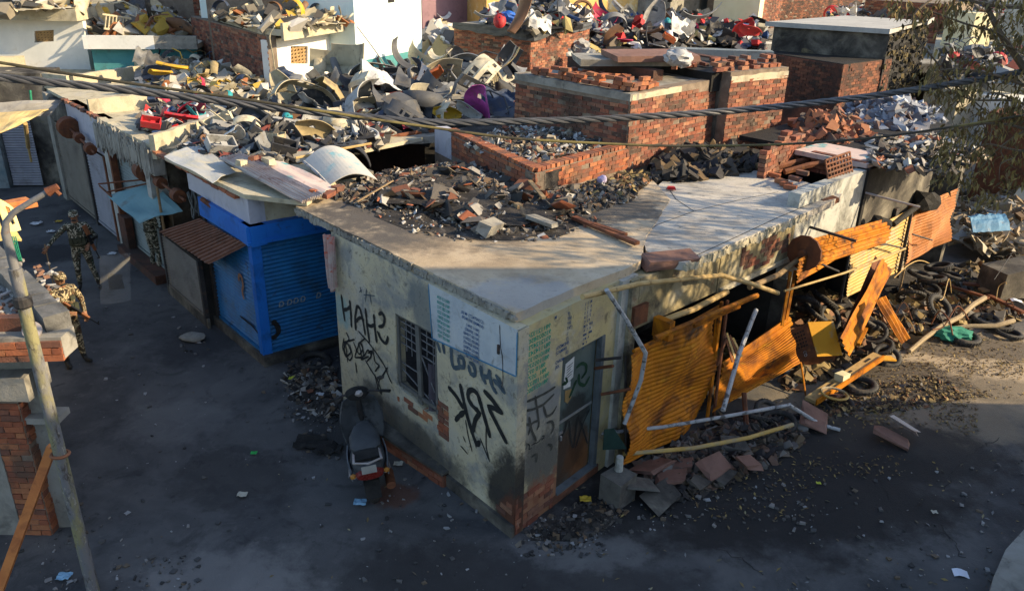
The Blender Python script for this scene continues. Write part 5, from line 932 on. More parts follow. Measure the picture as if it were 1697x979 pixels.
# concrete block with a stub at the door
cb = thing('concrete_block', 'square concrete block with a white stub standing at the doorway', 'block', at(1022, 830, 0))
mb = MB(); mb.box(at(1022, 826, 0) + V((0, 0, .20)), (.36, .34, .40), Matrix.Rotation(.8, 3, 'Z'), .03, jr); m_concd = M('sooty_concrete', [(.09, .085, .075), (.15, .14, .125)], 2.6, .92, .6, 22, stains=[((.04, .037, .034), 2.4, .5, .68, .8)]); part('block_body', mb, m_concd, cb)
mb = MB(); mb.tube([at(1020, 822, 0) + V((.02, .05, z)) for z in (.4, .62)], [.06, .05], 8); part('stub', mb, m_wallg, cb)
mb = MB(); g = at(1002, 752, .5); mb.sheet(lambda u, v: fR.p(*fR.px(998, 755, .2), .2) + V((.35 * u * (1 - v * .6), .1 * u, .1 - .04 * u + .33 * v)), 6, 6, .012); solo('green_flap', mb, M('dark_green_sheet', [(.01, .03, .025), (.02, .05, .04)], 5, .6, .2), 'dark green metal flap hanging under the end of the white pole', 'sheet')
def spline_(P, n=6):
    out = []
    for i in range(len(P) - 1):
        a, b, c, d = P[max(0, i - 1)], P[i], P[i + 1], P[min(len(P) - 1, i + 2)]
        for k in range(n): t = k / n; out.append(.5 * (2 * b + (c - a) * t + (2 * a - 5 * b + 4 * c - d) * t * t + (3 * b - a - 3 * c + d) * t ** 3))
    return out + [P[-1]]
# tyres
TYM = []
def tyre_mesh(R, r_, seed):
    mb = MB(); mb.torus((0, 0, 0), (0, 0, 1), R, r_, 32, 10, .95)
    for k in range(32):
        a = 2 * math.pi * k / 32; R3 = Matrix.Rotation(a, 3, 'Z'); mb.box(R3 @ V((R + r_ * .93, 0, 0)), (r_ * .22, R * .1, r_ * 1.1), R3, .05, random.Random(k))
    return mb.mesh('tyre', m_rubber, smooth=True)
for R, r_ in ((.235, .06), (.25, .045), (.22, .05)): TYM.append(tyre_mesh(R, r_, 1))
ty = random.Random(12)
def tyre(x, y, z, tilt, label, k=None, sc=1.0):
    k = ty.randrange(3) if k is None else k; o = bpy.data.objects.new('tyre', TYM[k]); COL.objects.link(o); o.location = at(x, y, z); o.rotation_euler = tilt; o.scale = (sc,) * 3; WL[o.name] = o.location.copy()
    return tag(o, label, 'tyre', 'scrap tyres in the sunlit yard')
tyre(1425, 638, .06, (.05, -.05, 0), 'worn tyre lying flat alone in the leaf litter below the yellow box', 0, 1.05)
tyre(1557, 510, .35, (.75, .15, .4), 'tyre propped upright on the heap behind the crossed branches', 0, 1.1); tyre(1535, 528, .12, (.2, .1, 0), 'tyre lying under the upright one behind the crossed branches', 0)
tyre(1597, 558, .08, (.08, .05, 0), 'flat tyre holding the green net', 0, 1.1); tyre(1388, 668, .02, (.3, .1, 0), 'half buried tyre at the end of the white pole', 1)
GT = 'thin scrap tyre tangled in the heap under the far orange shutter'
for x, y, z in ((1525, 455, .5), (1545, 462, .5), (1575, 455, .5), (1540, 478, .3), (1510, 490, .3), (1556, 442, .6)): tyre(x, y, z, (ty.uniform(-.7, .7), ty.uniform(-.7, .7), 0), GT)
for x, y, z in ((1335, 505, .6), (1352, 518, .5), (1368, 498, .6), (1375, 525, .4)): tyre(x, y, z, (ty.uniform(-.9, .9), ty.uniform(-.9, .9), 0), 'scrap tyre piled in the dark opening behind the metal box')
for x, y, z in ((1455, 575, .15), (1445, 550, .3), (1470, 590, .1), (1438, 530, .4)): tyre(x, y, z, (ty.uniform(-.5, .5), ty.uniform(-.5, .5), 0), 'scrap tyre between the bent orange strips')
for x, y, z in ((1635, 530, .1), (1655, 540, .08), (1672, 552, .06)): tyre(x, y, z, (ty.uniform(-.4, .4), ty.uniform(-.4, .4), 0), 'scrap tyre in the row right of the crossed branches')
for x, y, z in ((1250, 690, .05), (1275, 688, .12), (1290, 700, .08)): tyre(x, y, z, (ty.uniform(-.5, .5), ty.uniform(-.5, .5), 0), 'thin tyre lying behind the white pole', 1)
tyre(522, 598, .05, (.1, .1, 0), 'dark tyre on the lane at the foot of the blue shutter', 0)
# branches
for i, (pts, r_) in enumerate(((((1507, 582), (1530, 562), (1560, 540), (1590, 525), (1612, 505), (1632, 493)), .06), (((1518, 548), (1560, 546), (1610, 540), (1650, 540), (1680, 531)), .055))):
    mb = MB(); P = [at(x, y, .05 + (.35 if i == 0 else .25) * k / 5) for k, (x, y) in enumerate(pts)]; mb.tube(P, [r_ * (.7 + .3 * k / len(P)) for k in range(len(P))], 8)
    solo('bare_branch', mb, M('bare_bark', [(.26, .20, .12), (.38, .30, .19)], 5, .9, .4, 30), ['bare branch crossing over the other in front of the tyres', 'bare branch lying level beneath the crossing one'][i], 'branch', smooth=True)
mb = MB(); gc_ = at(1580, 553, .12)
mb.ico(gc_, (.36, .22, .13), random.Random(3), .18, 3); solo('green_net', mb, M('green_net', [(.02, .16, .11), (.035, .23, .16)], 8, .8, .4, 60), 'crumpled green net lying in the flat tyre', 'net')
# timber with white brick, planks
tm = thing('notched_timber', 'notched orange timber with a pale block on it lying below the metal box', 'timber', at(1400, 630, .2))
a, b = at(1333, 662, .12), at(1446, 588, .28); d = b - a; s_ = d.cross(V((0, 0, 1))).normalized()
mb = MB(); mb.obox(a, d, s_ * .20, V((0, 0, .06))); part('timber_body', mb, m_bamboo, tm)
mb = MB(); mb.obox(a + s_ * .2, d * .98, s_ * .03, V((0, 0, .10))); part('timber_lip', mb, m_rust, tm)
mb = MB()
for t_ in (.25, .52, .8): mb.obox(a + d * t_ + s_ * .06 + V((0, 0, .055)), d * .08, s_ * .04, V((0, 0, .012)))
part('mortice_slot', mb, m_black, tm)
mb = MB(); mb.box(a + d * .42 + s_ * .12 + V((0, 0, .12)), (.2, .16, .13), Matrix.Rotation(.6, 3, 'Z'), .06, jr); solo('pale_block', mb, m_creamw, 'pale cream brick resting on the notched timber', 'brick')
mb = MB(); a, b = at(1440, 590, .2), at(1476, 592, .12); d = b - a; mb.obox(a, d, d.cross(V((0, 0, 1))).normalized() * .16, V((0, 0, .03))); solo('yellow_plank', mb, M('yellow_enamel', []), 'short yellow plank just beyond the notched timber', 'plank')
for i, (x, y, xx, yy, w_, m_) in enumerate(((1412, 570, 1432, 530, .14, m_rust), (1595, 470, 1680, 478, .1, m_rustd), (1560, 470, 1640, 495, .08, m_rustd), (1620, 480, 1697, 470, .18, m_wood), (1640, 490, 1700, 520, .1, m_rustd))):
    mb = MB(); a, b = at(x, y, .25), at(xx, yy, .35); d = b - a; mb.obox(a, d, d.cross(V((0, 0, 1))).normalized() * w_, V((0, 0, .05)))
    solo('loose_plank', mb, m_, ['orange plank standing behind the notched timber', 'dark plank across the rubble behind the level branch', 'narrow dark plank above the upright tyre', 'wide tan plank at the right edge of the rubble', 'dark plank sloping down at the right edge'][i], 'plank')
wb = thing('wire_basket', 'rusty slatted drum lying under the notched timber beside the flat tyre', 'drum', at(1385, 648, .1))
for k in range(4): mb = MB(); mb.torus(at(1383, 652, .06 + .085 * k), (.05, .05, 1), .21, .022, 20, 5); part('hoop', mb, m_rusty if k % 2 else m_rust, wb)
# broken slabs and fragments by the shop front
GF = 'broken slabs below the sagging shutter'
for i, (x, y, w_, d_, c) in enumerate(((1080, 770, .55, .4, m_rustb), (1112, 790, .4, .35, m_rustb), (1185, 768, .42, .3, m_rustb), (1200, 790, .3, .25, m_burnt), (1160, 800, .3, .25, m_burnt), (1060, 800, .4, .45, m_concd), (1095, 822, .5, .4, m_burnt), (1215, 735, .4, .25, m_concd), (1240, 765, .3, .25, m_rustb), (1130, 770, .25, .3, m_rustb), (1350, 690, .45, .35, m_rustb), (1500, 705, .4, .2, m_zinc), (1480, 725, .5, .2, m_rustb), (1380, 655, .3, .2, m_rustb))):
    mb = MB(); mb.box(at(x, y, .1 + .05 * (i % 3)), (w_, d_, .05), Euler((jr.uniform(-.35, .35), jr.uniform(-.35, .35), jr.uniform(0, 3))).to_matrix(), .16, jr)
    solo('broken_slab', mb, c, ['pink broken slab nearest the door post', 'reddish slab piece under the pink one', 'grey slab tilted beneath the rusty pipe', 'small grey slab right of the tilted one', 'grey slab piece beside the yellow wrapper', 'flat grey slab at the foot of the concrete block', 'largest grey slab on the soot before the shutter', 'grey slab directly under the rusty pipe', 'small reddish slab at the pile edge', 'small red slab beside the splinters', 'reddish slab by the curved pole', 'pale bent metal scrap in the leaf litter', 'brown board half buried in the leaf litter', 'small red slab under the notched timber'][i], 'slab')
# yard far right
mb = MB(); mb.box(at(1680, 462, .5), (1.4, .7, .7), Matrix.Rotation(.3, 3, 'Z'), .1, jr); solo('dark_masonry_lump', mb, m_burnt, 'dark lump of fallen masonry at the right edge', 'rubble')
mb = MB(); mb.sheet(lambda u, v: at(1612, 385, 1.0) + V((1.0 * u, .5 * v + .2 * u, .28 * math.sin(v * 2.2) + .06 * noise.noise(V((u * 5, v * 5, 1))))), 10, 8, .02); solo('blue_tarp', mb, M('faded_blue_tarp', [(.05, .16, .30), (.10, .24, .38)], 3, .7, .3, stains=[((.2, .2, .2), 4, .58, .7, .6)]), 'faded blue tarp lying on the pale rubble at right', 'tarp')
for i, (x, y) in enumerate(((1592, 948), (1683, 497))): 
    mb = MB(); p = at(x, y, .012 if i == 0 else .45); mb.sheet(lambda u, v: p + V((.22 * (u - .5) + .03 * v, .13 * (v - .5) - .03 * u, .02 * math.sin(u * 5))), 4, 3, .003); solo('white_paper', mb, M('litter_paper', [(.62, .66, .75), (.7, .72, .78)], 5, .8, 0), ['white paper sheet on the street at the bottom right', 'crumpled white paper on the rubble at the right edge'][i], 'paper')
kc = thing('street_kerb_wall', 'rounded concrete parapet corner at the bottom right', 'parapet', at(1690, 985, 0)); mb = MB(); mb.prism([(p.x, p.y) for p in (at(1632, 1010, .25), at(1645, 960, .25), at(1665, 915, .25), at(1697, 880, .25), at(1800, 840, .25), at(1900, 1010, .25))], -.05, .3); part('parapet_body', mb, m_conc, kc)

for i in range(14):
    mb = MB(); x, y = jr.uniform(1440, 1690), jr.uniform(420, 540); p = at(x, y, .35); q = at(x + jr.uniform(-70, 70), y + jr.uniform(-25, 25), jr.uniform(.2, .9))
    mb.tube(spline_([p, p.lerp(q, .35) + V((0, .1, jr.uniform(.1, .4))), p.lerp(q, .7) + V((0, 0, jr.uniform(0, .3))), q]), jr.uniform(.008, .016), 5); solo('wire_scrap', mb, [m_bamboo, m_iron, m_rustd][i % 3], ['pale bent wire', 'black bent wire', 'rusty bent wire'][i % 3] + ' sticking out of the tyre heap in the yard', 'wire', 'wires in the tyre heap')
# ------------------------------------------------------------------ heaps: a mound with countless small chips, plus single scrap pieces on top
PAL_ASH = [(.05, .045, .04), (.12, .11, .10), (.30, .28, .26), (.42, .41, .39), (.09, .075, .06), (.20, .15, .10), (.035, .03, .03), (.24, .09, .05), (.16, .13, .10), (.33, .29, .22), (.06, .06, .06), (.48, .47, .46)]
PAL_DARK = [(.05, .045, .04), (.09, .08, .07), (.025, .023, .021), (.17, .14, .11), (.04, .035, .03), (.13, .085, .05), (.28, .26, .23), (.035, .03, .028), (.20, .08, .045), (.11, .10, .09), (.06, .05, .04), (.40, .38, .35), (.22, .18, .13), (.03, .03, .03)]
PAL_GREY = [(.06, .06, .065), (.13, .13, .135), (.22, .22, .22), (.34, .33, .31), (.03, .03, .03), (.42, .38, .30), (.10, .11, .13), (.28, .26, .22), (.05, .05, .05), (.18, .05, .04), (.5, .49, .46), (.09, .08, .07)]
PAL_YEL = [(.10, .09, .07), (.42, .28, .05), (.34, .32, .28), (.5, .44, .30), (.06, .055, .05), (.22, .19, .14), (.48, .46, .42), (.16, .14, .11), (.30, .12, .05)]
PAL_COL = [(.04, .04, .045), (.10, .10, .11), (.38, .38, .38), (.45, .03, .03), (.05, .05, .05), (.26, .24, .20), (.6, .58, .55), (.04, .08, .2), (.16, .13, .10), (.08, .07, .07), (.38, .30, .12)]
PAL_PALE = [(.45, .44, .42), (.58, .56, .52), (.30, .29, .27), (.2, .2, .2), (.38, .30, .16), (.5, .42, .25), (.12, .12, .12)]
PAL_BLUE = [(.20, .22, .27), (.30, .33, .38), (.42, .45, .50), (.12, .12, .14), (.16, .10, .08), (.25, .25, .27)]
PAL_RUB = [(.34, .27, .18), (.42, .35, .24), (.27, .21, .14), (.20, .15, .09), (.48, .43, .33), (.15, .10, .06), (.30, .30, .29)]
PAL_LITTER = [(.10, .07, .035), (.16, .11, .05), (.06, .045, .03), (.24, .17, .07), (.13, .12, .11), (.30, .22, .09), (.045, .04, .035), (.2, .1, .05)]
def hmat(n, pal): return M('scrap_mix_' + n, [(.75, .75, .75), (1, 1, 1)], 7, .8, .3, 30, island=pal)
def inpoly(p, poly):
    c = False; j = len(poly) - 1
    for i in range(len(poly)):
        a, b = poly[i], poly[j]
        if (a[1] > p[1]) != (b[1] > p[1]) and p[0] < (b[0] - a[0]) * (p[1] - a[1]) / (b[1] - a[1]) + a[0]: c = not c
        j = i
    return c
def edged(p, poly):
    m = 1e9
    for i in range(len(poly)):
        a, b = V(poly[i]), V(poly[(i + 1) % len(poly)]); d = b - a; t = max(0, min(1, (V(p) - a).dot(d) / max(1e-9, d.dot(d)))); m = min(m, (a + d * t - V(p)).length)
    return m
def heap(name, pxpoly, z, h, n, pal, size, seed, base=m_ash, ramp=1.2, flat=.5, label=None, thin=False):
    poly = [tuple(at(x, y, z))[:2] for x, y in pxpoly]; r = random.Random(seed)
    x0, x1 = min(p[0] for p in poly), max(p[0] for p in poly); y0, y1 = min(p[1] for p in poly), max(p[1] for p in poly)
    def H(x, y):
        if not inpoly((x, y), poly): return -.05
        e = min(1, edged((x, y), poly) / ramp); return h * (e ** .8) * (.55 + .6 * noise.noise(V((x * 1.3, y * 1.3, seed)))) + .04 * noise.noise(V((x * 6, y * 6, seed)))* e
    nx, ny = max(4, min(60, int((x1 - x0) / .18))), max(4, min(60, int((y1 - y0) / .18)))
    mb = MB(); g = {}
    for i in range(nx + 1):
        for j in range(ny + 1):
            x = x0 + (x1 - x0) * i / nx; y = y0 + (y1 - y0) * j / ny; hh = H(x, y)
            if inpoly((x, y), poly): g[i, j] = len(mb.v); mb.v.append(V((x, y, z + .004 + max(0, hh))))
    mb.cur = 0
    for i in range(nx):
        for j in range(ny):
            q = [g.get((i, j)), g.get((i + 1, j)), g.get((i + 1, j + 1)), g.get((i, j + 1))]
            q = [k for k in q if k is not None]
            if len(q) >= 3: mb.f.append(tuple(q)); mb.mi.append(0)
    mb.cur = 1; k = 0
    while k < n:
        x, y = r.uniform(x0, x1), r.uniform(y0, y1)
        if not inpoly((x, y), poly): continue
        k += 1; s = size * (r.random() ** 1.8 * 1.6 + .25)
        R = Euler((r.uniform(-.9, .9), r.uniform(-.9, .9), r.uniform(0, 6))).to_matrix()
        dims = (s * r.uniform(.6, 1.5), s * r.uniform(.5, 1.1), s * (r.uniform(.06, .2) if thin or r.random() < .45 else r.uniform(.3, .8) * flat * 1.6))
        mb.box((x, y, z + max(0, H(x, y)) + s * .12), dims, R, .24, r)
    o = solo(name, mb, [base, hmat(name, pal)], label, None, None, 'stuff')
    return lambda px_, py_: None, H, poly
# scrap shapes -----------------------------------------------------------------------------------------
SC = {}
def scrap_protos():
    def mk(n, fn, nu, nv, t=.012, hole=None, smooth=True):
        mb = MB(); mb.sheet(fn, nu, nv, t, hole); SC[n] = mb.mesh(n, m_conc, smooth=smooth)
    def bumper(u, v):
        a = (u - .5) * 2; wr = abs(a) ** 3
        return V((a * (.8 - .12 * wr), -.45 * wr + .10 * math.sin(v * math.pi) * (1 - .4 * wr) + (.03 if .42 < v < .58 else 0), (v - .5) * (.52 + .1 * (1 - wr)) + .05 * wr))
    mk('plastic_bumper', bumper, 26, 12, .014, lambda u, v: (.3 < u < .7 and .12 < v < .34) or (.12 < u < .2 and .18 < v < .36) or (.8 < u < .88 and .18 < v < .36) or (.34 < u < .66 and .62 < v < .8 and (int(u * 26) % 3)))
    mk('cut_bumper', lambda u, v: bumper(u * .6 + .4, v) + V((-.25, 0, 0)), 18, 12, .014, lambda u, v: (v > .85 and u < .35) or (.2 < u < .5 and .15 < v < .36) or (u < .1 and v < .4))
    mk('side_panel', lambda u, v: V(((u - .5) * .75, .12 * math.cos((v - .5) * 2.4) + .08 * (u - .4) ** 2, (v - .5) * (.38 * math.sin(math.pi * (u * .82 + .12)) + .04))), 14, 9, .012, lambda u, v: .35 < u < .5 and .4 < v < .6)
    mk('mudguard', lambda u, v: V((.34 * math.cos(u * 2.6 + .2), .12 * (v - .5) * 2 * (1 - .3 * abs(u - .5)), .34 * math.sin(u * 2.6 + .2) - .05 * (2 * v - 1) ** 2)), 16, 7, .01)
    mk('front_apron', lambda u, v: V(((u - .5) * (.2 + .5 * math.sin(math.pi * min(1, v * .8 + .12))), .16 * (1 - ((u - .5) * 2) ** 2) + .2 * (v - .5) ** 2, (v - .5) * .85)), 12, 12, .012, lambda u, v: .36 < u < .64 and .55 < v < .78)
    mk('torn_sheet', lambda u, v: V(((u - .5) * .9, (v - .5) * .6 + .06 * math.sin(u * 17), .10 * math.sin(u * 4 + v * 2) + .12 * noise.noise(V((u * 3, v * 3, 1))))), 12, 8, .008, lambda u, v: noise.noise(V((u * 4, v * 4, 7))) > .32 and (u > .7 or v > .7 or u < .2))
    mk('lamp_cowl', lambda u, v: V((.22 * math.sin(v * 1.5 + .12) * math.cos(u * 6.283), .28 * math.sin(v * 1.5 + .12) * math.sin(u * 6.283), .24 * math.cos(v * 1.5))), 18, 8, .01, lambda u, v: .05 < u < .3 and .3 < v < .8)
    mk('curled_fender', lambda u, v: V((.5 * math.sin(u * 1.9 - .6), .16 * (v - .5) + .05 * math.sin(u * 3), .45 * (1 - math.cos(u * 1.9 - .6)) + .05 * math.cos(v * 3.1))), 16, 6, .012)
    mb = MB()
    for k in range(8): mb.box((-.35 + .1 * k, 0, 0), (.03, .04, .34), Matrix.Rotation(.25, 3, 'Y'))
    mb.box((0, 0, .18), (.85, .05, .05)); mb.box((0, 0, -.18), (.85, .05, .05)); SC['radiator_grille'] = mb.mesh('radiator_grille', m_conc)
    mb = MB(); mb.box((0, 0, 0), (.5, .32, .04), jit=.03, rng=random.Random(1)); mb.box((0, .15, .09), (.5, .03, .18)); mb.box((0, -.15, .09), (.5, .03, .18)); mb.box((.24, 0, .09), (.03, .28, .18)); mb.box((-.24, 0, .07), (.03, .28, .14)); mb.box((.05, 0, .06), (.12, .12, .1)); SC['broken_housing'] = mb.mesh('broken_housing', m_conc)
    mb = MB(); mb.sheet(lambda u, v: V(((u - .5) * .75, (v - .5) * (.2 + .1 * u) , .07 * math.cos((v - .5) * 3) + .07 * (u - .5) ** 2 * 4)), 10, 6, .07); SC['seat_pad'] = mb.mesh('seat_pad', m_conc, smooth=True)
    mb = MB(); mb.tube([(-.5, 0, 0), (-.2, .05, .22), (.2, 0, .25), (.45, -.08, .05), (.5, -.3, 0)], .022, 6); mb.tube([(-.2, .05, .22), (-.1, .3, .05), (.3, .28, .02)], .02, 6); SC['tube_scrap'] = mb.mesh('tube_scrap', m_conc, smooth=True)
    mb = MB(); mb.torus((0, 0, 0), (0, 0, 1), .2, .03, 24, 6, 1.5)
    for k in range(5): a = k * 1.2566; mb.box((.1 * math.cos(a), .1 * math.sin(a), 0), (.2, .03, .03), Matrix.Rotation(a, 3, 'Z'))
    SC['wheel_rim'] = mb.mesh('wheel_rim', m_conc, smooth=True)
    mb = MB(); mb.ico((0, 0, .14), (.32, .24, .18), random.Random(4), .16, 3); SC['stuffed_sack'] = mb.mesh('stuffed_sack', m_conc, smooth=True)
scrap_protos()
def pm(name, c, rough=.5, v=.25):
    d = tuple(x * .72 for x in c); return M(name, [d, c], 3, rough + .12, .25, 30, stains=[(tuple(.4 * x + .03 for x in c), 2.6, .50, .68, .75), ((.12, .10, .075), 4.5, .54, .68, .75), ((.03, .028, .025), 8, .60, .70, .7)])
PC = {'black': pm('black_plastic', (.035, .035, .038)), 'charcoal': pm('charcoal_plastic', (.075, .078, .085)), 'grey': pm('grey_plastic', (.19, .195, .20)), 'pale grey': pm('pale_grey_plastic', (.36, .36, .35)), 'beige': pm('beige_plastic', (.46, .40, .27)), 'cream': pm('cream_plastic', (.58, .52, .38)), 'white': pm('white_plastic', (.66, .66, .64)), 'red': pm('red_plastic', (.50, .025, .03)), 'crimson': pm('crimson_plastic', (.40, .02, .07)), 'orange': pm('orange_plastic', (.55, .13, .03)), 'yellow': pm('yellow_plastic', (.60, .36, .03)), 'blue': pm('blue_plastic', (.02, .13, .55)), 'pink': pm('magenta_plastic', (.48, .08, .36)), 'teal': pm('teal_plastic', (.03, .32, .36)), 'brown': pm('brown_plastic', (.20, .10, .05)), 'silver': pm('silver_plastic', (.42, .43, .44), .35), 'navy': pm('navy_plastic', (.04, .06, .11)), 'tan': pm('tan_plastic', (.36, .28, .14))}
WORDS = {'plastic_bumper': 'plastic bumper', 'cut_bumper': 'cut off bumper piece', 'side_panel': 'scooter side panel', 'mudguard': 'mudguard', 'front_apron': 'scooter front apron', 'torn_sheet': 'torn plastic sheet', 'lamp_cowl': 'lamp cowl', 'curled_fender': 'curled fender', 'radiator_grille': 'slatted grille', 'broken_housing': 'broken housing', 'seat_pad': 'seat pad', 'tube_scrap': 'bent tube frame', 'wheel_rim': 'wheel rim', 'stuffed_sack': 'stuffed sack'}
def scrap(kind, colour, pos, rot, sc, label, group):
    o = put(kind, SC[kind], None, pos, rot, PC[colour]); o.scale = (sc, sc, sc); return tag(o, label, WORDS[kind], group)
def scatter(place, H, poly, z, n, seed, colours, kinds, s0=.6, s1=1.0, lift=.1):
    r = random.Random(seed); xs = [p[0] for p in poly]; ys = [p[1] for p in poly]; k = 0; grp = 'scrap pieces ' + place; seen = {}
    while k < n:
        x, y = r.uniform(min(xs), max(xs)), r.uniform(min(ys), max(ys))
        if not inpoly((x, y), poly): continue
        k += 1; kd = r.choice(kinds); c = r.choice(colours); s = r.uniform(s0, s1)
        scrap(kd, c, (x, y, z + max(0, H(x, y)) + lift * s + .05), (r.uniform(-.9, .9), r.uniform(-.9, .9), r.uniform(0, 6.28)), s, '%s %s %s' % (c, WORDS[kd], place), grp)
ALLK = ['plastic_bumper', 'cut_bumper', 'side_panel', 'mudguard', 'front_apron', 'torn_sheet', 'curled_fender', 'broken_housing', 'tube_scrap', 'radiator_grille', 'seat_pad', 'wheel_rim']
SMALLK = ['side_panel', 'mudguard', 'front_apron', 'torn_sheet', 'curled_fender', 'broken_housing', 'tube_scrap', 'wheel_rim', 'cut_bumper']
# middle bumper heap
BIGN = 0
_, H, P = heap('bumper_heap_base', [(452, 205), (560, 215), (700, 222), (858, 200), (868, 130), (800, 118), (700, 125), (560, 140), (462, 155)], 3.1, .42, 1500, PAL_GREY, .24, 1, m_black)
scatter('in the bumper heap between the brick rooms', H, P, 3.1, 52, 2, ['charcoal', 'grey', 'black', 'pale grey', 'grey', 'charcoal', 'navy', 'silver', 'beige', 'cream', 'pale grey'], ALLK + ['plastic_bumper', 'cut_bumper', 'curled_fender'], .8, 1.35, .2)
GB_ = 'big bumpers standing on the middle heap'
def big(kind, colour, x, y, z, rot, sc, label): scrap(kind, colour, at(x, y, z), rot, sc, label, GB_)
big('plastic_bumper', 'beige', 505, 148, 3.75, (1.0, .35, .5), 1.15, 'large beige bumper curled at the left end of the middle heap')
big('cut_bumper', 'tan', 545, 150, 3.65, (.5, -.5, -.5), 1.25, 'tan bumper piece slanting down towards the cables')
big('cut_bumper', 'beige', 557, 108, 3.95, (-.25, .1, .1), 1.75, 'tall beige panel standing up in front of the jali wall')
big('cut_bumper', 'cream', 590, 140, 3.8, (.6, .3, 2.6), 1.1, 'cream bumper with square openings in the middle of the heap')
big('plastic_bumper', 'pale grey', 632, 122, 3.75, (.7, .15, .1), 1.2, 'pale grey bumper lying behind the cream one')
big('torn_sheet', 'white', 640, 130, 3.85, (.5, .2, .4), 1.4, 'white torn panel with a dark slot at the foot of the pale blue house')
big('side_panel', 'beige', 470, 150, 3.6, (.3, 1.1, .3), 1.3, 'beige panel on edge at the far left of the middle heap')
big('cut_bumper', 'cream', 605, 172, 3.55, (.9, .1, 1.2), 1.0, 'cream bumper end closest to the cables')
big('torn_sheet', 'charcoal', 638, 172, 3.5, (.8, .4, 1.1), 1.3, 'charcoal sheet hanging beside the cream bumper end')
big('plastic_bumper', 'silver', 745, 112, 3.85, (.8, -.45, .3), 1.25, 'silver bumper with one upswept end right of the pale blue house')
big('curled_fender', 'cream', 735, 95, 3.9, (.2, .4, 2.4), 1.2, 'cream upswept fender tip right of the pale blue house')
big('curled_fender', 'grey', 820, 120, 3.8, (.2, -.3, .3), 1.5, 'long grey fender sweeping up before the tarpaulin room')
big('curled_fender', 'tan', 832, 112, 3.85, (.1, -.2, .5), 1.2, 'tan fender edge beside the long grey one')
big('front_apron', 'orange', 710, 130, 3.75, (1.1, .3, 1.2), .95, 'orange red scooter apron with pale lettering on the heap')
big('front_apron', 'pink', 790, 178, 3.6, (.5, .4, -.6), 1.15, 'bright magenta scooter apron near the twisted cable')
big('side_panel', 'pale grey', 772, 185, 3.5, (.5, .3, -.6), 1.0, 'pale trim ring lying against the magenta apron')
big('side_panel', 'blue', 672, 172, 3.55, (.9, .2, .3), 1.0, 'bright blue scooter panel near the cable')
big('mudguard', 'charcoal', 698, 168, 3.6, (1.3, .2, .4), 1.5, 'charcoal wheel arch ring right of the blue panel')
big('torn_sheet', 'charcoal', 690, 145, 3.6, (.3, .4, .2), 1.3, 'charcoal rounded sheet between the blue and orange panels')
big('torn_sheet', 'grey', 755, 145, 3.65, (.4, -.2, .5), 1.4, 'grey sheet folded over below the silver bumper')
big('torn_sheet', 'navy', 838, 168, 3.5, (.8, -.2, -.2), 1.3, 'navy sheet hanging beside the brick tower')
big('side_panel', 'yellow', 742, 190, 3.4, (.4, .2, .2), .9, 'yellow panel low beside the cable left of the magenta apron')
big('side_panel', 'crimson', 655, 190, 3.4, (.4, .9, .8), .7, 'small crimson panel left of the blue panel')
big('torn_sheet', 'crimson', 690, 210, 3.2, (.1, .1, .4), .8, 'crimson strip under the crossing cables')
big('broken_housing', 'white', 785, 120, 3.7, (.1, .1, .2), 1.7, 'long white board lying before the tarpaulin room')
# nearer grey mix
_, H, P = heap('near_scrap_base', [(292, 240), (330, 262), (420, 275), (520, 262), (600, 250), (655, 225), (600, 195), (470, 185), (380, 200)], 3.2, .22, 1700, PAL_GREY, .17, 3, m_concY)
scatter('in the grey scrap above the blue shop', H, P, 3.2, 40, 4, ['charcoal', 'black', 'grey', 'beige', 'pale grey', 'black', 'brown', 'navy', 'cream'], SMALLK + ['radiator_grille'], .55, .95, .12)
GN = 'bigger scrap pieces above the blue shop'
def near(kind, c, x, y, z, rot, sc, label): scrap(kind, c, at(x, y, z), rot, sc, label, GN)
near('mudguard', 'cream', 408, 218, 3.5, (.4, .5, .6), 1.0, 'cream domed scooter mudguard at the parapet end')
near('front_apron', 'white', 384, 230, 3.45, (1.0, .2, .9), .7, 'white scooter shell beside the cream mudguard')
near('broken_housing', 'charcoal', 420, 200, 3.6, (.6, .4, -.5), 1.3, 'dark crate shaped housing with pale ribs under the cables')
near('radiator_grille', 'pale grey', 490, 215, 3.5, (-.9, .2, .2), 1.1, 'pale slatted grille lying flat under the cables')
near('side_panel', 'tan', 525, 218, 3.5, (.5, .3, .6), 1.1, 'tan folded panel right of the slatted grille')
near('mudguard', 'cream', 560, 205, 3.45, (1.4, .2, .3), 1.0, 'cream curved trim under the cables')
near('wheel_rim', 'silver', 612, 222, 3.4, (.3, .2, 0), .9, 'round silver hub near the burnt pit edge')
near('broken_housing', 'pale grey', 365, 245, 3.35, (.5, .2, .7), 1.0, 'pale grey frame standing at the corrugated sheet end')
near('broken_housing', 'black', 470, 248, 3.35, (.3, .3, .3), .9, 'black engine lump with pale hoses on the near scrap')
near('plastic_bumper', 'black', 560, 246, 3.3, (1.2, 0, .15), .9, 'long black bumper strip lying before the pale sheet')
near('lamp_cowl', 'teal', 476, 196, 3.55, (.9, .2, .3), .5, 'small pale blue round cap under the cables')
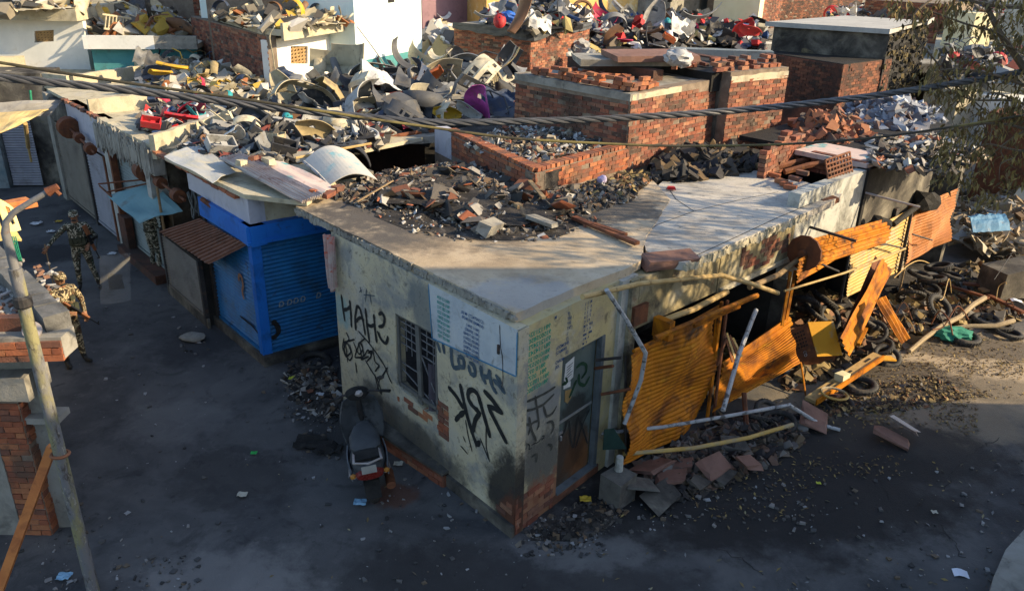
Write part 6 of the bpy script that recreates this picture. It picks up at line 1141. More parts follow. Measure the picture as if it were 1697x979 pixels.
# reds
_, H, P = heap('red_scrap_base', [(232, 212), (270, 222), (388, 200), (392, 165), (330, 158), (250, 172)], 3.1, .2, 420, PAL_COL, .18, 5, m_concY)
scatter('on the parapet roof of the left row', H, P, 3.1, 20, 6, ['black', 'charcoal', 'red', 'navy', 'grey', 'crimson', 'teal', 'white', 'black'], SMALLK, .5, .9, .12)
scrap('broken_housing', 'red', at(250, 207, 3.35), (.4, .2, .3), .75, 'bright red box shaped housing at the parapet corner', 'red scooter parts on the left row'); scrap('side_panel', 'red', at(300, 198, 3.35), (1.2, .2, .3), .9, 'bright red scooter panel by the near parapet', 'red scooter parts on the left row'); scrap('front_apron', 'crimson', at(318, 184, 3.4), (.9, .4, .8), .8, 'crimson scooter apron behind the bright red panel', 'red scooter parts on the left row')
# yellow fenders & heap above the terrace
_, H, P = heap('yellow_scrap_base', [(240, 135), (300, 160), (400, 168), (450, 155), (448, 125), (380, 110), (330, 100), (245, 100)], 3.2, .25, 500, PAL_YEL, .22, 7, m_concY)
scatter('on the roof before the brick house', H, P, 3.2, 24, 8, ['black', 'navy', 'yellow', 'tan', 'charcoal', 'beige', 'cream', 'black'], SMALLK, .6, 1.0, .15)
for i, (x, y) in enumerate(((285, 115), (268, 125), (360, 142))): scrap('side_panel', 'yellow', at(x, y, 3.6), (1.3, .2, .2 + i), 1.1 - .1 * i, ['long bright yellow scooter panel behind the terrace room', 'short yellow panel below the long bright one', 'yellow panel in the middle of the roof before the brick house'][i], 'yellow panels on the left roofs')
for i, (x, y) in enumerate(((243, 98), (262, 105))): scrap('torn_sheet', 'grey' if i == 0 else 'charcoal', at(x, y, 3.6), (1.2, .4, .5), .8, ['grey folded sheet at the terrace corner', 'dark cone shaped sheet left of the long yellow panel'][i], 'folded sheets on the left roofs')
zg = pz1 - .22
_, H, P = heap('gold_scrap_base', [(140, 62), (200, 68), (322, 60), (325, 40), (290, 26), (210, 24), (140, 34)], zg, .9, 650, PAL_YEL, .32, 9, m_concY)
scatter('in the yellow heap at upper left', H, P, zg, 36, 10, ['yellow', 'tan', 'cream', 'charcoal', 'grey', 'beige', 'yellow', 'brown', 'black'], ALLK, .8, 1.3, .2)
_, H, P = heap('eave_scrap_base', [(0, 22), (140, 14), (140, 2), (0, 5)], hz_ + .37, .3, 160, PAL_YEL, .3, 11, m_concY)
scatter('on the white house roof', H, P, hz_ + .37, 10, 12, ['tan', 'yellow', 'grey', 'cream', 'charcoal'], SMALLK, .8, 1.2, .2)
_, H, P = heap('slab_scrap_base', [(405, 45), (470, 50), (560, 42), (588, 38), (560, 22), (440, 22), (345, 28)], 4.72, .3, 260, PAL_YEL, .25, 13, m_concY)
scatter('on the brick house slab', H, P, 4.72, 14, 14, ['tan', 'beige', 'brown', 'navy', 'cream', 'yellow', 'black'], SMALLK, .6, 1.1, .18)
# pale heap right of the tall house, tarpaulin room top
_, H, P = heap('pale_scrap_base', [(704, 100), (752, 98), (750, 40), (790, 30), (760, 12), (703, 12)], 3.2, 1.1, 420, PAL_PALE, .4, 15, m_concY)
scatter('in the pale heap beside the pale blue house', H, P, 3.2, 20, 16, ['white', 'cream', 'pale grey', 'charcoal', 'tan', 'white'], ALLK, .9, 1.3, .25)
_, H, P = heap('tarp_scrap_base', [(800, 42), (878, 52), (960, 46), (965, 30), (880, 22), (800, 25)], 4.45, .5, 320, PAL_COL, .26, 17, m_black)
scatter('on the tarpaulin roof', H, P, 4.45, 30, 18, ['black', 'charcoal', 'white', 'pale grey', 'navy', 'crimson', 'grey', 'black'], SMALLK, .7, 1.15, .25)
GT_ = 'coloured pieces on the tarpaulin roof'
for kd, c, x, y, z, rt, sc, lb_ in (('curled_fender', 'silver', 802, 28, 4.9, (.2, .2, .2), 1.2, 'row of silver fender edges at the left of the tarpaulin roof'), ('lamp_cowl', 'red', 828, 36, 4.8, (.9, 0, 0), .9, 'bright red shade on the tarpaulin roof'), ('stuffed_sack', 'blue', 843, 36, 4.7, (0, .2, .3), 1.0, 'bright blue sack on the tarpaulin roof'), ('seat_pad', 'brown', 864, 28, 5.0, (.3, -1.1, .5), 1.5, 'long dull red panel propped upright beside the blue sack'), ('torn_sheet', 'white', 896, 36, 4.8, (1.1, .2, .3), .9, 'white torn pieces at the tarpaulin corner'), ('front_apron', 'pale grey', 882, 38, 4.75, (.9, .1, .6), .9, 'pale grey shell beside the dull red panel')): scrap(kd, c, at(x, y, z), rt, sc, lb_, GT_)
# back heap
_, H, P = heap('rear_scrap_base', [(955, 95), (1090, 92), (1180, 78), (1272, 85), (1272, 58), (1180, 45), (1060, 36), (900, 30), (950, 60)], 3.1, 1.0, 1600, PAL_COL, .30, 19, m_black)
scatter('in the rear heap before the ochre wall', H, P, 3.1, 78, 20, ['black', 'charcoal', 'white', 'pale grey', 'black', 'navy', 'red', 'crimson', 'grey', 'silver', 'beige', 'brown', 'black', 'white'], ALLK, .8, 1.3, .25)
GR_ = 'eye catching pieces in the rear heap'
for kd, c, x, y, z, rt, sc, lb_ in (('curled_fender', 'silver', 1150, 30, 4.2, (.1, .1, .1), 2.2, 'long silver fairing lying before the shaded grey wall'), ('front_apron', 'pale grey', 1085, 26, 4.3, (.3, .2, .3), 1.5, 'pale pointed shell standing before the shaded grey wall'), ('torn_sheet', 'white', 1130, 44, 4.0, (1.0, .2, .5), 1.5, 'large white torn panel in the middle of the rear heap'), ('side_panel', 'red', 1245, 55, 3.9, (1.0, .3, .5), 1.6, 'bright red panel below the cream wall'), ('front_apron', 'red', 1232, 48, 4.0, (.7, .5, .2), 1.1, 'bright red shell below the cream wall'), ('broken_housing', 'orange', 1107, 66, 3.7, (.3, .5, .2), 1.0, 'orange red box in the middle of the rear heap'), ('lamp_cowl', 'teal', 1106, 37, 4.1, (.8, .1, 0), .7, 'small turquoise cap in the rear heap'), ('mudguard', 'grey', 1015, 45, 4.0, (.3, .2, .4), 1.8, 'wide grey wheel arch at the left of the rear heap'), ('side_panel', 'crimson', 1035, 70, 3.6, (1.2, .1, .2), .9, 'crimson piece at the foot of the rear heap'), ('wheel_rim', 'brown', 965, 20, 4.5, (1.4, .3, .2), 2.2, 'tangle of brown hoops at the top of the rear heap'), ('torn_sheet', 'white', 972, 25, 4.4, (1.3, .2, .5), .9, 'white panel caught in the brown hoops'), ('lamp_cowl', 'yellow', 958, 36, 4.2, (.6, .3, .4), .8, 'yellow cap below the brown hoops')): scrap(kd, c, at(x, y, z), rt, sc, lb_, GR_)
for i, (x, y, sc) in enumerate(((925, 98, 1.9), (958, 90, 1.7), (970, 98, 1.2))): scrap('stuffed_sack', 'pale grey' if i else 'silver', at(x, y, 3.25 if i == 0 else 3.4), (.1 * i, .2, .4 + i), sc, ['large grey blue plastic sack beside the tarpaulin room', 'second grey sack slumped behind the large one', 'small pale sack nearest the stacked bricks'][i], 'plastic sacks beside the tarpaulin room')
scrap('stuffed_sack', 'silver', at(1122, 107, 4.75), (.2, .1, .3), 1.0, 'bundle of clear plastic on the brick top', 'plastic sacks beside the tarpaulin room')
# right background scraps
for nm, pp, z, h, pal, sd_, n, place, cols in (('slab_end_scrap', [(1375, 36), (1470, 38), (1465, 20), (1380, 18)], 3.9, .4, PAL_COL, 21, 240, 'behind the pale slab', ['white', 'red', 'navy', 'pale grey', 'charcoal', 'teal']), ('corner_scrap', [(1560, 60), (1697, 66), (1697, 10), (1560, 5)], 3.6, .5, PAL_COL, 23, 420, 'behind the branches at top right', ['red', 'charcoal', 'pale grey', 'navy', 'tan', 'brown']), ('ledge_scrap', [(1560, 130), (1697, 145), (1697, 95), (1560, 88)], 3.5, .3, PAL_GREY, 25, 420, 'on the ledge behind the branches', ['charcoal', 'pale grey', 'navy', 'tan', 'red'])):
    _, H, P = heap(nm, pp, z, h, n, pal, .28, sd_, m_conc); scatter(place, H, P, z, 12, sd_ + 1, cols, SMALLK, .8, 1.2, .2)
# ash heaps on the corner roof, in the parapet box, on the burnt wing
heap('roof_rubble', [(530, 320), (600, 345), (700, 350), (740, 375), (800, 392), (900, 385), (960, 360), (1055, 330), (1050, 300), (900, 318), (840, 285), (760, 272), (640, 285)], RZ, .17, 5200, PAL_DARK, .066, 31, m_ash, 1.0)
heap('roof_rubble_large', [(600, 335), (700, 345), (800, 380), (900, 372), (960, 350), (900, 318), (840, 290), (760, 276), (660, 288)], RZ + .1, .06, 170, PAL_DARK + [(.4, .38, .35), (.30, .10, .05)], .16, 131, m_ash, .9, thin=True)
heap('roof_char', [(940, 335), (1040, 330), (1080, 300), (1060, 285), (930, 318)], RZ, .07, 900, PAL_LITTER, .08, 32, m_ash, .5)
heap('roof_dust', [(560, 330), (660, 380), (780, 405), (920, 398), (1000, 365), (900, 340), (700, 320)], RZ, .02, 700, PAL_ASH, .04, 33, m_ash, .5)
heap('planter_rubble', [(770, 243), (880, 275), (1000, 248), (1005, 228), (930, 212), (830, 215)], 3.36, .18, 2200, PAL_ASH, .075, 34, m_ash, .5)
heap('charred_pile', [(1085, 300), (1140, 300), (1240, 285), (1260, 262), (1200, 248), (1110, 255), (1080, 275)], RZ, .22, 800, [(.02, .02, .02), (.04, .035, .03), (.07, .06, .05), (.12, .08, .04), (.03, .03, .035)], .16, 35, m_black, .6)
heap('pale_ash_heap', [(1405, 215), (1520, 222), (1560, 200), (1530, 180), (1440, 170), (1400, 185)], 3.3, .5, 1100, PAL_BLUE, .16, 36, M('pale_ash', [(.24, .25, .28), (.36, .37, .40)], 5, .95, .8), .8)
heap('brick_rubble', [(1325, 240), (1400, 245), (1450, 232), (1420, 205), (1350, 195), (1310, 212)], 3.3, .42, 900, [(.28, .10, .05), (.2, .08, .05), (.12, .08, .06), (.33, .14, .07), (.07, .055, .05)], .13, 37, m_ash, .7, 1.0)
heap('burnt_roof_litter', [(1440, 275), (1560, 290), (1640, 262), (1560, 225), (1440, 232)], 3.37, .06, 700, PAL_ASH, .12, 38, m_black, .4)
RG = random.Random(3)
for i, (x, y, w_, d_, h_, c, lab, nm) in enumerate(((812, 375, .20, .42, .16, m_conc, 'upright broken concrete chunk in front of the roof ash', 'concrete_chunk'), (898, 366, .42, .26, .06, m_conc, 'flat pale stone lying in the roof ash', 'flat_stone'), (748, 322, .2, .1, .08, m_brickr, 'red brick half buried in the middle of the roof ash', 'brick_lump'), (690, 318, .18, .12, .09, m_brickr, 'orange brick lump left of the pale scraps', 'brick_lump'), (858, 344, .14, .10, .12, m_wood, 'tan brick standing between the stone and the chunk', 'brick_lump'), (545, 322, .22, .11, .08, m_brickr, 'end brick of the row at the tip of the corrugated sheet', 'brick_lump'), (522, 318, .24, .11, .08, m_brickr, 'middle brick of the row at the tip of the corrugated sheet', 'brick_lump'), (560, 312, .24, .11, .09, m_brickr, 'brick leaning at the foot of the pale bent sheet', 'brick_lump'), (420, 262, .22, .12, .08, m_brickr, 'brick lying on the upper end of the corrugated sheet', 'brick_lump'), (445, 266, .24, .13, .1, m_concY, 'pale brick next to the sheet end', 'brick_lump'), (400, 270, .16, .12, .1, m_concY, 'round pale brick end on the corrugated sheet', 'brick_lump'))):
    mb = MB(); z = (RZ + .13) if i < 8 else 3.42
    mb.box(at(x, y, z), (w_, d_, h_), Euler((RG.uniform(-.2, .2), .3 if i == 0 else RG.uniform(-.2, .2), RG.uniform(0, 3) if i > 1 else -.5)).to_matrix(), .1, RG); solo(nm, mb, c, lab, 'brick' if 'brick' in lab else 'stone')
for i, (x, y, xx, yy, z, r_) in enumerate(((955, 362, 1060, 405, RZ + .03, .05), (985, 372, 1040, 390, RZ + .05, .04), (880, 300, 905, 330, RZ + .2, .035), (590, 335, 650, 300, RZ + .12, .015))):
    mb = MB(); a, b = at(x, y, z), at(xx, yy, z + .01); d = b - a; mb.obox(a, d, d.cross(V((0, 0, 1))).normalized() * r_ * 2, V((0, 0, r_))); solo('charred_plank', mb, m_rustd if i < 2 else m_wood, ['long dark plank lying across the roof towards the slab joint', 'short dark plank beside the long one', 'tan timber leaning on the parapet corner', 'thin stick in the roof ash at left'][i], 'plank')
mb = MB(); mb.box(at(1113, 312, RZ + .03), (.14, .08, .05), None, .2, RG); solo('pink_scrap', mb, PC['red'], 'small bright pink scrap on the sunlit slab', 'scrap')
mb = MB(); mb.ico(at(998, 299, RZ + .1), .09, RG, .2, 2); solo('lilac_bundle', mb, M('lilac_cloth', [(.4, .34, .5), (.5, .45, .6)], 6, .8, .2), 'small lilac bundle at the foot of the parapet', 'bundle')
# sheets over the blue shop
st = [((362, 262), (405, 256), (535, 322), (500, 335), m_zinc, 9, 'corrugated grey roofing sheet sliding off towards the corner roof', 'corrugated_sheet', .026), ((418, 272), (470, 266), (560, 312), (530, 322), m_pinksheet, 1, 'faded pink and turquoise panel beside the corrugated sheet', 'painted_panel', 0), ((272, 258), (330, 240), (392, 285), (352, 302), M('plastic_film', [(.30, .32, .34), (.42, .42, .40)], 2, .4, .3, 20, stains=[((.46, .42, .3), 2, .5, .66, .7)]), 1, 'pale plastic film spread over the blue shop roof edge', 'plastic_film', 0)]
for (a, b, c, d, m_, nw, lab, nm, wv) in st:
    mb = MB(); q = [at(*p, (3.34 if nm != 'corrugated_sheet' else 3.40) if k < 2 else 3.2) for k, p in enumerate((a, b, c, d))]
    mb.quadsheet(q[0], q[1], q[2], q[3], nw * 8 if wv else 8, 10, .008, wv, nw, .05, nw, axis='u'); solo(nm, mb, m_, lab, 'sheet')
mb = MB(); a, b, c, d = at(503, 268, 3.3), at(585, 256, 3.35), at(625, 298, 3.16), at(545, 308, 3.12)
def bent(u, v): p = a.lerp(b, u).lerp(d.lerp(c, u), v); return p + V((0, 0, .22 * math.sin(math.pi * u) * (1 - .3 * v)))
mb.sheet(bent, 14, 10, .012); solo('bent_sheet', mb, m_palesheet, 'pale bent metal sheet with turquoise paint bridging the burnt pit', 'sheet')
mb = MB(); mb.tube([a, a.lerp(d, .5) + V((0, 0, .03)), d], .03, 6); solo('sheet_rail', mb, m_steelw, 'pale rail along the near edge of the bent sheet', 'rail')
mb = MB(); mb.tube([at(490, 262, 3.35), at(560, 248, 3.4), at(615, 238, 3.42)], .025, 6); solo('yellow_stick', mb, m_bamboo, 'yellow stick lying before the burnt pit', 'stick')
# hanging cloth at the wall end
hc = thing('hanging_cloth', 'pink red and white cloth hanging from the slab at the wall end', 'cloth', fL.p(4.2, 2.0, .1))
mb = MB(); mb.sheet(lambda u, v: fL.p(4.30 - u * .22 * (1 - .3 * v) - .06 * v, 2.92 - v * .85 - .06 * math.sin(u * 5) * v, .10 + .05 * math.sin(u * 12 + v * 2)), 18, 14, .008); part('cloth_body', mb, M('faded_red_cloth', [(.40, .22, .20), (.46, .30, .27)], 3, .95, .3, 30, stains=[((.48, .42, .38), 4, .46, .6, .8), ((.5, .10, .05), 5, .56, .62, .9)]), hc, smooth=True)
# yard litter --------------------------------------------------------------------------------------------
heap('yard_rubble', [(1300, 650), (1420, 610), (1500, 570), (1600, 540), (1697, 530), (1697, 430), (1600, 440), (1500, 480), (1400, 540), (1300, 610)], 0, .28, 2600, PAL_LITTER, .13, 41, m_ash, 1.2)
heap('pale_rubble', [(1575, 400), (1640, 420), (1697, 420), (1760, 400), (1760, 335), (1640, 305), (1590, 330)], .3, 1.0, 1500, PAL_RUB, .2, 42, M('rubble_dust', [(.26, .20, .13), (.36, .29, .19)], 4, .95, .8), 1.4)
heap('front_rubble', [(1040, 790), (1130, 830), (1230, 790), (1330, 740), (1340, 690), (1200, 690), (1060, 770)], 0, .16, 1700, [(.08, .065, .05), (.13, .105, .085), (.04, .036, .033), (.15, .09, .065), (.17, .155, .14), (.035, .03, .03), (.14, .10, .06)], .09, 43, m_ash, .8)
heap('opening_rubble', [(1190, 640), (1300, 600), (1420, 540), (1400, 500), (1320, 470), (1200, 560)], .0, .5, 900, PAL_LITTER, .16, 44, m_ash, 1.0)
heap('lane_corner_litter', [(465, 625), (500, 600), (560, 612), (565, 700), (520, 690), (480, 660)], 0, .05, 420, PAL_DARK, .07, 45, m_ash, .4, thin=True)
heap('wall_foot_litter', [(855, 905), (880, 870), (990, 815), (1040, 850), (1000, 890), (920, 915)], 0, .02, 260, PAL_DARK[:6], .045, 46, m_ash, .4)
heap('yard_edge_litter', [(1330, 700), (1420, 690), (1520, 680), (1600, 660), (1560, 620), (1440, 640), (1330, 670)], 0, .015, 1100, PAL_LITTER, .045, 47, m_ash, .5, thin=True)
def leaves(name, areas, size, pal, seed, z=.006):
    r = random.Random(seed); mb = MB()
    for (x0, y0, x1, y1, n) in areas:
        for k in range(n):
            x = r.uniform(x0, x1); y = r.uniform(y0, y1)
            p = at(x, y, z); 
            if noise.noise(V((p.x * .7, p.y * .7, seed))) < -.12 and r.random() < .85: continue
            s = size * r.uniform(.5, 1.4); R = Euler((r.uniform(-.5, .5), r.uniform(-.5, .5), r.uniform(0, 6.3))).to_matrix()
            q = [R @ V(t_) * s for t_ in ((-.5, 0, 0), (0, .2, .06), (.5, 0, 0), (0, -.2, .06))]; mn = min(a.z for a in q)
            mb.add([p + V((0, 0, -mn)) + a for a in q], [(0, 1, 2), (0, 2, 3)])
    solo(name, mb, hmat(name, pal), kind='stuff')
leaves('fallen_leaves', [(1330, 600, 1697, 660, 1900), (1280, 650, 1620, 720, 1900), (1150, 700, 1500, 790, 600), (1480, 545, 1697, 610, 900), (1000, 780, 1350, 860, 260)], .062, [(.13, .09, .04), (.20, .14, .055), (.09, .065, .035), (.30, .22, .08), (.06, .045, .03), (.16, .10, .045), (.12, .10, .07)], 51)
leaves('street_leaves', [(1000, 740, 1697, 979, 150), (400, 760, 1000, 979, 30)], .07, [(.24, .18, .07), (.16, .12, .06), (.12, .10, .07), (.30, .26, .15), (.2, .2, .2)], 52)
gm = MB(); gr_ = random.Random(53)
for x0, y0, x1, y1, n in ((860, 850, 1010, 920, 420), (1000, 790, 1350, 880, 380), (470, 590, 560, 700, 420), (500, 690, 560, 760, 160), (640, 740, 860, 880, 160), (60, 800, 140, 979, 160), (180, 920, 330, 979, 120), (90, 340, 140, 390, 120), (280, 520, 360, 590, 90), (180, 390, 290, 470, 100), (560, 830, 900, 979, 140), (0, 600, 340, 979, 120), (120, 500, 560, 900, 220), (1300, 760, 1697, 979, 240)):
    for k in range(int(n * .6)):
        p = at(gr_.uniform(x0, x1), gr_.uniform(y0, y1), .01); s = gr_.random() ** 3 * .06 + .010; gm.box(p, (s, s * gr_.uniform(.4, 1), s * gr_.uniform(.15, .6)), Euler((0, 0, gr_.uniform(0, 3))).to_matrix(), .25, gr_)
solo('street_grit', gm, hmat('street_grit', [(.12, .115, .11), (.22, .21, .20), (.07, .07, .07), (.05, .05, .05), (.13, .10, .07), (.30, .30, .30), (.035, .035, .035), (.09, .085, .08)]), kind='stuff')
LT = [(402, 821, 'cream', .10, 'cream paper scrap in the middle of the street'), (421, 752, 'green', .07, 'small green wrapper on the left street'), (597, 834, 'blue', .13, 'pale blue wrapper beside the scooter rear wheel'), (970, 829, 'yellow', .12, 'yellow wrapper at the door step'), (1170, 798, 'lime', .14, 'lime yellow wrapper by the broken slabs'), (1356, 802, 'lime', .05, 'tiny yellow scrap on the right street'), (107, 957, 'blue', .12, 'pale blue wrapper at the foot of the brick pier'), (186, 422, 'white', .14, 'white rag beside the brick step of the left row'), (320, 562, 'stone', .24, 'flat stone lying in the lane before the kiosk'), (1548, 850, 'cream', .06, 'cream scrap on the right street'), (60, 372, 'white', .2, 'white rag in the dark patch of the lane end'), (85, 385, 'white', .14, 'white plastic bag in the dark patch of the lane'), (98, 368, 'yellow', .12, 'yellow wrapper in the dark patch of the lane'), (545, 745, 'black', .3, 'black rag on the street left of the scooter'), (485, 628, 'lime', .10, 'lime wrapper among litter by the blue plinth'), (530, 655, 'white', .10, 'white wrapper among litter at the lane corner'), (515, 735, 'black', .35, 'black torn bag on the street'), (660, 770, 'cream', .1, 'cream scrap below the red step')]
LM = {'cream': pm('cream_litter', (.5, .47, .38)), 'green': pm('green_litter', (.03, .4, .08)), 'blue': pm('blue_litter', (.25, .45, .62)), 'yellow': pm('yellow_litter', (.6, .4, .04)), 'lime': pm('lime_litter', (.5, .55, .05)), 'white': pm('white_litter', (.6, .62, .64)), 'stone': m_conc, 'black': m_black}
for i, (x, y, c, s, lab) in enumerate(LT):
    mb = MB(); p = at(x, y, .015)
    if c == 'stone': mb.ico(p + V((0, 0, .05)), (.24, .17, .07), random.Random(3), .12, 2)
    else: mb.sheet(lambda u, v: p + V(((u - .5) * s * 1.3, (v - .5) * s, .02 + .25 * s * noise.noise(V((u * 3, v * 3, i))) + .1 * s)), 5, 5, .003)
    solo('flat_stone' if c == 'stone' else ('torn_rag' if c in ('black',) else 'litter_wrapper'), mb, LM[c], lab, 'stone' if c == 'stone' else 'litter')
# ------------------------------------------------------------------ people
m_camo = M('camouflage_cloth', [(.05, .055, .03), (.05, .055, .03)], 9, .95, .3, 60)
def camo(name, cols, scale):
    m = M(name, cols[:2], scale, .95, .3, 60); t = m.node_tree; N = t.nodes; L = t.links; b = N['Principled BSDF']
    tc = N.new('ShaderNodeTexCoord'); n = N.new('ShaderNodeTexNoise'); n.inputs['Scale'].default_value = scale; n.inputs['Detail'].default_value = 2; n.inputs['Distortion'].default_value = 1.2
    L.new(tc.outputs['Object'], n.inputs['Vector']); r = N.new('ShaderNodeValToRGB'); r.color_ramp.interpolation = 'CONSTANT'; e = r.color_ramp.elements
    while len(e) < len(cols): e.new(.5)
    for i, c in enumerate(cols): e[i].position = (0, .42, .50, .57, .64)[i]; e[i].color = rgb(c)
    L.new(n.outputs['Fac'], r.inputs[0]); L.new(r.outputs[0], b.inputs['Base Color']); return m
m_camo = camo('woodland_camouflage', [(.025, .03, .02), (.40, .38, .30), (.03, .045, .03), (.09, .075, .05), (.015, .017, .015)], 8.5)
m_camo2 = camo('woodland_camouflage_brown', [(.03, .025, .02), (.42, .34, .20), (.05, .045, .025), (.12, .07, .035), (.02, .017, .015)], 8.5)
m_skin = M('brown_skin', [(.22, .11, .06), (.27, .14, .08)], 9, .6, .1)
m_boot = M('black_boot', [(.02, .02, .02), (.035, .033, .03)], 9, .6, .2)
m_vest = M('olive_webbing', [(.03, .035, .022), (.05, .055, .035)], 9, .95, .4)
m_gun = M('gun_metal', [(.015, .015, .016), (.03, .03, .03)], 9, .4, .1, metal=.4)
m_gunw = M('gun_wood', [(.16, .06, .025), (.22, .09, .04)], 9, .6, .2)
def loft(mb, secs, n=16):                           # secs: (centre, radius vector a, radius vector b)
    vs = []; m = len(secs)
    for c, a, b in secs:
        for k in range(n): t = 2 * math.pi * k / n; vs.append(V(c) + V(a) * math.cos(t) + V(b) * math.sin(t))
    fs = [(i * n + k, i * n + (k + 1) % n, (i + 1) * n + (k + 1) % n, (i + 1) * n + k) for i in range(m - 1) for k in range(n)] + [tuple(range(n))[::-1], tuple((m - 1) * n + k for k in range(n))]
    mb.add(vs, fs)
def person(label, loc, yaw, arms, legs=None, lean=0.0, headturn=0.0, group=None, cm=None):
    """arms: {side: (elbow, hand)} local coords, x = the person's left seen from the front is +x, -y is forward."""
    cm = cm or m_camo; root = thing('person', label, 'person', loc, group); root.rotation_euler = (0, 0, yaw)
    legs = legs or {-1: ((-.12, -.03, .50), (-.14, .03, .09)), 1: ((.12, -.04, .50), (.15, -.02, .09))}
    vs, es, rd = [], [], []
    def v(p, r, par=None):
        vs.append(p); rd.append(r if isinstance(r, tuple) else (r, r))
        if par is not None: es.append((par, len(vs) - 1))
        return len(vs) - 1
    ly = -lean
    pel = v((0, 0, .97), (.155, .115)); wa = v((0, ly * .3, 1.12), (.14, .105), pel); chs = v((0, ly * .7, 1.32), (.165, .12), wa); nb_ = v((0, ly, 1.47), (.10, .085), chs); ne = v((0, ly - .01, 1.53), (.055, .06), nb_); hd = v((0, ly - .025, 1.63), (.078, .095), ne); ht = v((0, ly - .015, 1.72), (.066, .08), hd)
    hands = []
    for s in (-1, 1):
        kn, an = legs[s]; hp = v((s * .095, 0, .89), (.098, .10), pel); md = v(tuple((a + b) / 2 for a, b in zip((s * .1, 0, .89), kn)), .085, hp); k_ = v(kn, .063, md); cf = v((kn[0] * .5 + an[0] * .5, kn[1] * .5 + an[1] * .5 + .02, kn[2] * .55 + an[2] * .45), .060, k_); a_ = v(an, .046, cf); v((an[0] + s * .03, an[1] - .17, .045), (.045, .035), v((an[0] + s * .01, an[1] - .06, .055), (.047, .045), a_))
        el, hn = arms[s]; sh = v((s * .185, ly, 1.42), (.075, .075), chs); e_ = v(el, .05, v(tuple((a + b) / 2 for a, b in zip((s * .2, ly, 1.40), el)), .056, sh)); w_ = v(tuple(a * .1 + b * .9 for a, b in zip(el, hn)), .032, e_)
        d = (V(hn) - V(el)).normalized(); q = v(tuple(V(hn) + d * .05), (.040, .022), w_); hands.append(V(hn) + d * .05)
        sx = d.cross(V((0, -1, 0))); sx = sx.normalized() if sx.length > .1 else V((1, 0, 0)); cu = d.cross(sx).normalized()
        for f in range(4):
            o_ = V(hn) + d * .09 + sx * (.026 - .017 * f); f1 = v(tuple(o_), .011, q); f2 = v(tuple(o_ + d * (.03 + .004 * (f in (1, 2))) + cu * .014), .0095, f1); v(tuple(o_ + d * .04 + cu * .040), .008, f2)
        t1 = v(tuple(V(hn) + d * .03 + sx * .045), .012, w_); v(tuple(V(hn) + d * .07 + sx * .055 + cu * .02), .010, t1)
    me = bpy.data.meshes.new('body'); me.from_pydata(vs, es, []); ob_ = bpy.data.objects.new('body', me); COL.objects.link(ob_)
    sm = ob_.modifiers.new('s', 'SKIN'); ss = ob_.modifiers.new('u', 'SUBSURF'); ss.levels = ss.render_levels = 2
    if not me.skin_vertices: me.skin_vertices.new()
    for i, r in enumerate(rd): me.skin_vertices[0].data[i].radius = r; me.skin_vertices[0].data[i].use_root = (i == 0)
    sm.use_smooth_shade = True
    dg = bpy.context.evaluated_depsgraph_get(); nm = bpy.data.meshes.new_from_object(ob_.evaluated_get(dg)); bpy.data.objects.remove(ob_)
    nm.materials.clear()
    for m in (cm, m_skin, m_boot): nm.materials.append(m)
    for p in nm.polygons:
        c = p.center; p.use_smooth = True
        p.material_index = 2 if c.z < .17 else (1 if c.z > 1.50 and abs(c.x) < .12 or any((c - h).length < .105 for h in hands) else 0)
    body = bpy.data.objects.new('body', nm); COL.objects.link(body); body.parent = root; WL[body.name] = V((0, 0, 0)); body.name = 'body'
    def pt(name, mb, mat, par=None, smooth=True):
        o = bpy.data.objects.new(name, mb.mesh(name, mat, V((0, 0, 0)), smooth)); COL.objects.link(o); o.parent = par or root; WL[o.name] = V((0, 0, 0)); return o
    hz = 1.645; hy = ly - .025
    mb = MB(); loft(mb, [((0, hy, hz + .02), (.094, 0, 0), (0, .112, 0)), ((0, hy + .005, hz + .07), (.092, 0, 0), (0, .108, 0)), ((0, hy + .01, hz + .105), (.07, 0, 0), (0, .08, 0)), ((0, hy + .01, hz + .12), (.03, 0, 0), (0, .03, 0))], 16); loft(mb, [((0, hy - .09, hz + .025), (.06, 0, 0), (0, .05, .0)), ((0, hy - .11, hz + .018), (.06, 0, 0), (0, .045, 0))], 12); pt('patrol_cap', mb, cm)
    mb = MB(); mb.ico((0, hy - .105, hz - .02), (.014, .02, .022)); mb.ico((.085, hy, hz - .01), (.012, .02, .03)); mb.ico((-.085, hy, hz - .01), (.012, .02, .03)); pt('nose_and_ears', mb, m_skin)
    mb = MB()
    for s in (-1, 1): mb.ico((s * .032, hy - .092, hz + .0), (.013, .008, .008))
    mb.box((0, hy - .094, hz - .065), (.045, .012, .008)); mb.ico((0, hy - .08, hz - .085), (.055, .03, .022)); pt('beard_and_eyes', mb, m_boot)
    mb = MB(); loft(mb, [((0, ly * .3, 1.03), (.185, 0, 0), (0, .145, 0)), ((0, ly * .5, 1.2), (.18, 0, 0), (0, .15, 0)), ((0, ly * .8, 1.36), (.185, 0, 0), (0, .145, 0)), ((0, ly, 1.45), (.13, 0, 0), (0, .11, 0))], 18); vest = pt('vest', mb, cm)
    for k in range(4): mb = MB(); mb.box((-.12 + .08 * k, ly * .4 - .155, 1.13), (.07, .05, .13)); pt('pouch', mb, m_vest, vest, False)
    mb = MB(); mb.box((.08, ly * .7 - .15, 1.30), (.08, .04, .08)); pt('pouch', mb, m_vest, vest, False)
    mb = MB(); loft(mb, [((0, 0, 1.0), (.185, 0, 0), (0, .145, 0)), ((0, 0, 1.045), (.187, 0, 0), (0, .147, 0))], 18); pt('belt', mb, m_vest)
    return root
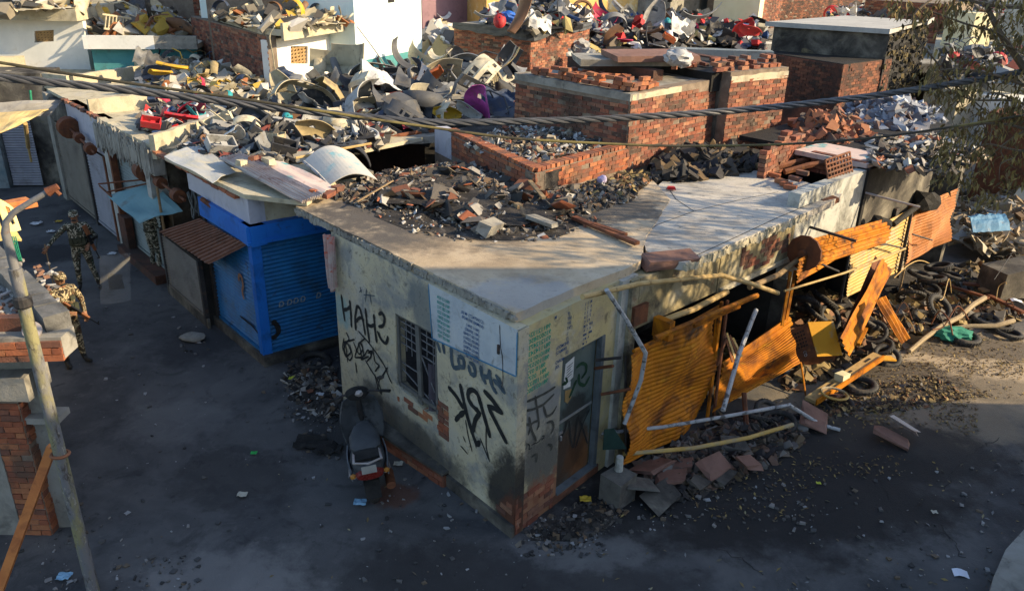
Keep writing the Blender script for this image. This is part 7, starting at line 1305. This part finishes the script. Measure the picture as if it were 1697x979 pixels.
def rifle(label, muzzle, butt, up):
    t_ = thing('rifle', label, 'rifle', (V(muzzle) + V(butt)) / 2); a, b = V(butt), V(muzzle); d = (b - a).normalized(); L_ = (b - a).length; u = (V(up) - d * V(up).dot(d)).normalized(); s = d.cross(u)
    def bx_(mb, t0, t1, z0, z1, w_): mb.obox(a + d * t0 * L_ - s * w_ / 2 + u * z0, d * (t1 - t0) * L_, s * w_, u * (z1 - z0))
    mb = MB(); bx_(mb, 0, .28, -.07, .02, .035); bx_(mb, .55, .74, -.02, .025, .04); part('wood_stock', mb, m_gunw, t_)
    mb = MB(); bx_(mb, .281, .549, -.03, .035, .034); bx_(mb, .4, .47, -.19, -.031, .025); bx_(mb, .3, .34, -.11, -.031, .025); mb.tube([a + d * L_ * .741, b], .011, 8); bx_(mb, .94, .96, .0, .06, .01); part('receiver', mb, m_gun, t_)
    mb = MB(); mb.tube([a + d * L_ * .05 - u * .03, a + d * L_ * .4 - u * .22, a + d * L_ * .7 - u * .03], .008, 5); part('sling', mb, m_vest, t_)
    return t_
f1 = at(147, 478, 0); yaw1 = math.atan2(f1.x, -f1.y) * 0 + .35
person('soldier in camouflage standing in the lane with one arm out holding a cane', f1, yaw1, {-1: ((-.42, -.10, 1.22), (-.56, -.24, 1.06)), 1: ((.30, .06, 1.15), (.20, -.16, 1.02))}, {-1: ((-.12, -.05, .50), (-.15, .02, .09)), 1: ((.15, -.02, .50), (.22, .0, .09))})
R1 = Matrix.Rotation(yaw1, 3, 'Z')
rifle('rifle slung muzzle down at the standing soldier', f1 + R1 @ V((.36, -.20, .72)), f1 + R1 @ V((.16, -.18, 1.46)), R1 @ V((-.5, -.5, .2)))
mb = MB(); hnd = f1 + R1 @ V((-.58, -.27, 1.04)); mb.tube([hnd + V((0, 0, .12)), hnd + V((.02, -.05, -1.0))], .012, 6); solo('cane_stick', mb, m_wood, 'thin cane held upright by the standing soldier', 'cane')
f2 = at(127, 603, 0)
person('soldier in sunlit camouflage cap half hidden behind the near left roof corner', f2, 1.0, {-1: ((-.28, -.02, 1.18), (-.10, -.30, 1.12)), 1: ((.29, -.05, 1.18), (.16, -.34, 1.0))}, None, .05, cm=m_camo2)
R2 = Matrix.Rotation(1.0, 3, 'Z'); rifle('brown stocked rifle carried low by the half hidden soldier', f2 + R2 @ V((.22, -.62, .86)), f2 + R2 @ V((-.10, -.10, 1.30)), R2 @ V((0, -.3, 1)))
f3 = at(262, 452, 0)
person('soldier standing under the teal awning with only an arm and legs showing', f3, 2.6, {-1: ((-.30, .05, 1.2), (-.30, -.15, 1.0)), 1: ((.34, -.05, 1.22), (.42, -.22, 1.30))}, None, .03)
sh = thing('riot_shield', 'clear riot shield leaning at the brick pier of the left row', 'shield', at(192, 500, 0))
gm_ = bpy.data.materials.new('clear_polycarbonate'); gm_.use_nodes = True; gb = gm_.node_tree.nodes['Principled BSDF']; gb.inputs['Base Color'].default_value = (.75, .75, .72, 1); gb.inputs['Roughness'].default_value = .55; gb.inputs['Alpha'].default_value = .08; gb.inputs['Specular IOR Level'].default_value = .05
mb = MB(); sb_ = at(192, 500, 0); ud = V((.62, .25, 0)); lean_ = V((.10, .12, 1.02)); nn_ = V((.3, -.75, 0))
mb.sheet(lambda u, v: sb_ + ud * (u - .5) * .85 + lean_ * v + nn_ * .10 * math.cos((u - .5) * 2.6), 10, 6, .005); part('shield_plate', mb, gm_, sh)
mb = MB(); mb.box(sb_ + lean_ * .42 + V((0, .02, 0)), (.26, .05, .30), Matrix.Rotation(.4, 3, 'Z'), .08, RG); part('arm_pad', mb, m_black, sh)
# ------------------------------------------------------------------ burnt scooter
def scooter(loc, yaw):
    t_ = thing('burnt_scooter', 'fire damaged dark grey scooter parked against the graffiti wall', 'scooter', loc); X = Matrix.Translation(V(loc)) @ Matrix.Rotation(yaw, 4, 'Z') @ Matrix.Rotation(-.10, 4, 'Y') @ Matrix.Diagonal((1.28, 1.04, 1.06, 1))
    def pt(name, mb, mat, par=None, smooth=True):
        mb.v = [X @ p for p in mb.v]; return part(name, mb, mat, par or t_, smooth=smooth)
    g_body = M('scorched_grey_paint', [(.045, .05, .055), (.085, .09, .095)], 4, .45, .15, 30, stains=[((.012, .012, .012), 3, .5, .66, .9), ((.16, .15, .14), 7, .6, .7, .6)]); g_seat = M('scuffed_seat_vinyl', [(.04, .043, .046), (.065, .068, .072)], 4, .6, .2)
    for y, n in ((.28, 'rear_wheel'), (1.50, 'front_wheel')):
        mb = MB(); mb.torus((0, y, .235), (1, 0, 0), .185, .052, 28, 10, 1.0); wo = pt(n, mb, m_rubber); mb = MB(); mb.lathe((-.04, y, .235), [(.03, 0), (.13, .0), (.14, .04), (.13, .08), (.03, .08)], 18, (1, 0, 0)); pt('rim', mb, m_iron, wo)
    mb = MB(); loft(mb, [((0, .02, .60), (.06, 0, 0), (0, 0, .05)), ((0, .10, .58), (.14, 0, 0), (0, 0, .13)), ((0, .35, .55), (.19, 0, 0), (0, 0, .18)), ((0, .62, .50), (.19, 0, 0), (0, 0, .20)), ((0, .82, .42), (.15, 0, 0), (0, 0, .18)), ((0, .90, .38), (.12, 0, 0), (0, 0, .12))], 18); pt('rear_cowl', mb, g_body)
    for s in (-1, 1):
        mb = MB(); mb.sheet(lambda u, v: V((s * (.185 + .02 * math.sin(u * 3)), .12 + u * .55, .46 + v * .13 + .05 * u)), 8, 4, .012); pt('side_panel', mb, M('side_panel_silver', [(.10, .105, .11), (.16, .165, .17)], 4, .45, .1, stains=[((.03, .03, .03), 4, .52, .68, .8)]))
        mb = MB(); mb.tube([(s * .16, .16, .48), (s * .20, .3, .43), (s * .19, .42, .47)], .02, 6); pt('panel_trim', mb, m_zinc)
    mb = MB(); loft(mb, [((0, .34, .735), (.10, 0, 0), (0, 0, .02)), ((0, .40, .74), (.155, 0, 0), (0, .0, .055)), ((0, .65, .75), (.16, 0, 0), (0, 0, .05)), ((0, .90, .74), (.10, 0, 0), (0, 0, .04)), ((0, .98, .73), (.05, 0, 0), (0, 0, .02))], 16); pt('seat', mb, g_seat)
    mb = MB(); mb.box((0, .22, .73), (.26, .20, .05), None, .06, RG); pt('melted_seat_rear', mb, m_black, None, False)
    mb = MB(); mb.tube([(-.13, .30, .74), (-.14, .06, .76), (0, -.02, .77), (.14, .06, .76), (.13, .30, .74)], .014, 8); pt('grab_rail', mb, m_zinc)
    mb = MB(); loft(mb, [((0, -.04, .60), (.13, 0, 0), (0, 0, .05)), ((0, .03, .61), (.15, 0, 0), (0, 0, .06))], 14); pt('tail_light', mb, M('red_lens', [(.10, .012, .01), (.16, .02, .015)], 6, .3, 0))
    for s in (-1, 1): mb = MB(); mb.ico((s * .17, .02, .60), (.035, .04, .035)); pt('indicator', mb, M('amber_lens', [(.35, .13, .02), (.4, .18, .03)], 6, .3, 0))
    mb = MB(); mb.box((0, -.03, .69), (.15, .03, .09), Matrix.Rotation(-.5, 3, 'X')); pt('number_plate', mb, m_conc, None, False)
    mb = MB(); mb.sheet(lambda u, v: V(((u - .5) * .16, -.02 + .18 * v - .1 * v * v, .46 - .22 * (1 - v))), 5, 6, .012); pt('rear_mudguard', mb, m_black)
    mb = MB(); mb.box((0, 1.08, .28), (.34, .42, .05), None, .03, RG); pt('floorboard', mb, m_black, None, False)
    mb = MB(); mb.sheet(lambda u, v: V(((u - .5) * (.42 - .08 * v + .1 * math.sin(v * 3)), 1.27 + .13 * v - .0 + .12 * (1 - ((u - .5) * 2) ** 2), .28 + .58 * v)), 12, 10, .02); pt('front_apron', mb, g_body)
    mb = MB(); mb.tube([(0, 1.50, .24), (0, 1.42, .62), (0, 1.34, .95)], .03, 8); mb.tube([(.07, 1.5, .24), (.05, 1.44, .55)], .018, 6); pt('front_fork', mb, m_iron)
    mb = MB(); mb.sheet(lambda u, v: V(((v - .5) * .15, 1.5 + .27 * math.cos(.5 + u * 2.0), .235 + .27 * math.sin(.5 + u * 2.0))), 10, 4, .012); pt('front_mudguard', mb, g_body)
    mb = MB(); mb.tube([(-.34, 1.22, 1.0), (-.15, 1.32, 1.0), (.15, 1.32, 1.0), (.34, 1.22, 1.0)], .016, 8); pt('handlebar', mb, m_iron)
    for s in (-1, 1): mb = MB(); mb.tube([(s * .26, 1.265, 1.0), (s * .36, 1.21, 1.0)], .022, 8); pt('grip', mb, m_black)
    mb = MB(); loft(mb, [((0, 1.26, .98), (.10, 0, 0), (0, 0, .06)), ((0, 1.34, .99), (.14, 0, 0), (0, 0, .085)), ((0, 1.44, .97), (.12, 0, 0), (0, 0, .07))], 14); pt('head_cowl', mb, m_black)
    mb = MB(); mb.ico((.02, 1.27, 1.02), (.045, .04, .045), RG, .25, 2); pt('broken_speedometer', mb, m_zinc)
    mb = MB(); mb.tube([(.22, 1.29, 1.0), (.27, 1.27, 1.17)], .008, 6); mb.ico((.28, 1.26, 1.2), (.05, .015, .035)); pt('mirror', mb, m_iron)
    mb = MB(); mb.tube([(.17, .75, .22), (.19, .5, .22), (.19, .12, .28)], [.025, .05, .05], 10); pt('exhaust', mb, m_rustd)
    mb = MB(); mb.box((0, .5, .30), (.16, .4, .16), None, .08, RG); pt('engine', mb, m_black, None, False)
rw = at(622, 828, 0); scooter(rw + V((.07, -.27, 0)), .26)
# ------------------------------------------------------------------ overhead cables
fC = Frame((-3.8, 5.9), (4.2, 7.85))
def spline(pts, n):
    P = [V(p) for p in pts]; out = []
    for i in range(len(P) - 1):
        a, b, c, d = P[max(0, i - 1)], P[i], P[i + 1], P[min(len(P) - 1, i + 2)]
        for k in range(n):
            t_ = k / n; out.append(.5 * (2 * b + (c - a) * t_ + (2 * a - 5 * b + 4 * c - d) * t_ * t_ + (3 * b - a - 3 * c + d) * t_ ** 3))
    out.append(P[-1]); return out
def cpath(px_, n=24, off=0.0): return spline([fC.p(*fC.px(x, y, off), off) for x, y in px_], n)
tc_ = thing('twisted_cable', 'thick twisted black power cable sagging across the whole view', 'cable', fC.p(3, 6))
path = cpath([(-160, 103), (-40, 124), (150, 143), (300, 160), (450, 178), (600, 194), (720, 203), (870, 201), (1000, 197), (1200, 185), (1400, 165), (1560, 142), (1700, 118), (1850, 88)], 40)
m_cab = M('black_cable_sheath', [(.05, .05, .052), (.085, .085, .088)], 6, .42, .1, 30, spec=.5); ln_ = 0
for k in range(4):
    pts_ = []; ln_ = 0
    for i, p in enumerate(path):
        if i: ln_ += (p - path[i - 1]).length
        d = (path[min(i + 1, len(path) - 1)] - path[max(0, i - 1)]).normalized(); u = d.cross(V((0, 0, 1))).normalized(); w_ = d.cross(u); a = ln_ * 11 + k * math.pi / 2
        pts_.append(p + (u * math.cos(a) + w_ * math.sin(a)) * .0175)
    mb = MB(); mb.tube(pts_, .0142, 7); part('strand', mb, m_cab, tc_, smooth=True)
mb = MB(); mb.tube(cpath([(-160, 78), (0, 104), (200, 136), (400, 164), (600, 195), (720, 212), (850, 229), (1000, 238), (1130, 242), (1300, 239), (1440, 229), (1560, 213), (1700, 190), (1850, 160)], 12, .35), .011, 7)
solo('thin_cable', mb, M('yellow_brown_cable', [(.11, .09, .035), (.26, .21, .07)], 1.5, .6, .2, stains=[((.03, .028, .024), .9, .44, .54, .9)]), 'thin yellow brown cable crossing under the twisted one', 'cable', smooth=True)
mb = MB(); mb.tube(spline([at(592, 45, 5.2), at(620, 82, 4.6), at(648, 122, 3.6)], 8), .014, 5); solo('drop_wire', mb, m_zinc, 'thin wire slanting down the pale blue house wall', 'wire')
mb = MB(); mb.tube(spline([at(455, 44, 4.95), at(447, 60, 4.7), at(452, 90, 4.2), at(458, 130, 3.5)], 8), .02, 5); solo('drain_hose', mb, PC['cream'], 'pale hose hanging from the brick house slab', 'hose')
# ------------------------------------------------------------------ tree at the right
tr = thing('dry_leafed_tree', 'tree with drooping brown leaves reaching in from the right edge', 'tree', (10.4, 10.3, 0))
m_bark = M('grey_bark', [(.10, .075, .05), (.17, .13, .09)], 6, .95, .5, 30)
T0 = V((10.4, 10.3, 0)); crown_c = V((10.6, 10.2, 6.5)); tw_ = MB(); bt_ = MB(); rt = random.Random(61)
bt_.tube([T0, T0 + V((-.1, 0, 1.6)), T0 + V((.1, .1, 3.2)), T0 + V((0, 0, 4.4))], [.26, .2, .17, .14], 12)
part('trunk', bt_, m_bark, tr, smooth=True)
fork = T0 + V((0, 0, 4.2)); lv = []
def limb(pts, r0, r1, n=6): mb_ = MB(); mb_.tube(spline(pts, 6), [r0 + (r1 - r0) * i / (6 * (len(pts) - 1)) for i in range(6 * (len(pts) - 1) + 1)], n); return part('limb', mb_, m_bark, tr, smooth=True)
for k in range(9):
    a = k * .7; e = crown_c + V((2.3 * math.cos(a), 2.3 * math.sin(a), rt.uniform(-.8, 1.2))); limb([fork, fork.lerp(e, .5) + V((0, 0, .5)), e], .08, .02)
for k in range(4300):
    while True:
        q = V((rt.uniform(-1, 1), rt.uniform(-1, 1), rt.uniform(-1, 1)))
        if .25 < q.length < 1 and noise.noise(q * 3.2 + V((3, 1, 7))) > .02: break
    lv.append((crown_c + V((q.x * 2.7, q.y * 2.9, q.z * 1.7)), .17))
inl = [([(1900, 330, 8.6), (1760, 210, 8.2), (1697, 112, 8.0), (1655, 50, 8.0), (1625, -15, 8.1)], .05, .022), ([(1900, 90, 8.4), (1760, 20, 8.2), (1650, 10, 8.0), (1560, -12, 7.9)], .04, .012),
       ([(1560, -12, 7.9), (1515, 25, 7.8), (1520, 62, 7.8), (1545, 95, 7.8), (1590, 145, 7.9), (1650, 200, 8.0)], .012, .006), ([(1697, 112, 8.0), (1660, 60, 7.9), (1600, 40, 7.8), (1545, 20, 7.8)], .018, .006), ([(1720, 150, 8.1), (1650, 125, 7.9), (1590, 115, 7.8), (1545, 118, 7.8)], .016, .006),
       ([(1760, 210, 8.2), (1690, 170, 8.0), (1610, 165, 7.9), (1560, 140, 7.8)], .016, .006), ([(1800, 260, 8.3), (1700, 215, 8.1), (1640, 205, 8.0), (1580, 215, 7.9), (1545, 225, 7.9)], .018, .006), ([(1800, 260, 8.3), (1690, 250, 8.0), (1630, 240, 7.9), (1590, 270, 7.9)], .016, .006), ([(1700, 215, 8.1), (1650, 250, 8.0), (1610, 300, 8.0)], .012, .005), ([(1690, 170, 8.0), (1640, 155, 8.0), (1620, 200, 8.0)], .01, .005), ([(1850, 200, 8.2), (1740, 120, 8.0), (1680, 80, 7.9), (1640, 75, 7.9)], .016, .006)]
for pts, r0, r1 in inl: limb([aty(*p) for p in pts], r0, r1, 5)
limb([fork, fork.lerp(aty(1900, 330, 8.6), .5) + V((0, 0, .3)), aty(1900, 330, 8.6)], .09, .05); limb([fork, fork.lerp(aty(1900, 90, 8.4), .5) + V((0, 0, .3)), aty(1900, 90, 8.4)], .07, .04)
for (x0, y0, x1, y1, n) in ((1478, -10, 1545, 42, 120), (1540, -10, 1640, 40, 190), (1630, -10, 1720, 70, 260), (1528, 70, 1600, 150, 170), (1590, 90, 1720, 190, 420), (1545, 120, 1620, 160, 90), (1570, 175, 1697, 260, 330), (1555, 205, 1620, 300, 190), (1610, 245, 1690, 330, 200), (1500, 280, 1560, 330, 0), (1545, 225, 1600, 250, 60), (1700, 0, 1850, 330, 700)):
    n = int(n * 1.25); cl = [(rt.uniform(x0, x1), rt.uniform(y0, y1)) for _ in range(max(1, n // 9))]
    for k in range(n):
        c = rt.choice(cl); x = c[0] + rt.gauss(0, 9); y = c[1] + abs(rt.gauss(0, 11)); lv.append((aty(x, y, 7.95 + rt.uniform(-.45, .45)), .075))
for k in range(26):      # bare_twigs
    x, y = rt.uniform(1530, 1697), rt.uniform(10, 300); D = 7.95 + rt.uniform(-.4, .4); a_ = rt.uniform(.3, 2.2)
    limb([aty(x, y, D), aty(x - 22 * math.cos(a_), y + 22 * math.sin(a_), D), aty(x - 34 * math.cos(a_ + .4), y + 48 * math.sin(a_ + .4), D)], .006, .002, 4)
lm = MB()
for p, s in lv:
    s *= rt.uniform(.6, 1.35); R = Euler((rt.uniform(-.5, .5), rt.uniform(.5, 1.5), rt.uniform(0, 6.3))).to_matrix()
    lm.add([p + R @ (V(t_) * s) for t_ in ((0, 0, 0), (.4, .17, .06), (1, 0, -.04), (.4, -.17, .06))], [(0, 1, 2), (0, 2, 3)])
part('crown', lm, M('dry_leaf', [(.85, .85, .85), (1, 1, 1)], 4, .8, 0, island=[(.15, .105, .035), (.22, .155, .05), (.09, .07, .03), (.29, .21, .07), (.13, .08, .035), (.18, .14, .06)]), tr, kind='stuff')
